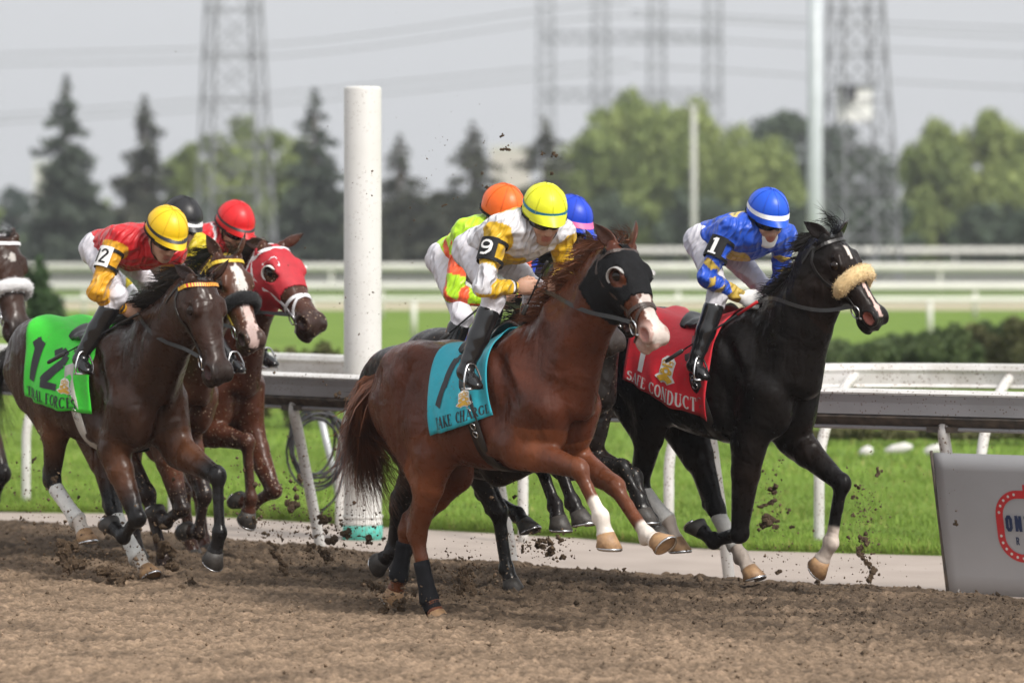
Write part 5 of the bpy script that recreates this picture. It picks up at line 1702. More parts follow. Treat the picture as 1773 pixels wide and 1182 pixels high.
def build_jockey(sp, H):
    fr = H.fr
    J = Horse(); J.sp = sp
    P = lambda q, lat=0.0: (np.array([q[1], q[3], q[2]], float) if q[0] == 'L' else fr.loc(q[0], q[1], q[2] if len(q) > 2 else lat))
    hip = P(sp['hip']); hd = P(sp['head'])
    shn, shf = P(sp['sh'][0], -0.18), P(sp['sh'][1], 0.18)
    arms = {}
    for sg, key in ((-1, 'arm_near'), (1, 'arm_far')):
        e, h = sp[key]
        arms[sg] = (shn if sg < 0 else shf, P(e, sg*0.25), P(h, sg*0.07))
    lg = {}
    for sg, key in ((-1, 'leg_near'), (1, 'leg_far')):
        k_, a_, t_ = sp[key]
        lg[sg] = (hip + np.array([0.0, sg*0.085, -0.01]), P(k_, sg*0.25), P(a_, sg*0.33), P(t_, sg*0.33))
    for sg in (-1, 1):
        s_, e, h = arms[sg]; hj, kn, an, to = lg[sg]
        print('J', sp['key'], sg, 'upper %.2f fore %.2f thigh %.2f shin %.2f foot %.2f' % tuple(np.linalg.norm(b-a) for a, b in ((s_, e), (e, h), (hj, kn), (kn, an), (an, to))))
    chest = (shn+shf)/2
    print('J', sp['key'], 'torso %.2f shw %.2f neck %.2f' % (np.linalg.norm(chest-hip), np.linalg.norm(shn-shf), np.linalg.norm(hd-chest)))
    J.arms, J.legs, J.hip, J.chest, J.hd = arms, lg, hip, chest, hd
    vx = sp.get('vox', 0.0070)
    tdir = _n(chest-hip); lat = _n(shf-shn)
    belly = _n(np.cross(lat, tdir));  belly = belly if belly[2] < 0 else -belly
    # head frame
    yaw, pit = R(sp.get('yaw', 15)), R(sp.get('pitch', 22))
    fdir = np.array([math.cos(yaw)*math.cos(pit), -math.sin(yaw)*math.cos(pit), -math.sin(pit)])
    rl = R(sp.get('roll', 0))
    hl = _n(np.cross((0, 0, 1.), fdir)); hu = np.cross(fdir, hl)
    hl, hu = hl*math.cos(rl)+hu*math.sin(rl), hu*math.cos(rl)-hl*math.sin(rl)
    hsz = sp.get('hsz', 1.06)
    HPt = lambda f_, l_, u_: hd + (fdir*f_ + hl*l_ + hu*u_)*hsz
    J.HPt, J.hf = HPt, (fdir, hl, hu)
    root = empty('person', fr.o + fr.fwd*float(hip[0]), -fr.a)
    J.root = root
    dx = np.array([hip[0], 0, 0])
    allp = np.array([hip, chest, hd, shn, shf] + [q for v in arms.values() for q in v] + [q for v in lg.values() for q in v])
    def torso(fd, g, k=0.05):
        fd.cone(hip + tdir*0.02, hip + tdir*0.20, (0.098+g, 0.135+g), (0.100+g, 0.138+g), k, lat)
        fd.cone(hip + tdir*0.20, chest - tdir*0.04, (0.100+g, 0.138+g), (0.108+g, 0.150+g), k, lat)
        fd.cone(shn*0.82+shf*0.18, shf*0.82+shn*0.18, 0.072+g, 0.072+g, k)
        fd.ell(chest - tdir*0.10 + belly*0.03, (0.11+g, 0.14+g, 0.085+g), k, np.stack([tdir, lat, belly]))
    def arm(fd, sg, g, end=1.0, k=0.02):
        s_, e, h = arms[sg]
        fd.cone(s_, e, 0.055+g, 0.041+g, k); fd.ell(s_, (0.062+g,)*3, 0.04)
        fd.cone(e, e+(h-e)*0.35, 0.038+g, 0.039+g, k); fd.cone(e+(h-e)*0.35, e+(h-e)*end, 0.039+g, 0.028+g, k)
    def leg(fd, sg, g, k=0.03):
        hj, kn, an, to = lg[sg]
        fd.ell(hj - tdir*0.01 - belly*0.005, (0.094+g, 0.085+g, 0.092+g), 0.05)
        fd.cone(hj, kn, 0.085+g, 0.054+g, k)
        fd.ell(kn, (0.053+g,)*3, 0.02)
    # ---- body: one skin from head to foot
    lo, hi = allp.min(0)-0.17, allp.max(0)+0.17
    fd = Field(lo, hi, max(vx, 0.0078))
    torso(fd, -0.016)
    neckb = chest + tdir*0.03
    fd.cone(neckb, HPt(-0.015, 0, -0.06), 0.056, 0.052, 0.03)
    for sg in (-1, 1):
        arm(fd, sg, -0.012); leg(fd, sg, -0.014)
        hj, kn, an, to = lg[sg]
        fd.cone(kn, an, 0.044, 0.028, 0.02); fd.cone(an+np.array([0, 0, -0.01]), an + (to-an)*0.75, 0.022, 0.012, 0.01)
        s_, e, h = arms[sg]
        build_hand(fd, h, (h-e)*0.6 + np.array([0.12, 0, 0.0]), sg)
    M = np.stack([fdir, hl, hu])
    fd.ell(HPt(-0.01, 0, 0.015), (0.095*hsz, 0.075*hsz, 0.10*hsz), 0.02, M)
    fd.ell(HPt(0.022, 0, -0.062), (0.068*hsz, 0.058*hsz, 0.062*hsz), 0.03, M)
    fd.ell(HPt(0.062, 0, -0.105), (0.026*hsz, 0.030*hsz, 0.022*hsz), 0.025, M)         # chin
    fd.cone(HPt(0.083, 0, 0.002), HPt(0.106, 0, -0.040), 0.011, 0.015, 0.010)           # nose
    fd.ell(HPt(0.098, 0, -0.046), (0.014, 0.019, 0.010), 0.008, M)
    fd.cone(HPt(0.082, -0.036, 0.018), HPt(0.082, 0.036, 0.018), 0.013, 0.013, 0.016)   # brow
    for sg in (-1, 1):
        fd.ell(HPt(0.060, sg*0.044, -0.034), (0.024, 0.018, 0.018), 0.018, M)           # cheekbone
        fd.ell(HPt(0.092, sg*0.032, -0.004), (0.014, 0.018, 0.011), 0.010, M, op='c')   # eye socket
        fd.ell(HPt(-0.012, sg*0.077, -0.022), (0.020, 0.009, 0.032), 0.006, M)          # ear
    fd.ell(HPt(0.083, 0, -0.070), (0.014, 0.024, 0.007), 0.007, M)
    fd.ell(HPt(0.082, 0, -0.082), (0.014, 0.021, 0.008), 0.007, M)
    fd.cone(HPt(0.100, -0.022, -0.076), HPt(0.100, 0.022, -0.076), 0.004, 0.004, 0.005, op='c')
    V, F = fd.mesh(1)
    sk = np.array(sp.get('skin', (0.50, 0.29, 0.205)))
    C = np.tile(sk, (len(V), 1))
    q = V - hd; a, b, c = (q@fdir)/hsz, (q@hl)/hsz, (q@hu)/hsz
    m = (a > 0.06) & (abs(b) < 0.026) & (abs(c+0.076) < 0.015); C[m] = sk*np.array([0.85, 0.55, 0.55])
    m = (a > -0.2) & (c > -0.05) & (a < -0.012) & (np.linalg.norm(q, axis=1) < 0.16); C[m] = np.array(sp.get('haircol', (0.02, 0.013, 0.01)))
    m = (a > 0.03) & (abs(c+0.085) < 0.045) & (c < -0.055) & (np.linalg.norm(q, axis=1) < 0.17); C[m] *= sp.get('beard', 0.9)
    mesh_obj('body', V-dx, F, SKIN, root, True, C)
    wr = lambda seed, amp: (lambda X, Y, Z: amp*(1.3*(0.5-np.abs(np.sin(15*X+19*Z+2.2*np.sin(11*Y+seed)+1.6*np.sin(9*Z+2*seed)))) + 1.0*(0.5-np.abs(np.sin(21*Y-13*X+2.4*np.sin(8*Z+seed)+seed))) + 0.5*np.sin(34*X+19*Z+3*np.sin(23*Y+seed))*np.sin(29*Z-17*Y+seed) + 0.4*np.sin(61*X-47*Z+4*np.sin(31*Z+seed)+seed*2)))
    # ---- jacket
    fd = Field(np.array([hip, chest, shn, shf]+[q for v in arms.values() for q in v]).min(0)-0.2, np.array([hip, chest, shn, shf]+[q for v in arms.values() for q in v]).max(0)+0.2, vx)
    torso(fd, 0.016, 0.05)
    fd.cone(neckb, HPt(-0.02, 0, -0.095), 0.070, 0.060, 0.03)
    for sg in (-1, 1): arm(fd, sg, 0.008, 0.93)
    fd.wrinkle(wr(sp.get('seed', 1), 0.0054))
    # open waist
    V, F = fd.mesh(1)
    cut = ((V-hip)@tdir < -0.055)
    keep = ~cut[F].any(1); F = F[keep]
    used = np.unique(F); rm = np.full(len(V), -1); rm[used] = np.arange(len(used)); V, F = V[used], rm[F]
    C = sp['jacket'](V, J)
    J.jacket_bvh = BVHTree.FromPolygons([tuple(p) for p in V], [tuple(int(i) for i in f) for f in F])
    jk = mesh_obj('jacket', V-dx, F, SILK, root, True, np.clip(C, 0.002, 1))
    J.jacket = jk
    # ---- breeches
    pl = np.array([hip]+[q for sg in (-1, 1) for q in lg[sg][:3]])
    fd = Field(pl.min(0)-0.17, pl.max(0)+0.17, max(vx, 0.0085))
    fd.cone(hip - tdir*0.01, hip + tdir*0.08, (0.092, 0.13), (0.090, 0.125), 0.04, lat)
    for sg in (-1, 1):
        leg(fd, sg, 0.0)
        hj, kn, an, to = lg[sg]
        fd.cone(kn, kn+(an-kn)*0.42, 0.057, 0.050, 0.02)
    fd.wrinkle(wr(sp.get('seed', 1)+4, 0.0034))
    V, F = fd.mesh(1)
    mesh_obj('breeches', V-dx, F, BREECH, root, True, np.tile(np.array(sp.get('breech', (0.60, 0.585, 0.63))), (len(V), 1)))
    # ---- boots
    for sg in (-1, 1):
        hj, kn, an, to = lg[sg]
        tp = kn + (an-kn)*sp.get('boot_top', 0.22)
        pl = np.array([tp, an, to])
        fd = Field(pl.min(0)-0.12, pl.max(0)+0.12, 0.0095)
        fd.cone(tp, kn+(an-kn)*0.55, 0.060, 0.055, 0.02); fd.cone(kn+(an-kn)*0.55, an, 0.055, 0.040, 0.02)
        fd.ell(an - _n(to-an)*0.015 + np.array([0, 0, -0.03]), (0.040, 0.036, 0.034), 0.02)
        mid = an + (to-an)*0.6 + np.array([0, 0, -0.014])
        fd.cone(an+np.array([0, 0, -0.016]), mid, 0.040, 0.037, 0.02); fd.cone(mid, to, (0.030, 0.040), (0.022, 0.032), 0.02)
        fd.wrinkle(lambda X, Y, Z: 0.0018*np.sin(95*Z+20*X+2*np.sin(40*Y))*np.exp(-((Z-an[2]-0.04)/0.07)**2))
        V, F = fd.mesh(1)
        mesh_obj('boot', V-dx, F, BOOT, root, True)
    # ---- helmet
    nu, nv = 40, 22
    hv, hf, hc = [], [], []
    hcol = np.array(sp['helmet']); cen = (-0.010, 0, 0.050)
    for j in range(nv+1):
        ph = (j/nv)*R(101)
        for i in range(nu):
            th = 2*math.pi*i/nu
            rr = math.sin(ph)
            x, y, z = 0.128*rr*math.cos(th), 0.108*rr*math.sin(th), 0.116*math.cos(ph)
            if j >= nv-3:                     # short peak over the brow
                pk = max(0, math.cos(th))**2.2
                x += pk*0.014*(j-(nv-4))
                z -= (1-pk)*0.004*(j-(nv-4))
            z += 0.0022*math.cos(th*3)*rr
            hv.append(HPt(cen[0]+x, cen[1]+y, cen[2]+z)-dx)
            hc.append(hcol)
    for j in range(nv):
        for i in range(nu):
            hf.append((j*nu+i, (j+1)*nu+i, (j+1)*nu+(i+1) % nu, j*nu+(i+1) % nu))
    hm = attr_mat('helmet_cover', rough=0.40, spec=0.4, noise=0.05, nscale=12, bump=0.10, bscale=40)
    he = mesh_obj('helmet', np.array(hv), np.array(hf), hm, root, True, np.array(hc))
    sd = MB()                                  # seams of the cloth cover
    for th in (0, 90, 45, 135):
        pts = []
        for k in range(-17, 18):
            ph = R(k*5.4)
            pts.append(HPt(cen[0]+0.1292*math.sin(ph)*math.cos(R(th)), 0.1092*math.sin(ph)*math.sin(R(th)), cen[2]+0.1172*math.cos(ph))-dx)
        sd.tube([Vector(p) for p in pts], 0.0016, 4)
    sd.build('seam', mat('seam_'+sp['key'], tuple(hcol*0.75), rough=0.5, noise=0.1), he, True)
    if sp.get('band'):
        bm = MB(); bc, zlo, zhi = sp['band']
        for (z0, z1) in ((zlo, zhi),):
            n = 48; vs_, fs = [], []
            for zz in (z0, z1):          # here in degrees down from the crown
                ph = R(zz); rr = math.sin(ph)
                for k in range(n):
                    th = 2*math.pi*k/n
                    x, y, z = 0.128*rr*math.cos(th), 0.108*rr*math.sin(th), 0.116*math.cos(ph)
                    j_ = zz/101*nv
                    if j_ >= nv-3:
                        pk = max(0, math.cos(th))**2.2; x += pk*0.014*(j_-(nv-4)); z -= (1-pk)*0.004*(j_-(nv-4))
                    z += 0.0022*math.cos(th*3)*rr
                    vs_.append(HPt(cen[0]+x*1.022, y*1.022, cen[2]+z)-dx)
            for k in range(n): fs.append((k, (k+1) % n, n+(k+1) % n, n+k))
            bm.add(vs_, fs)
        bm.build('helmet_band', mat('band_'+sp['key'], bc, rough=0.5, noise=0.1), he, True)
    # ---- goggles with strap, chin strap
    gm = MB(); n = 20; vs_, fs = [], []
    for (zz, ro) in ((0.020, 0.0), (0.012, 0.008), (-0.012, 0.008), (-0.021, 0.0)):
        for k in range(n+1):
            an = R(-78 + 156*k/n)
            nose = 0.010*math.exp(-((k-n/2)/1.6)**2)*(1 if zz < 0 else 0)
            vs_.append(HPt(0.010 + (0.090+ro)*math.cos(an), (0.079+ro*0.6)*math.sin(an), -0.006+zz+nose)-dx)
    for r_ in range(3):
        for k in range(n): fs.append((r_*(n+1)+k, r_*(n+1)+k+1, (r_+1)*(n+1)+k+1, (r_+1)*(n+1)+k))
    gm.add(vs_, fs)
    go = gm.build('goggles', GLOSSBLACK, root, True)
    st = MB()
    st.strip([Vector(HPt(cen[0]+0.131*math.cos(R(a_)), 0.111*math.sin(R(a_)), 0.012+0.018*(1-math.cos(R(a_)-math.pi))*0)-dx) for a_ in range(60, 301, 15)],
             [fdir*math.cos(R(a_))+hl*math.sin(R(a_)) for a_ in range(60, 301, 15)], 0.014, 0.003)
    st.build('strap', MATTEBLACK, go)
    cs = MB()
    for sg in (-1, 1):
        cs.strip([Vector(HPt(*q)-dx) for q in ((0.0, sg*0.080, 0.0), (0.010, sg*0.076, -0.04), (0.026, sg*0.064, -0.085), (0.046, sg*0.034, -0.118), (0.05, 0, -0.126))], [hl*sg]*4+[-hu], 0.014, 0.003)
    cs.build('chin_strap', MATTEBLACK, he)
    # ---- number on the sleeve
    if sp.get('number'):
        s_, e, h = arms[-1]
        c0 = s_ + (e-s_)*sp.get('num_t', 0.42)
        ad = _n(e-s_)
        n0 = np.array([0.25, -1.0, 0.12]); n0 = _n(n0 - ad*np.dot(n0, ad)); sd_ = np.cross(ad, n0)
        sd_ = sd_ if sd_[0] > 0 else -sd_
        def onarm(x, y):     # x across (towards front), y down the arm, metres
            an = x/0.062
            return c0 + ad*y + (n0*math.cos(an) + sd_*math.sin(an))*0.076
        plate = MB(); vs_, fs = [], []
        for j in range(5):
            for i in range(9):
                vs_.append(onarm(-0.050+0.100*i/8, -0.062+0.124*j/4)-dx)
        for j in range(4):
            for i in range(8): fs.append((j*9+i, j*9+i+1, (j+1)*9+i+1, (j+1)*9+i))
        plate.add(vs_, fs)
        pm = plate.build('armband', sp.get('plate', MATTEBLACK), jk, True)
        ringm = MB()
        for yy in (-0.05, 0.052):
            ringm.strip([Vector(c0 + ad*yy + (n0*math.cos(R(a_))+sd_*math.sin(R(a_)))*0.068 - dx) for a_ in range(0, 361, 20)], [n0*math.cos(R(a_))+sd_*math.sin(R(a_)) for a_ in range(0, 361, 20)], 0.02, 0.003)
        ringm.build('strap', MATTEBLACK, pm)
        num = MB()
        def pseg(x0, y0, x1, y1, w):
            d = np.array([x1-x0, y1-y0]); L = np.linalg.norm(d); nn = np.array([-d[1], d[0]])/L*w/2
            m = max(1, int(L/0.012)); vv = []
            for k in range(m+1):
                p = np.array([x0, y0])+d*k/m
                for sgn in (-1, 1):
                    q = p+nn*sgn
                    vv.append(c0 + ad*q[1] + (n0*math.cos(q[0]/0.062)+sd_*math.sin(q[0]/0.062))*0.0785 - dx)
            num.add(vv, [(2*k, 2*k+1, 2*k+3, 2*k+2) for k in range(m)])
        for q in sp['number']: pseg(*q)
        num.build('number', sp.get('numcol', WHITECLOTH), pm)
    if sp.get('gloves'):
        for sg in (-1, 1):
            s_, e, h = arms[sg]
            fd = Field(h-0.17, h+0.17, 0.005)
            build_hand(fd, h, (h-e)*0.6 + np.array([0.12, 0, 0.0]), sg, 0.010, 0.003)
            fd.cone(e+(h-e)*0.80, h, 0.034, 0.034, 0.01)
            V, F = fd.mesh(1)
            mesh_obj('glove', V-dx, F, WHITECLOTH, root, True)
    if sp.get('mask'):
        fd = Field(hd-0.2, hd+0.2, 0.005)
        fd.ell(HPt(0.020, 0, -0.084), (0.078, 0.069, 0.056), 0.02, M)
        fd.ell(HPt(0.060, 0, -0.118), (0.034, 0.040, 0.022), 0.02, M)
        fd.cone(HPt(-0.02, 0, -0.10), neckb*0.5+HPt(-0.02, 0, -0.1)*0.5, 0.068, 0.075, 0.02)
        fd.ell(HPt(0.085, 0, -0.062), (0.05, 0.030, 0.032), 0.006, M, op='c')
        V, F = fd.mesh(1)
        mesh_obj('neck_gaiter', V-dx, F, WHITECLOTH, root, True)
    # hand centre points for the reins
    J.grip = {}
    for sg in (-1, 1):
        s_, e, h = arms[sg]; f = _n((h-e)*0.6+np.array([0.12, 0, 0])); J.grip[sg] = h + f*0.095
    return J
# ------------------------------------------------------------------ the field of runners
BLACK_HAIR = hair_mat('black_hair', (0.016, 0.013, 0.012), (0.008, 0.007, 0.006))
RED_HAIR = hair_mat('chestnut_hair', (0.22, 0.078, 0.034), (0.075, 0.026, 0.013))
GREY_WRAP = mat('grey_wrap', (0.52, 0.51, 0.49), rough=0.8, noise=0.15, nscale=30, bump=0.3, bscale=120)
WHITE_WRAP = mat('white_wrap', (0.66, 0.65, 0.62), rough=0.8, noise=0.12, nscale=20, bump=0.3, bscale=120)
BLACK_WRAP = mat('black_wrap', (0.011, 0.011, 0.013), rough=0.7, spec=0.15, noise=0.3, nscale=20, bump=0.3, bscale=120)

SPECS = {}
SPECS['B'] = dict(key='B', a=43, gnd=(1303, 1020, 0.115), withers=(1293, 541), pitch=0, poll=(1434, 406), muz=(1531, 556, 0.08),
    ears=[(1398, 388), (1457, 398)],
    fore_near=[(1280, 925), (1236, 938), (1204, 908)], fore_far=[(1458, 838), (1440, 940), (1413, 985)],
    hind_near=[(1108, 838), (1157, 900), (1177, 955)], hind_far=[(1240, 880), (1284, 962), (1304, 998)],
    coat=(0.0065, 0.005, 0.0045), tan=(0.012, 0.007, 0.005), points=(0.006, 0.005, 0.005), face=(0.014, 0.008, 0.006), muzzle=(0.012, 0.010, 0.010),
    blaze=[(0.17, 0.33, 0.0, 0.016, 0.008, (0.62, 0.56, 0.52)), (0.52, 0.95, -0.004, 0.008, 0.020, (0.60, 0.42, 0.38))], nostril=(0.25, 0.08, 0.06),
    socks=dict(hind_near=0.35, hind_far=0.25, fore_far=0.28), sock_col=(0.45, 0.38, 0.33), tan_hooves=('hind_near', 'hind_far', 'fore_far'),
    wraps=dict(hind_near=(GREY_WRAP, 0.12, 1.0), hind_far=(GREY_WRAP, 0.12, 0.8)),
    hair=BLACK_HAIR, forelock_l=1.4, mane_l=0.62, mane_lift=0.10, arch=0.0, spec=0.14, seed=3)
SPECS['C'] = dict(key='C', a=46, gnd=(752, 1064, -0.115), withers=(908, 568), pitch=8, poll=(1072, 424), muz=(1146, 588, -0.04),
    ears=[(1030, 388), (1098, 399)],
    fore_near=[(1003, 812), (1041, 893), (1053, 945)], fore_far=[(1066, 842), (1120, 925), (1146, 942)],
    hind_near=[(722, 925), (746, 1040), (757, 1066)], hind_far=[(706, 918), (692, 1000), (681, 1032)],
    coat=(0.068, 0.0185, 0.0085), tan=(0.20, 0.062, 0.024), points=(0.115, 0.036, 0.015), face=(0.085, 0.026, 0.012), muzzle=(0.45, 0.30, 0.26), muzzle_w=0.9,
    blaze=[(0.42, 1.0, 0.0, 0.026, 0.040, (0.64, 0.55, 0.50))], nostril=(0.35, 0.16, 0.13),
    socks=dict(fore_near=0.38, fore_far=0.22), tan_hooves=('fore_near', 'fore_far', 'hind_near', 'hind_far'),
    wraps=dict(hind_near=(BLACK_WRAP, 0.40, 1.75), hind_far=(BLACK_WRAP, 0.25, 1.3)),
    hair=RED_HAIR, tail=[(638, 676), (624, 736), (634, 800), (648, 858)], tail_n=1700, tail_spread=1.25, tail_w=1.5, seed=5, mane_near=0.8, sx=0.86, arch=0.055, neck=0.97, mane_l=0.8)
def sil(base, fn=None):
    def f(V, J):
        C = np.tile(np.array(base, float), (len(V), 1))
        if fn: fn(V, J, C)
        return C
    return f
def arm_param(V, J, sg):
    """(distance, 0 shoulder..1 elbow..2 wrist) along the sleeve"""
    s_, e, h = J.arms[sg]
    d1, t1 = seg_dist(V, s_, e); d2, t2 = seg_dist(V, e, h)
    return np.minimum(d1, d2), np.where(d1 < d2, t1, 1+t2)
def torso_param(V, J):
    t = _n(J.chest-J.hip); l = _n(J.arms[1][0]-J.arms[-1][0]); up = np.cross(t, l); up = up if up[2] > 0 else -up
    q = V - J.hip
    return q@t/np.linalg.norm(J.chest-J.hip), q@l, q@up
BLUE, YEL, WHT, RED, GOLD = (0.012, 0.072, 0.48), (0.52, 0.36, 0.06), (0.60, 0.59, 0.62), (0.50, 0.010, 0.016), (0.66, 0.32, 0.012)
def silk_b(V, J, C):
    a, l, u = torso_param(V, J)
    m = (u < -0.02) & (((a-0.62)/0.30)**2 + (l/0.11)**2 < 1); C[m] = YEL           # chest diamond
    m = (u > 0.03) & (a > 0.62) & (a < 1.0) & (abs(l) < 0.10); C[m] = (0.55, 0.42, 0.12)
    for sg in (-1, 1):
        d, t = arm_param(V, J, sg)
        q = V - (J.arms[sg][0] if True else 0)
        ph = np.arctan2(V[:, 2]-(J.arms[sg][1][2]), (V[:, 1]-J.arms[sg][1][1]))
        x = V@np.array([18.0, 10.0, 5.0])
        dia = np.abs((t*3.3 % 1)-0.5)*2 + np.abs(np.sin(x*0.9))*0.8
        m = (d < 0.085) & (t > 0.35) & (t < 1.85) & (dia < 0.66); C[m] = YEL
def silk_c(V, J, C):
    a, l, u = torso_param(V, J)
    n = vnoise(V*22, 11); n2 = vnoise(V*13, 12)
    yl = (0.66, 0.40, 0.015)
    m = (u < 0.02) & (((a-0.55)/0.34)**2 + ((l-0.01)/0.085)**2 < 0.8+0.5*n); C[m] = yl
    for sg in (-1, 1):
        d, t = arm_param(V, J, sg)
        m = (d < 0.088) & (t > 0.0) & (t < 1.80); C[m] = yl
        m = (d < 0.088) & (np.abs(t-0.86+0.1*n2) < 0.17) & (n2 > -0.35); C[m] = WHT
        m = (d < 0.088) & (t >= 1.86) & (t < 1.93); C[m] = (0.015, 0.015, 0.015)
    m = (u > 0.02) & (((a-0.93)/0.16)**2 + ((l+0.02)/0.07)**2 < 0.8+0.6*n); C[m] = yl
def silk_d(V, J, C):
    for sg in (-1, 1):
        d, t = arm_param(V, J, sg)
        m = (d < 0.088) & (t > 0.12); C[m] = GOLD
        m = (d < 0.088) & (((t > 1.66) & (t < 1.76)) | ((t > 1.82) & (t < 1.90))); C[m] = (0.02, 0.018, 0.018)
def silk_g(V, J, C):
    a, l, u = torso_param(V, J)
    og = (0.80, 0.10, 0.03)
    m = (np.abs(a-0.42-0.9*l) < 0.055) | (np.abs(a-0.70-0.9*l) < 0.05); C[m] = og
    for sg in (-1, 1):
        d, t = arm_param(V, J, sg)
        m = (d < 0.088) & (np.abs(t-0.55) < 0.16); C[m] = og
        m = (d < 0.088) & (np.abs(t-1.25) < 0.14); C[m] = og
def silk_f(V, J, C):
    a, l, u = torso_param(V, J)
    m = (np.abs(np.abs(l)-0.06) < 0.010) | (np.abs(a-0.85) < 0.02); C[m] = WHT
def silk_e(V, J, C):
    a, l, u = torso_param(V, J)
    m = (np.abs(l+0.02) < 0.02) & (a > 0.1); C[m] = (0.02, 0.02, 0.02)

NUM9 = [(0.0+0.024*math.cos(R(a)), -0.018+0.020*math.sin(R(a)), 0.024*math.cos(R(a+30)), -0.018+0.020*math.sin(R(a+30)), 0.012) for a in range(0, 360, 30)] + [(0.024, -0.018, 0.022, 0.016, 0.012), (0.022, 0.016, 0.004, 0.036, 0.012), (0.004, 0.036, -0.020, 0.032, 0.012)]
NUM1 = [(0.0, -0.045, 0.0, 0.045, 0.018), (-0.018, -0.030, 0.0, -0.043, 0.010), (-0.02, 0.045, 0.02, 0.045, 0.010)]
NUM12 = [(-0.022, -0.04, -0.022, 0.04, 0.012), (-0.034, -0.028, -0.022, -0.04, 0.008)] + [(0.014+0.015*math.cos(R(a)), -0.022+0.017*math.sin(R(a)), 0.014+0.015*math.cos(R(a+30)), -0.022+0.017*math.sin(R(a+30)), 0.011) for a in range(180, 390, 30)] + [(0.027, -0.014, 0.0, 0.038, 0.011), (-0.002, 0.038, 0.032, 0.038, 0.011)]
JSP = {}
JSP['B'] = dict(key='B', hip=(1232, 416), head=(1328, 379), sh=[(1262, 398), (1356, 408)], yaw=24, pitch=26,
    arm_near=[(1222, 482, -0.32), (1283, 514, -0.09)], arm_far=[(1352, 482, 0.24), (1330, 520, 0.07)],
    leg_near=[(1244, 508, -0.20), (1203, 628, -0.33), (1222, 652, -0.34)], leg_far=[(1322, 500, 0.25), (1300, 628, 0.33), (1330, 652, 0.34)],
    jacket=sil(BLUE, silk_b), helmet=(0.008, 0.085, 0.60), band=((0.75, 0.75, 0.75), 80, 89), number=NUM1, gloves=True, mask=True, seed=2)
JSP['C'] = dict(key='C', hip=(836, 430), head=(942, 375), sh=[(865, 395), (972, 400)], yaw=26, pitch=28,
    arm_near=[(836, 498, -0.32), (893, 497, -0.10)], arm_far=[(976, 478, 0.25), (958, 494, 0.05)],
    leg_near=[(856, 516, -0.20), (806, 640, -0.33), (828, 668, -0.34)], leg_far=[(925, 500, 0.25), (905, 640, 0.33), (930, 668, 0.34)],
    jacket=sil(WHT, silk_c), helmet=(0.72, 0.74, 0.02), band=((0.01, 0.17, 0.30), 78, 86), number=NUM9, seed=3, beard=0.75)
SPECS['D'] = dict(key='D', a=51, gnd=(262, 1003, 0.115), withers=(213, 566), pitch=-2, poll=(346, 478), muz=(388, 656), sx=0.86,
    ears=[(306, 461), (388, 458)],
    fore_near=[(238, 898), (214, 930), (188, 903)], fore_far=[(377, 824), (381, 922), (367, 974)],
    hind_near=[(90, 832), (136, 900), (150, 934)], hind_far=[(196, 880), (240, 966), (260, 996)],
    coat=(0.029, 0.0125, 0.0072), tan=(0.10, 0.038, 0.016), points=(0.008, 0.007, 0.007), face=(0.032, 0.014, 0.009), muzzle=(0.022, 0.017, 0.015),
    blaze=[(0.20, 0.26, 0.0, 0.008, 0.006, (0.6, 0.55, 0.5))],
    socks=dict(hind_near=0.3, hind_far=0.3), tan_hooves=('hind_near', 'hind_far'),
    wraps=dict(hind_near=(WHITE_WRAP, 0.15, 1.0), hind_far=(WHITE_WRAP, 0.15, 1.0)),
    hair=BLACK_HAIR, seed=8, mane_near=0.75, mane_l=1.05, arch=0.04, forelock=50, tail=[(-8, 650), (-14, 705), (-12, 770)])
SPECS['E'] = dict(key='E', a=51, gnd=('D', 0.84, 0.25), withers=(276, 556), poll=(391, 441), muz=(446, 596), sx=0.86, vox=0.0125,
    ears=[(357, 406), (423, 406)],
    fore_near=[(314, 882), (288, 905), (270, 885)], fore_far=[(354, 858), (344, 922), (326, 918)],
    hind_near=[(256, 856), (283, 966), (291, 998)], hind_far=[(232, 860), (236, 942), (244, 968)],
    coat=(0.055, 0.019, 0.010), tan=(0.10, 0.034, 0.015), points=(0.018, 0.010, 0.008), face=(0.075, 0.028, 0.014), muzzle=(0.05, 0.035, 0.03), muzzle_w=0.7,
    blaze=[(0.16, 0.52, 0.0, 0.042, 0.014, (0.62, 0.58, 0.54)), (0.52, 1.0, -0.004, 0.018, 0.034, (0.62, 0.46, 0.42))],
    socks={}, hair=BLACK_HAIR, seed=11, specks=0.30, forelock=60, mane_near=0.7)
SPECS['F'] = dict(key='F', a=48, gnd=('D', 1.70, 0.6), withers=(352, 552), poll=(468, 424), muz=(553, 564), sx=0.86, vox=0.0125,
    ears=[(432, 420), (502, 417)],
    fore_near=[(428, 766), (435, 862), (427, 900)], fore_far=[(474, 850), (438, 874), (412, 864)],
    hind_near=[(318, 852), (330, 936), (338, 966)], hind_far=[(345, 850), (352, 930), (360, 955)],
    coat=(0.060, 0.019, 0.010), tan=(0.085, 0.028, 0.013), points=(0.052, 0.018, 0.010), face=(0.06, 0.021, 0.012), muzzle=(0.03, 0.016, 0.012),
    hair=BLACK_HAIR, seed=13, specks=0.34, forelock=0, mane_near=0.5)
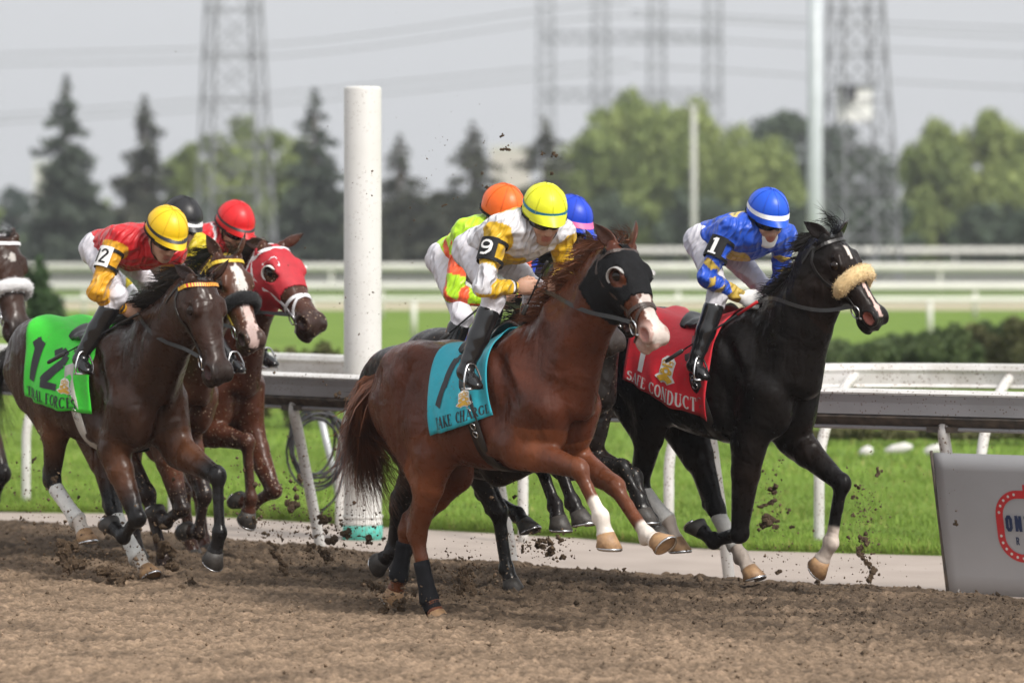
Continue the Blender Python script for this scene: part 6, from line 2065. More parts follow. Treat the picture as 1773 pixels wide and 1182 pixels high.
SPECS['A'] = dict(key='A', a=52, gnd=('D', 1.0, -2.0), withers=(-122, 520), poll=(4, 407), muz=(40, 581), sx=0.86, vox=0.0135,
    ears=[(-14, 396), (20, 402)],
    fore_near=[(-60, 840), (-40, 925), (-36, 962)], fore_far=[(6, 822), (-10, 866), (-40, 850)],
    hind_near=[(-262, 850), (-232, 930), (-222, 962)], hind_far=[(-230, 850), (-205, 930), (-196, 958)],
    coat=(0.035, 0.016, 0.010), tan=(0.055, 0.022, 0.012), points=(0.010, 0.008, 0.007), face=(0.038, 0.018, 0.012), muzzle=(0.022, 0.017, 0.015),
    blaze=[(0.20, 0.30, 0.0, 0.024, 0.012, (0.6, 0.56, 0.52))], hair=BLACK_HAIR, seed=17)
SPECS['G'] = dict(key='G', a=46, gnd=('C', 0.72, 0.0), withers=(870, 600), pitch=2, poll=(1004, 432), muz=(1072, 602), sx=0.86, vox=0.0135,
    ears=[(985, 398), (1014, 401)],
    fore_near=[(962, 788), (992, 868), (1004, 894)], fore_far=[(935, 800), (962, 874), (966, 896)],
    hind_near=[(690, 880), (680, 955), (656, 974)], hind_far=[(706, 868), (704, 950), (694, 976)],
    coat=(0.013, 0.0085, 0.007), tan=(0.022, 0.011, 0.008), points=(0.009, 0.007, 0.007), face=(0.03, 0.02, 0.016), muzzle=(0.035, 0.027, 0.024),
    hair=BLACK_HAIR, seed=19, tail=[(668, 650), (636, 686), (604, 704)], tail_n=110, tail_spread=0.40, specks=0.2)
SPECS['H'] = dict(key='H', a=44, gnd=(884, 1012, 0.115), withers=(936, 577), poll=(1062, 432), muz=(1106, 574), sx=0.86, vox=0.0135,
    ears=[(1046, 416), (1070, 416)],
    fore_near=[(1080, 812), (1106, 862), (1113, 884)], fore_far=[(1098, 826), (1128, 900), (1138, 922)],
    hind_near=[(864, 886), (878, 984), (886, 1010)], hind_far=[(838, 852), (896, 888), (914, 914)],
    coat=(0.011, 0.008, 0.007), tan=(0.016, 0.010, 0.008), points=(0.009, 0.0075, 0.007), face=(0.02, 0.013, 0.01), muzzle=(0.03, 0.024, 0.02),
    hair=BLACK_HAIR, seed=23, specks=0.25, tail=[(728, 640), (724, 690), (728, 745)], tail_n=120, tail_spread=0.4)
NEON = (0.42, 0.72, 0.02)
JSP['D'] = dict(key='D', hip=(187, 430), head=(286, 409), sh=[(204, 412), (300, 436)], yaw=4, pitch=36,
    arm_near=[(168, 506, -0.33), (212, 533, -0.11)], arm_far=[(292, 492, 0.25), (268, 536, 0.06)],
    leg_near=[(203, 512, -0.20), (139, 618, -0.33), (152, 642, -0.35)], leg_far=[(262, 500, 0.25), (236, 612, 0.33), (252, 640, 0.34)],
    jacket=sil(RED, silk_d), helmet=(0.78, 0.50, 0.008), band=((0.02, 0.02, 0.02), 84, 90), number=NUM12, plate=WHITECLOTH, numcol=MATTEBLACK, seed=6, hsz=1.08)
JSP['E'] = dict(key='E', hip=(210, 426), head=(314, 389), sh=[(248, 410), (340, 424)], yaw=0, pitch=25, vox=0.0100,
    arm_near=[(232, 492, -0.26), (292, 522, -0.09)], arm_far=[(344, 486, 0.25), (330, 520, 0.06)],
    leg_near=[(238, 502, -0.25), (190, 618, -0.33), (205, 642, -0.35)], leg_far=[(316, 500, 0.25), (396, 618, 0.33), (418, 640, 0.34)],
    jacket=sil((0.62, 0.48, 0.012), silk_e), helmet=(0.014, 0.014, 0.016), band=((0.55, 0.55, 0.55), 84, 91), seed=7)
JSP['F'] = dict(key='F', hip=(300, 426), head=(405, 395), sh=[(344, 412), (430, 426)], yaw=2, pitch=32, vox=0.0100,
    arm_near=[(330, 494, -0.26), (386, 520, -0.09)], arm_far=[(432, 488, 0.25), (418, 520, 0.06)],
    leg_near=[(336, 502, -0.25), (286, 612, -0.33), (300, 636, -0.35)], leg_far=[(412, 510, 0.25), (452, 612, 0.33), (476, 630, 0.34)],
    jacket=sil((0.55, 0.012, 0.02), silk_f), helmet=(0.62, 0.012, 0.016), band=((0.02, 0.015, 0.015), 84, 89), seed=9)
JSP['G'] = dict(key='G', hip=(788, 446), head=(870, 373), sh=[(806, 404), (905, 408)], yaw=10, pitch=25, vox=0.0100,
    arm_near=[(784, 508, -0.26), (846, 520, -0.09)], arm_far=[(905, 488, 0.25), (885, 512, 0.06)],
    leg_near=[(800, 548, -0.25), (768, 640, -0.33), (788, 664, -0.34)], leg_far=[(858, 510, 0.25), (835, 630, 0.33), (856, 655, 0.34)],
    jacket=sil(NEON, silk_g), helmet=(0.82, 0.13, 0.01), seed=10)
JSP['H'] = dict(key='H', hip=(905, 436), head=(986, 391), sh=[(922, 408), (1014, 420)], yaw=5, pitch=25, vox=0.0100,
    arm_near=[(905, 492, -0.26), (968, 515, -0.09)], arm_far=[(1016, 490, 0.25), (1000, 520, 0.06)],
    leg_near=[(918, 520, -0.25), (878, 630, -0.33), (898, 655, -0.34)], leg_far=[(985, 512, 0.25), (960, 625, 0.33), (980, 650, 0.34)],
    jacket=sil((0.02, 0.05, 0.42), None), helmet=(0.008, 0.05, 0.52), band=((0.75, 0.12, 0.30), 82, 92), seed=12)
# ------------------------------------------------------------------ put the runners together
HS, JS = {}, {}
for k in 'DEFACGHB':
    HS[k] = build_horse(SPECS[k])
    if k in JSP: JS[k] = build_jockey(JSP[k], HS[k])

WHITE_STRAP = mat('white_strap', (0.68, 0.67, 0.70), rough=0.5, noise=0.06, nscale=30)
YEL_STRAP = mat('yellow_strap', (0.62, 0.42, 0.02), rough=0.5, noise=0.1, nscale=30)
m_, N_, L_, b_ = nodes_mat('striped_browband')
b_.inputs['Roughness'].default_value = 0.45
tc_ = N_.new('ShaderNodeTexCoord'); wv_ = N_.new('ShaderNodeTexWave'); wv_.inputs['Scale'].default_value = 22; wv_.bands_direction = 'Y'
rp_ = N_.new('ShaderNodeValToRGB'); rp_.color_ramp.interpolation = 'CONSTANT'
rp_.color_ramp.elements[0].color = (0.70, 0.42, 0.02, 1); rp_.color_ramp.elements[1].position = 0.62; rp_.color_ramp.elements[1].color = (0.55, 0.03, 0.03, 1)
L_.new(tc_.outputs['Object'], wv_.inputs['Vector']); L_.new(wv_.outputs['Fac'], rp_.inputs['Fac']); L_.new(rp_.outputs[0], b_.inputs['Base Color'])
STRIPED = m_

BR = {}
BR['A'] = build_bridle(HS['A'], WHITE_STRAP, WHITE_STRAP, False)
BR['D'] = build_bridle(HS['D'], LEATHER, STRIPED, False)
BR['E'] = build_bridle(HS['E'], BROWN_LEATHER, YEL_STRAP, False, cheekmat=YEL_STRAP)
BR['F'] = build_bridle(HS['F'], WHITE_STRAP, WHITE_STRAP, True, nose_t=0.65)
BR['C'] = build_bridle(HS['C'], BROWN_LEATHER, None, True, nose_t=0.65)
BR['G'] = build_bridle(HS['G'], LEATHER, None, True, nosemat=WHITE_STRAP)
BR['H'] = build_bridle(HS['H'], LEATHER, None, True)
BR['B'] = build_bridle(HS['B'], LEATHER, None, False)
for k in JS:
    build_reins(HS[k], JS[k].grip[-1], JS[k].grip[1])
h = HS['A']; build_reins(h, h.T(0.1, -0.1, 0.25), h.T(0.1, 0.1, 0.25), WHITE_STRAP)
# crossed lower noseband on the chestnut and the hooded bay
for k, mm in (('C', BROWN_LEATHER), ('F', WHITE_STRAP)):
    mb = MB(); head_strap(HS[k], mb, [(0.68, -40), (0.66, 0), (0.68, 40), (0.74, 80), (0.82, 110), (0.87, 150)], 0.016, 0.005, 4)
    mb.build('cross_noseband', mm, BR[k])

def fleece(H, t0, c, label, ang=118, r0=0.040):
    """sheepskin shadow roll round the nose"""
    r = np.random.default_rng(int(t0*100))
    ns, nr = 54, 18
    vs_, fs = [], []
    for i in range(ns+1):
        a = -ang + 2*ang*i/ns
        p, d = head_pt(H, t0 + 0.05*(abs(a)/ang)**2, a, 0.020)
        e1 = H.e[0]
        end = math.sqrt(max(0.02, 1-(abs(2*i/ns-1))**8))
        for k in range(nr):
            an = 2*math.pi*k/nr
            rr = r0*end*(1+r.normal(0, 0.04))
            vs_.append(p + (e1*math.cos(an)*1.05 + d*math.sin(an)*0.95)*rr)
    for i in range(ns):
        for k in range(nr):
            fs.append((i*nr+k, i*nr+(k+1) % nr, (i+1)*nr+(k+1) % nr, (i+1)*nr+k))
    fs.append(tuple(range(nr-1, -1, -1))); fs.append(tuple(ns*nr+k for k in range(nr)))
    # loose tufts
    V0 = np.array(vs_)
    n = 2600; i_ = r.integers(0, len(V0), n)
    ii = i_//nr; cen = V0.reshape(ns+1, nr, 3).mean(1)[ii]
    dn = V0[i_]-cen; dn /= np.linalg.norm(dn, axis=1)[:, None]+1e-9
    b0 = V0[i_] + r.normal(0, 0.004, (n, 3)); tip = b0 + dn*r.uniform(0.002, 0.006, n)[:, None] + r.normal(0, 0.003, (n, 3))
    sd = np.cross(dn, r.normal(size=(n, 3))); sd /= np.linalg.norm(sd, axis=1)[:, None]; 
    mb = MB(); mb.add(vs_, fs)
    base = len(mb.v)
    tv = np.stack([b0-sd*0.003, b0+sd*0.003, tip], 1).reshape(-1, 3)
    mb.v += [tuple(q) for q in tv]; mb.f += [(base+3*q, base+3*q+1, base+3*q+2) for q in range(n)]
    m = mat('fleece_'+label, c, rough=0.95, spec=0.1, noise=0.12, nscale=60, bump=0.8, bscale=220, sheen=0.2)
    return mb.build('shadow_roll', m, H.root, True)
fleece(HS['B'], 0.50, (0.74, 0.54, 0.28), 'cream', 112, 0.044)
fleece(HS['A'], 0.52, (0.76, 0.75, 0.76), 'white', 112, 0.040)
fleece(HS['E'], 0.52, (0.010, 0.010, 0.011), 'black', 112, 0.036)

def hood(H, m, tmax, hole=0.062, label='hood'):
    u, v, w = H.uvw; V, F = H.V, H.Fc
    HL, hs = H.HL, H.hs
    ex, ez = 0.335, -0.012
    eye = ((u-ex)*HL/(hole*1.15))**2 + ((w-ez)*hs/hole)**2 < 1
    eye &= np.abs(v) > 0.03
    lim = tmax + 0.06*np.clip(-w/0.12, 0, 1)
    sel = (u > 0.02+0.10*np.clip(-w/0.2, 0, 1)) & (u < lim) & (w > -0.225) & (np.abs(v) < 0.13) & (w < 0.09) & ~eye
    ear = (np.abs(np.abs(v)-0.064) < 0.035) & (u < 0.10) & (w > 0.0)
    sel &= ~ear
    Fs = F[sel[F].all(1)]
    used = np.unique(Fs); rm = np.full(len(V), -1); rm[used] = np.arange(len(used))
    n = np.zeros_like(V)
    fn = np.cross(V[F[:, 1]]-V[F[:, 0]], V[F[:, 2]]-V[F[:, 0]])
    for k in range(4): np.add.at(n, F[:, k], fn)
    n /= np.linalg.norm(n, axis=1)[:, None]+1e-12
    o = V + n*(0.006 + 0.0015*vnoise(V*60, 4)[:, None])
    a = o[used]; b = (V + n*0.001)[used]; f1 = rm[Fs]
    # closed edge
    E = {}
    for q in f1:
        for k in range(4):
            e = (int(q[k]), int(q[(k+1) % 4])); E[e] = E.get(e, 0)+1
    rim = [(e[1], e[0], e[0]+len(used), e[1]+len(used)) for e in E if (e[1], e[0]) not in E]
    Fa = np.concatenate([f1, f1[:, ::-1]+len(used), np.array(rim)])
    ob = mesh_obj('hood', np.concatenate([a, b]), Fa, m, H.root, True)
    return ob
HOODB = mat('black_hood', (0.007, 0.007, 0.008), rough=0.75, spec=0.15, noise=0.25, nscale=25, bump=0.35, bscale=140)
HOODR = mat('red_hood', (0.42, 0.014, 0.026), rough=0.65, noise=0.12, nscale=20, bump=0.35, bscale=140)
hc = hood(HS['C'], HOODB, 0.55, 0.046)
hf = hood(HS['F'], HOODR, 0.55, 0.046)
def cup(H, m, parent, sgs=(-1, 1)):
    e1, e2, e3 = H.e
    for sg in sgs:
        mb = MB(); c = H.HP(0.335, sg*0.092, -0.012); vs_, fs = [], []
        n = 20
        for i in range(n+1):
            a = R(75 + 205*i/n)
            rim_ = c + e1*math.cos(a)*0.058 + e3*math.sin(a)*0.054
            out = e2*sg*0.030*math.sin(math.pi*i/n)**0.5 + e1*0.012*math.sin(math.pi*i/n)
            vs_ += [rim_ - e2*sg*0.006, rim_ + out, rim_ + out - (e1*math.cos(a)+e3*math.sin(a))*0.006, rim_ - e2*sg*0.006 - (e1*math.cos(a)+e3*math.sin(a))*0.006]
        for i in range(n):
            for k in range(4): fs.append((i*4+k, i*4+(k+1) % 4, (i+1)*4+(k+1) % 4, (i+1)*4+k))
        mb.add(vs_, fs); mb.build('eye_cup', m, parent, True)
cup(HS['C'], mat('clear_cup', (0.35, 0.34, 0.33), rough=0.25, noise=0.1), hc)
cup(HS['F'], mat('white_cup', (0.72, 0.70, 0.66), rough=0.4, noise=0.1), hf)
# monogram on the red hood
mb = MB()
for ch, t_c, mir in (('R', 0.0, True), ('R', 0.055, False)):
    for (a, b, c, d, t) in GL['R'][1]:
        q = text_quads('R', 0, 0, 1.0, 0.8)[0]
    for qd in text_quads('R', 0, 0, 1.0, 0.8)[0]:
        vv = []
        for (x, y) in qd:
            x = (0.62-x) if mir else x
            ang = 62 - (y*30); tt_2 = 0.20 + t_c*1.5 + x*0.105
            p, d_ = head_pt(HS['F'], tt_2, ang, 0.0095); vv.append(p)
        mb.add(vv, [(0, 1, 2, 3)])
mb.build('monogram', WHITE_STRAP, hf)

# ---- saddle cloths
def std_x(H, px_, py_, lat):
    p = H.fr.loc(px_, py_, lat); sx = H.sp.get('sx', 0.93)
    x = p[0]-H.W0[0]
    return (x/sx if x < 0 else x), p
def cloth_px(H, tf, tr, bf, br_, lat=-0.27):
    xf, _ = std_x(H, *tf, 0.0); xr, _ = std_x(H, *tr, 0.0)
    xbf, pf = std_x(H, *bf, lat); xbr, pr = std_x(H, *br_, lat)
    th = lambda x, p: math.degrees(math.atan2(-lat, p[2]-H.T(x, 0, -0.36)[2]))
    print('cloth', H.sp['key'], round(xf, 2), round(xr, 2), round(xbf, 2), round(xbr, 2), round(th(xbf, pf)), round(th(xbr, pr)))
    return Cloth(H, xf, xr, xbf, xbr, th(xbf, pf), th(xbr, pr))
def cloth_mat(name, c):
    return mat(name, c, rough=0.6, noise=0.07, nscale=8, bump=0.45, bscale=16, sheen=0.1, specks=0.22)
def lay_text(cl, txt, u0, u1, v0, v1, m, parent):
    qs, end = text_quads(txt, 0, 0, 1.0, 0.8)
    f = lambda x, y: (u0 + (u1-u0)*x/end, v1 + (v0-v1)*y)
    x = 0.0
    for word in txt.split(' '):
        qs, x = text_quads(word, x, 0, 1.0, 0.8)
        x += (0.42+0.06)*0.8
        cl.print_polys('lettering', [[f(*p) for p in q] for q in qs], m, parent)
def lay_strokes(cl, strokes, m, parent, name='number'):
    """strokes (u0,v0,u1,v1,w) as bars"""
    qs = []
    for (a, b, c, d, w) in strokes:
        L2 = math.hypot(c-a, d-b); nx_, ny_ = -(d-b)/L2*w/2, (c-a)/L2*w/2
        qs.append([(a-nx_, b-ny_), (c-nx_, d-ny_), (c+nx_, d+ny_), (a+nx_, b+ny_)])
    cl.print_polys(name, qs, m, parent)
def lay_crest(cl, u, v, su, sv, parent, gold, white):
    f = lambda x, y: (u - x*su, v - y*sv)
    def arcband(cx, cy, r0, r1, a0, a1, n=8, sqx=1.0):
        out = []
        for k in range(n):
            b0, b1 = R(a0+(a1-a0)*k/n), R(a0+(a1-a0)*(k+1)/n)
            out.append([(cx+sqx*r0*math.cos(b0), cy+r0*math.sin(b0)), (cx+sqx*r1*math.cos(b0), cy+r1*math.sin(b0)), (cx+sqx*r1*math.cos(b1), cy+r1*math.sin(b1)), (cx+sqx*r0*math.cos(b1), cy+r0*math.sin(b1))])
        return out
    back = arcband(0, -1.25, 0.30, 1.00, 32, 148, 8, 1.25) + [[(-0.72, -0.5), (0.72, -0.5), (0.66, 0.30), (-0.66, 0.30)], [(-0.66, 0.25), (0.66, 0.25), (0.72, 0.75), (-0.72, 0.75)], [(-0.72, 0.72), (0.72, 0.72), (0.30, 1.12), (-0.30, 1.12)]]
    cl.print_polys('crest_backing', [[f(*p) for p in q] for q in back], white, parent, 0.0035)
    g = arcband(0, -1.25, 0.42, 0.86, 38, 142, 10, 1.22)                      # ribbon
    g += arcband(0, -0.10, 0.16, 0.34, 0, 360, 12, 1.2) + arcband(-0.42, -0.16, 0.06, 0.2, 0, 360, 8) + arcband(0.42, -0.16, 0.06, 0.2, 0, 360, 8)
    g += [[(-0.52, 0.28), (0.52, 0.28), (0.54, 0.42), (-0.54, 0.42)]]           # crown band
    g += arcband(-0.36, 0.56, 0.10, 0.20, -30, 210, 6) + arcband(0.36, 0.56, 0.10, 0.20, -30, 210, 6) + arcband(0, 0.60, 0.13, 0.25, -30, 210, 6) + arcband(0, 0.95, 0.0, 0.10, 0, 360, 6)
    cl.print_polys('crest', [[f(*p) for p in q] for q in g], gold, parent, 0.0065)
GOLDP = mat('crest_gold', (0.62, 0.36, 0.03), rough=0.5, noise=0.12, nscale=60)
WHITEP = mat('print_white', (0.74, 0.73, 0.72), rough=0.6, noise=0.04)
BLACKP = mat('print_black', (0.018, 0.018, 0.022), rough=0.6, noise=0.1)
CL = {}
CL['B'] = cloth_px(HS['B'], (1288, 548), (1150, 540), (1218, 738), (1082, 656))
co = CL['B'].build('saddle_cloth', cloth_mat('red_cloth', (0.72, 0.014, 0.030)), HS['B'].root)
lay_text(CL['B'], 'SAFE CONDUCT', 0.96, 0.11, 0.87, 0.975, WHITEP, co)
lay_strokes(CL['B'], [(0.80, 0.45, 0.80, 0.83, 0.065), (0.80, 0.46, 0.86, 0.53, 0.04)], WHITEP, co)
lay_crest(CL['B'], 0.47, 0.71, 0.115, 0.12, co, GOLDP, WHITEP)
CL['C'] = cloth_px(HS['C'], (890, 575), (798, 598), (846, 722), (748, 752))
co = CL['C'].build('saddle_cloth', cloth_mat('turquoise_cloth', (0.012, 0.36, 0.46)), HS['C'].root)
lay_text(CL['C'], 'TAKE CHARGE', 0.87, 0.02, 0.87, 0.965, BLACKP, co)
lay_strokes(CL['C'], [(0.66, 0.30, 0.62, 0.38, 0.07), (0.66, 0.32, 0.70, 0.62, 0.10), (0.70, 0.58, 0.80, 0.78, 0.10), (0.66, 0.30, 0.50, 0.28, 0.07)], BLACKP, co)
lay_crest(CL['C'], 0.36, 0.765, 0.13, 0.075, co, GOLDP, WHITEP)
CL['D'] = cloth_px(HS['D'], (212, 566), (112, 542), (150, 722), (46, 684))
co = CL['D'].build('saddle_cloth', cloth_mat('green_cloth', (0.035, 0.60, 0.025)), HS['D'].root)
lay_text(CL['D'], 'TIDAL FORCES', 0.955, 0.18, 0.875, 0.975, BLACKP, co)
lay_strokes(CL['D'], [(0.80, 0.40, 0.86, 0.80, 0.10), (0.80, 0.40, 0.88, 0.47, 0.06), (0.60, 0.46, 0.52, 0.40, 0.07), (0.52, 0.40, 0.42, 0.45, 0.08), (0.42, 0.45, 0.44, 0.55, 0.09), (0.44, 0.54, 0.66, 0.78, 0.10), (0.68, 0.80, 0.44, 0.80, 0.07)], BLACKP, co)
lay_crest(CL['D'], 0.32, 0.765, 0.10, 0.075, co, GOLDP, WHITEP)
for k, nm, c in (('E', 'pink_cloth', (0.55, 0.02, 0.09)), ('F', 'black_cloth', (0.02, 0.02, 0.022)), ('H', 'blue_cloth', (0.02, 0.06, 0.4))):
    CL[k] = Cloth(HS[k], -0.05, -0.62, -0.10, -0.62, 100, 88, 12, 12)
    CL[k].build('saddle_cloth', cloth_mat(nm, c), HS[k].root)

# ---- saddles, girths, stirrups
def build_saddle(k, girth_mat=None, x0=-0.13, x1=-0.44):
    H = HS[k]
    g = Cloth(H, x0, x1, x0-0.02, x1+0.05, 32, 28, 16, 10)
    for i in range(g.nu+1):
        for j in range(2*g.nv+1):
            u, v = i/g.nu, abs(j-g.nv)/g.nv
            rise = 0.020 + 0.030*(1-v)*(math.exp(-(u/0.16)**2)*1.0 + math.exp(-((u-1)/0.14)**2)*0.8)
            g.G[i, j] += g.D[i, j]*rise
    so = g.build('saddle', LEATHER, H.root, 0.016)
    if girth_mat:
        mb = MB(); P_, N2 = [], []
        gx0 = -0.22
        for th in range(60, 301, 8):
            p, d = trunk_pt(H, gx0 + 0.13*math.sin(R(min(th, 360-th)-60)/1.333), th, 0.006 if 100 < th < 260 else 0.022)
            P_.append(p); N2.append(d)
        P_ = np.array(P_)
        for _ in range(3): P_[1:-1] = (P_[:-2]+P_[2:])*0.25 + P_[1:-1]*0.5
        mb.strip(list(P_), N2, 0.085, 0.008)
        go = mb.build('girth', girth_mat, H.root, True)
        bk = MB()
        for th_i in (4, 5, 7, 8):
            p, d = P_[th_i], N2[th_i]
            c = Vector(p) + Vector(d)*0.012
            torus(bk, c, d, 0.018, 0.003, 10, 5)
        bk.build('buckle', STEEL, go, True)
    J = JS.get(k)
    if J:
        for sg in (-1, 1):
            hj, kn, an, to = J.legs[sg]
            a0, _ = trunk_pt(H, -0.24, -sg*40, 0.03)
            foot = an + (to-an)*0.55 + np.array([0, 0, -0.052])
            fd_ = _n(to-an); side = np.array([0, 1.0, 0])
            mb = MB()
            ptop = an + (to-an)*0.45 + np.array([0, 0, 0.055])
            mid = (a0+ptop)/2 + np.array([0, sg*0.03, 0])
            mb.strip([Vector(q) for q in catmull([a0, mid, ptop], 6)], [(0.2, sg, 0.1)]*13, 0.02, 0.004)
            st_o = mb.build('stirrup_leather', LEATHER, so)
            mb = MB()
            loop = [foot - side*0.055, foot - side*0.058 + np.array([0, 0, 0.05]), ptop - side*0.03, ptop + np.array([0, 0, 0.012]), ptop + side*0.03, foot + side*0.058 + np.array([0, 0, 0.05]), foot + side*0.055]
            mb.tube([Vector(q) for q in catmull(loop, 4)], 0.006, 6)
            mb.box(foot, (0.045, 0.115, 0.010))
            mb.build('stirrup', STEEL, so, True)
    return so
WHITE_GIRTH = mat('pale_girth', (0.48, 0.46, 0.42), rough=0.7, noise=0.1, nscale=20)
for k, g in (('B', LEATHER), ('C', LEATHER), ('D', WHITE_GIRTH), ('E', LEATHER), ('F', LEATHER), ('G', None), ('H', None)):
    build_saddle(k, g)

# ---- whips, each a thing of its own in a hand
def whip(k, a, b, label, handle=None):
    H = HS[k]
    A, B = H.fr.loc(*a), H.fr.loc(*b)
    o = empty('riding_whip', H.fr.o + H.fr.fwd*float(A[0]) + H.fr.left*float(A[1]) + Vector((0, 0, float(A[2]))), -H.fr.a)
    d = B-A
    mb = MB(); mb.tube([Vector(d*t) for t in (0.22, 0.5, 0.82)], [0.006, 0.005, 0.004], 8); mb.build('shaft', MATTEBLACK, o, True)
    mb = MB(); mb.tube([Vector(d*t) for t in (0.0, 0.01, 0.22)], [0.008, 0.0095, 0.008], 8); mb.build('grip', handle or LEATHER, o, True)
    mb = MB(); mb.tube([Vector(d*t) for t in (0.80, 0.82, 0.98, 1.0)], [0.004, 0.012, 0.012, 0.008], 8, True, 0.5); mb.build('flap', LEATHER, o, True)
    return tag(o, label, 'whip')
RED_GRIP = mat('red_grip', (0.45, 0.01, 0.015), rough=0.4, noise=0.1)
whip('B', (1312, 522, -0.14), (1152, 626, -0.42), 'black whip with red grip held by the blue jockey', RED_GRIP)
whip('D', (240, 543, -0.16), (82, 628, -0.44), 'plain black whip lying across the green number twelve cloth')
whip('C', (948, 452, -0.10), (905, 545, -0.16), 'short black whip upright in the number nine jockey\'s hands')
whip('G', (845, 520, -0.20), (762, 590, -0.40), 'thin black whip held by the neon vested jockey')

LABH = dict(A='dark brown horse with white fleece noseband behind the green cloth horse', B='black racehorse with cream fleece noseband and red saddle cloth',
    C='chestnut racehorse in black hood with turquoise saddle cloth', D='dark bay racehorse with bright green number twelve cloth', E='bay racehorse with white blaze and black fleece noseband',
    F='reddish bay racehorse in a red hood with white bridle', G='dark racehorse mostly hidden behind the chestnut, ridden by the neon vested jockey', H='dark racehorse galloping between chestnut and black horse, under the pink banded cap')
LABJ = dict(B='jockey in blue and yellow silks with white face cover and blue helmet', C='jockey in white and yellow silks with lime helmet and number nine armband',
    D='jockey in red jacket with golden sleeves and yellow helmet', E='jockey in yellow jacket with black helmet', F='jockey in red jacket with plain red helmet',
    G='jockey in neon yellow and orange silks with orange helmet', H='jockey with blue helmet banded in pink, behind the lime helmet')
for k in HS: tag(HS[k].root, LABH[k], 'horse', 'racehorses in the field')
for k in JS: tag(JS[k].root, LABJ[k], 'jockey', 'jockeys riding in the race')
# ------------------------------------------------------------------ kicked-up dirt
CLOD = mat('clod', (0.165, 0.115, 0.075), rough=1.0, spec=0.05, mix=(0.078, 0.054, 0.037), nscale=45, detail=6, bump=0.8, bscale=120)
def lump(r, seed_v, rough=0.35, sub=2):
    """ragged clump of dirt crumbs around the origin, unit size"""
    mb = MB()
    n = r.integers(5, 10)
    for k in range(n):
        c = r.normal(0, 0.42, 3)*np.array([1, 1, 1.1]); s = r.uniform(0.28, 0.62)
        vs_, fs = [], []
        nu_, nv_ = 7, 5
        for j in range(nv_+1):
            ph = math.pi*j/nv_
            for i in range(nu_):
                th = 2*math.pi*i/nu_
                q = s*(1+r.normal(0, rough*0.6))
                vs_.append(c + q*np.array([math.sin(ph)*math.cos(th), math.sin(ph)*math.sin(th), math.cos(ph)]))
        for j in range(nv_):
            for i in range(nu_): fs.append((j*nu_+i, (j+1)*nu_+i, (j+1)*nu_+(i+1) % nu_, j*nu_+(i+1) % nu_))
        mb.add(vs_, fs)
    return mb
rr = np.random.default_rng(77)
LUMPS = []
for k in range(8):
    mb = lump(rr, k); me = bpy.data.meshes.new('dirt_clod'); me.from_pydata(mb.v, [], mb.f); me.update(); me.materials.append(CLOD); LUMPS.append(me)
def clod(px_, py_, Y, size, first=[0]):
    o = bpy.data.objects.new('dirt_clod', LUMPS[rr.integers(0, 8)])
    col.objects.link(o)
    o.location = px_at(px_, py_, Y); s = size/FPX*Y*0.40
    o.scale = (s*rr.uniform(0.7, 1.2), s*rr.uniform(0.7, 1.2), s*rr.uniform(0.7, 1.2)); o.rotation_euler = rr.uniform(0, 6.28, 3)
    return tag(o, 'clod of brown dirt thrown up by the galloping hooves', 'clod', 'dirt clods flying up around the hooves')
BIG = [  # px, py, distance, size in photo pixels
 (800, 995, 23.2, 30), (812, 1012, 23.2, 34), (798, 1020, 23.1, 24), (640, 1010, 23.6, 30), (665, 1020, 23.6, 28), (690, 1045, 23.0, 34), (665, 1052, 22.9, 26),
 (502, 872, 25.6, 30), (1520, 815, 24.6, 18), (1485, 842, 24.6, 14), (1478, 860, 24.6, 12), (1494, 932, 24.6, 26), (1488, 952, 24.6, 20), (1500, 972, 24.5, 22), (1512, 990, 24.5, 20), (1340, 846, 24.9, 24), (1334, 872, 24.9, 22), (1332, 900, 24.9, 30), (1365, 884, 24.9, 14), (1372, 912, 24.9, 12), (1350, 990, 24.8, 18),
 (935, 940, 24.0, 28), (955, 952, 24.0, 26), (975, 965, 24.0, 18), (968, 933, 24.0, 14), (905, 950, 24.0, 14), (1080, 985, 24.2, 10),
 (120, 945, 25.0, 42), (130, 975, 25.0, 40), (110, 965, 25.0, 30), (180, 985, 24.9, 40), (215, 1005, 24.7, 40), (195, 998, 24.8, 36), (290, 950, 25.2, 44), (300, 975, 25.2, 36), (320, 1020, 24.6, 26), (330, 1005, 24.7, 18),
 (95, 830, 25.2, 16), (60, 795, 25.2, 14), (480, 960, 25.4, 30), (490, 985, 25.3, 22), (475, 945, 25.4, 18), (560, 900, 25.6, 26), (572, 935, 25.5, 34), (565, 960, 25.5, 30), (600, 925, 25.3, 22), (540, 945, 25.4, 22), (460, 925, 25.4, 16), (440, 900, 25.3, 14), (520, 830, 25.4, 16), (640, 935, 25.0, 20),
 (960, 268, 24.5, 16), (877, 257, 24.3, 13), (955, 300, 24.5, 10), (870, 235, 24.3, 9), (835, 300, 24.4, 8), (940, 265, 24.4, 10), (768, 355, 24.5, 10), (845, 325, 24.3, 9), (600, 690, 25.5, 15), (585, 683, 25.5, 14), (1655, 905, 23.9, 12), (1415, 1008, 24.3, 16), (1300, 880, 24.9, 12),
]
for b_ in BIG: clod(*b_)
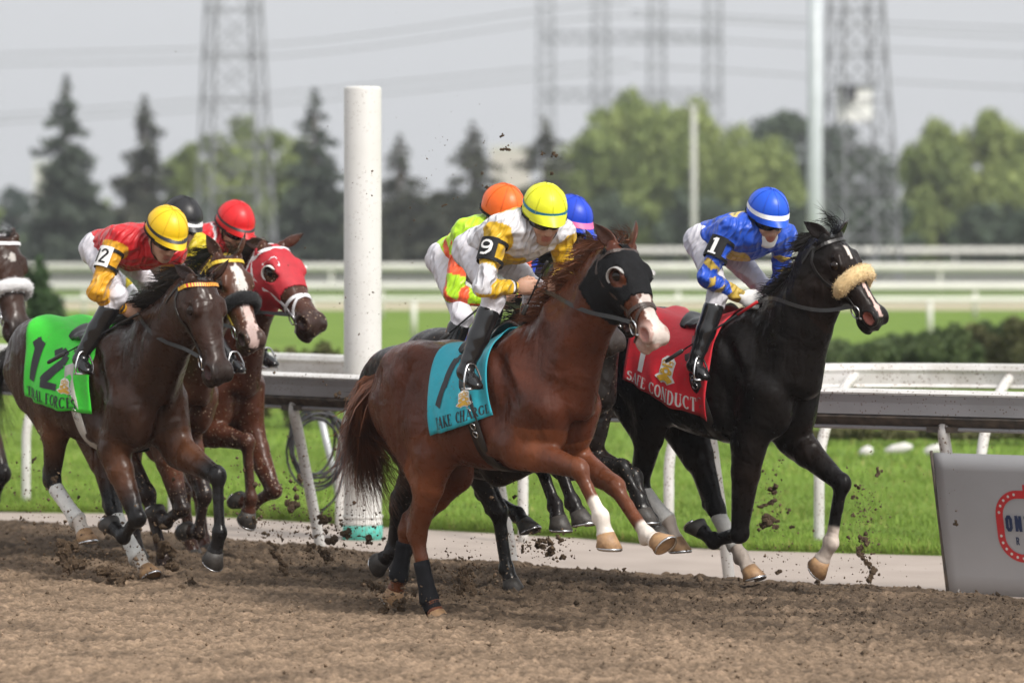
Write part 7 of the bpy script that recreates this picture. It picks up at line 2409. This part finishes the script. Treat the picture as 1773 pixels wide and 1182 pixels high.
# fine crumbs in the air and lying on the surface: too many to count
def crumbs(P_, S_, seed):
    r = np.random.default_rng(seed); n = len(P_)
    base = np.array([(1, 0, 0), (-1, 0, 0), (0, 1, 0), (0, -1, 0), (0, 0, 1), (0, 0, -1)], float)
    V = base[None]*(S_[:, None, None]*r.uniform(0.5, 1.4, (n, 6, 1))) + r.normal(0, 0.25, (n, 6, 3))*S_[:, None, None] + P_[:, None]
    f = np.array([(0, 2, 4), (2, 1, 4), (1, 3, 4), (3, 0, 4), (2, 0, 5), (1, 2, 5), (3, 1, 5), (0, 3, 5)])
    F = (f[None] + 6*np.arange(n)[:, None, None]).reshape(-1, 3)
    return V.reshape(-1, 3), F
air = []
def spray(px_, py_, sx, sy, Y, n, s0):
    for _ in range(int(n*1.6)):
        x, y = rr.normal(px_, sx), rr.normal(py_, sy)
        air.append((*px_at(x, y, Y + rr.normal(0, 0.25)), s0*rr.lognormal(0, 0.5)*0.0020))
for a in ((300, 900, 90, 60, 25.2, 260, 2.0), (500, 900, 60, 70, 25.4, 420, 2.0), (590, 930, 50, 35, 25.2, 240, 2.2), (120, 940, 40, 50, 25.0, 220, 2.2), (190, 985, 50, 22, 24.9, 200, 2.4), (420, 760, 70, 80, 25.2, 120, 1.5), (800, 1000, 30, 24, 23.2, 160, 2.4), (680, 1035, 45, 18, 23.0, 160, 2.4), (940, 940, 36, 20, 24.0, 120, 2.2), (880, 900, 40, 60, 24.6, 110, 1.5), (1335, 880, 16, 40, 24.9, 90, 2.0), (1498, 930, 18, 70, 24.6, 160, 2.0), (1360, 960, 60, 40, 24.8, 90, 1.7), (850, 310, 110, 60, 24.4, 130, 1.1), (690, 420, 90, 120, 25.0, 110, 1.0), (480, 560, 70, 120, 25.4, 90, 1.0), (760, 850, 60, 60, 24.5, 60, 1.6), (1550, 900, 60, 60, 24.2, 60, 1.3), (640, 560, 60, 150, 25.6, 60, 1.2), (50, 850, 40, 60, 25.3, 90, 1.8), (980, 200, 350, 120, 24.5, 14, 0.9), (1600, 780, 80, 60, 24.0, 40, 1.0)):
    spray(*a)
air = np.array([q for q in air if q[2] > 0.03])
V_, F_ = crumbs(air[:, :3], air[:, 3], 5)
tag(mesh_obj('dirt_spray', V_, F_, CLOD, None, False), 'fine crumbs of dirt flying behind the hooves', 'dirt', kind='stuff')
n = 26000
x = rr.uniform(-4.3, 4.3, n); y = 18 + (dirt_y(x)-18)*rr.random(n)**0.7; S_ = 0.0042*rr.lognormal(0, 0.5, n)
near = rr.random(n) < np.clip((y-(dirt_y(x)-4.8))/2.5, 0.5, 1); x, y, S_ = x[near], y[near], S_[near]
P_ = np.stack([x, y, dirt_h(x, y)+S_*0.3], 1)
V_, F_ = crumbs(P_, S_, 6)
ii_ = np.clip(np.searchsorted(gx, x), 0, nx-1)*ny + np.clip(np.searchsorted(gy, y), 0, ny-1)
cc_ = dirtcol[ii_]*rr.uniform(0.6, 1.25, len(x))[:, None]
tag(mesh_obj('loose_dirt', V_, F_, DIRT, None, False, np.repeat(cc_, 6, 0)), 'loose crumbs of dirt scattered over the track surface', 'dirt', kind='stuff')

# ------------------------------------------------------------------ hazy air round the whole place, sky outside
hz = MB(); hz.box((0, 380, 22.0), (1600, 860, 48.0))
hzm = bpy.data.materials.new('haze'); hzm.use_nodes = True
hn = hzm.node_tree.nodes; hn.clear()
ho_ = hn.new('ShaderNodeOutputMaterial'); hv_ = hn.new('ShaderNodeVolumePrincipled')
hv_.inputs['Color'].default_value = (0.86, 0.88, 0.92, 1); hv_.inputs['Density'].default_value = 0.00045; hv_.inputs['Anisotropy'].default_value = 0.3
hzm.node_tree.links.new(hv_.outputs[0], ho_.inputs['Volume'])
tag(hz.build('haze', hzm), 'thin pale haze filling the air over the racecourse', 'haze', kind='stuff')
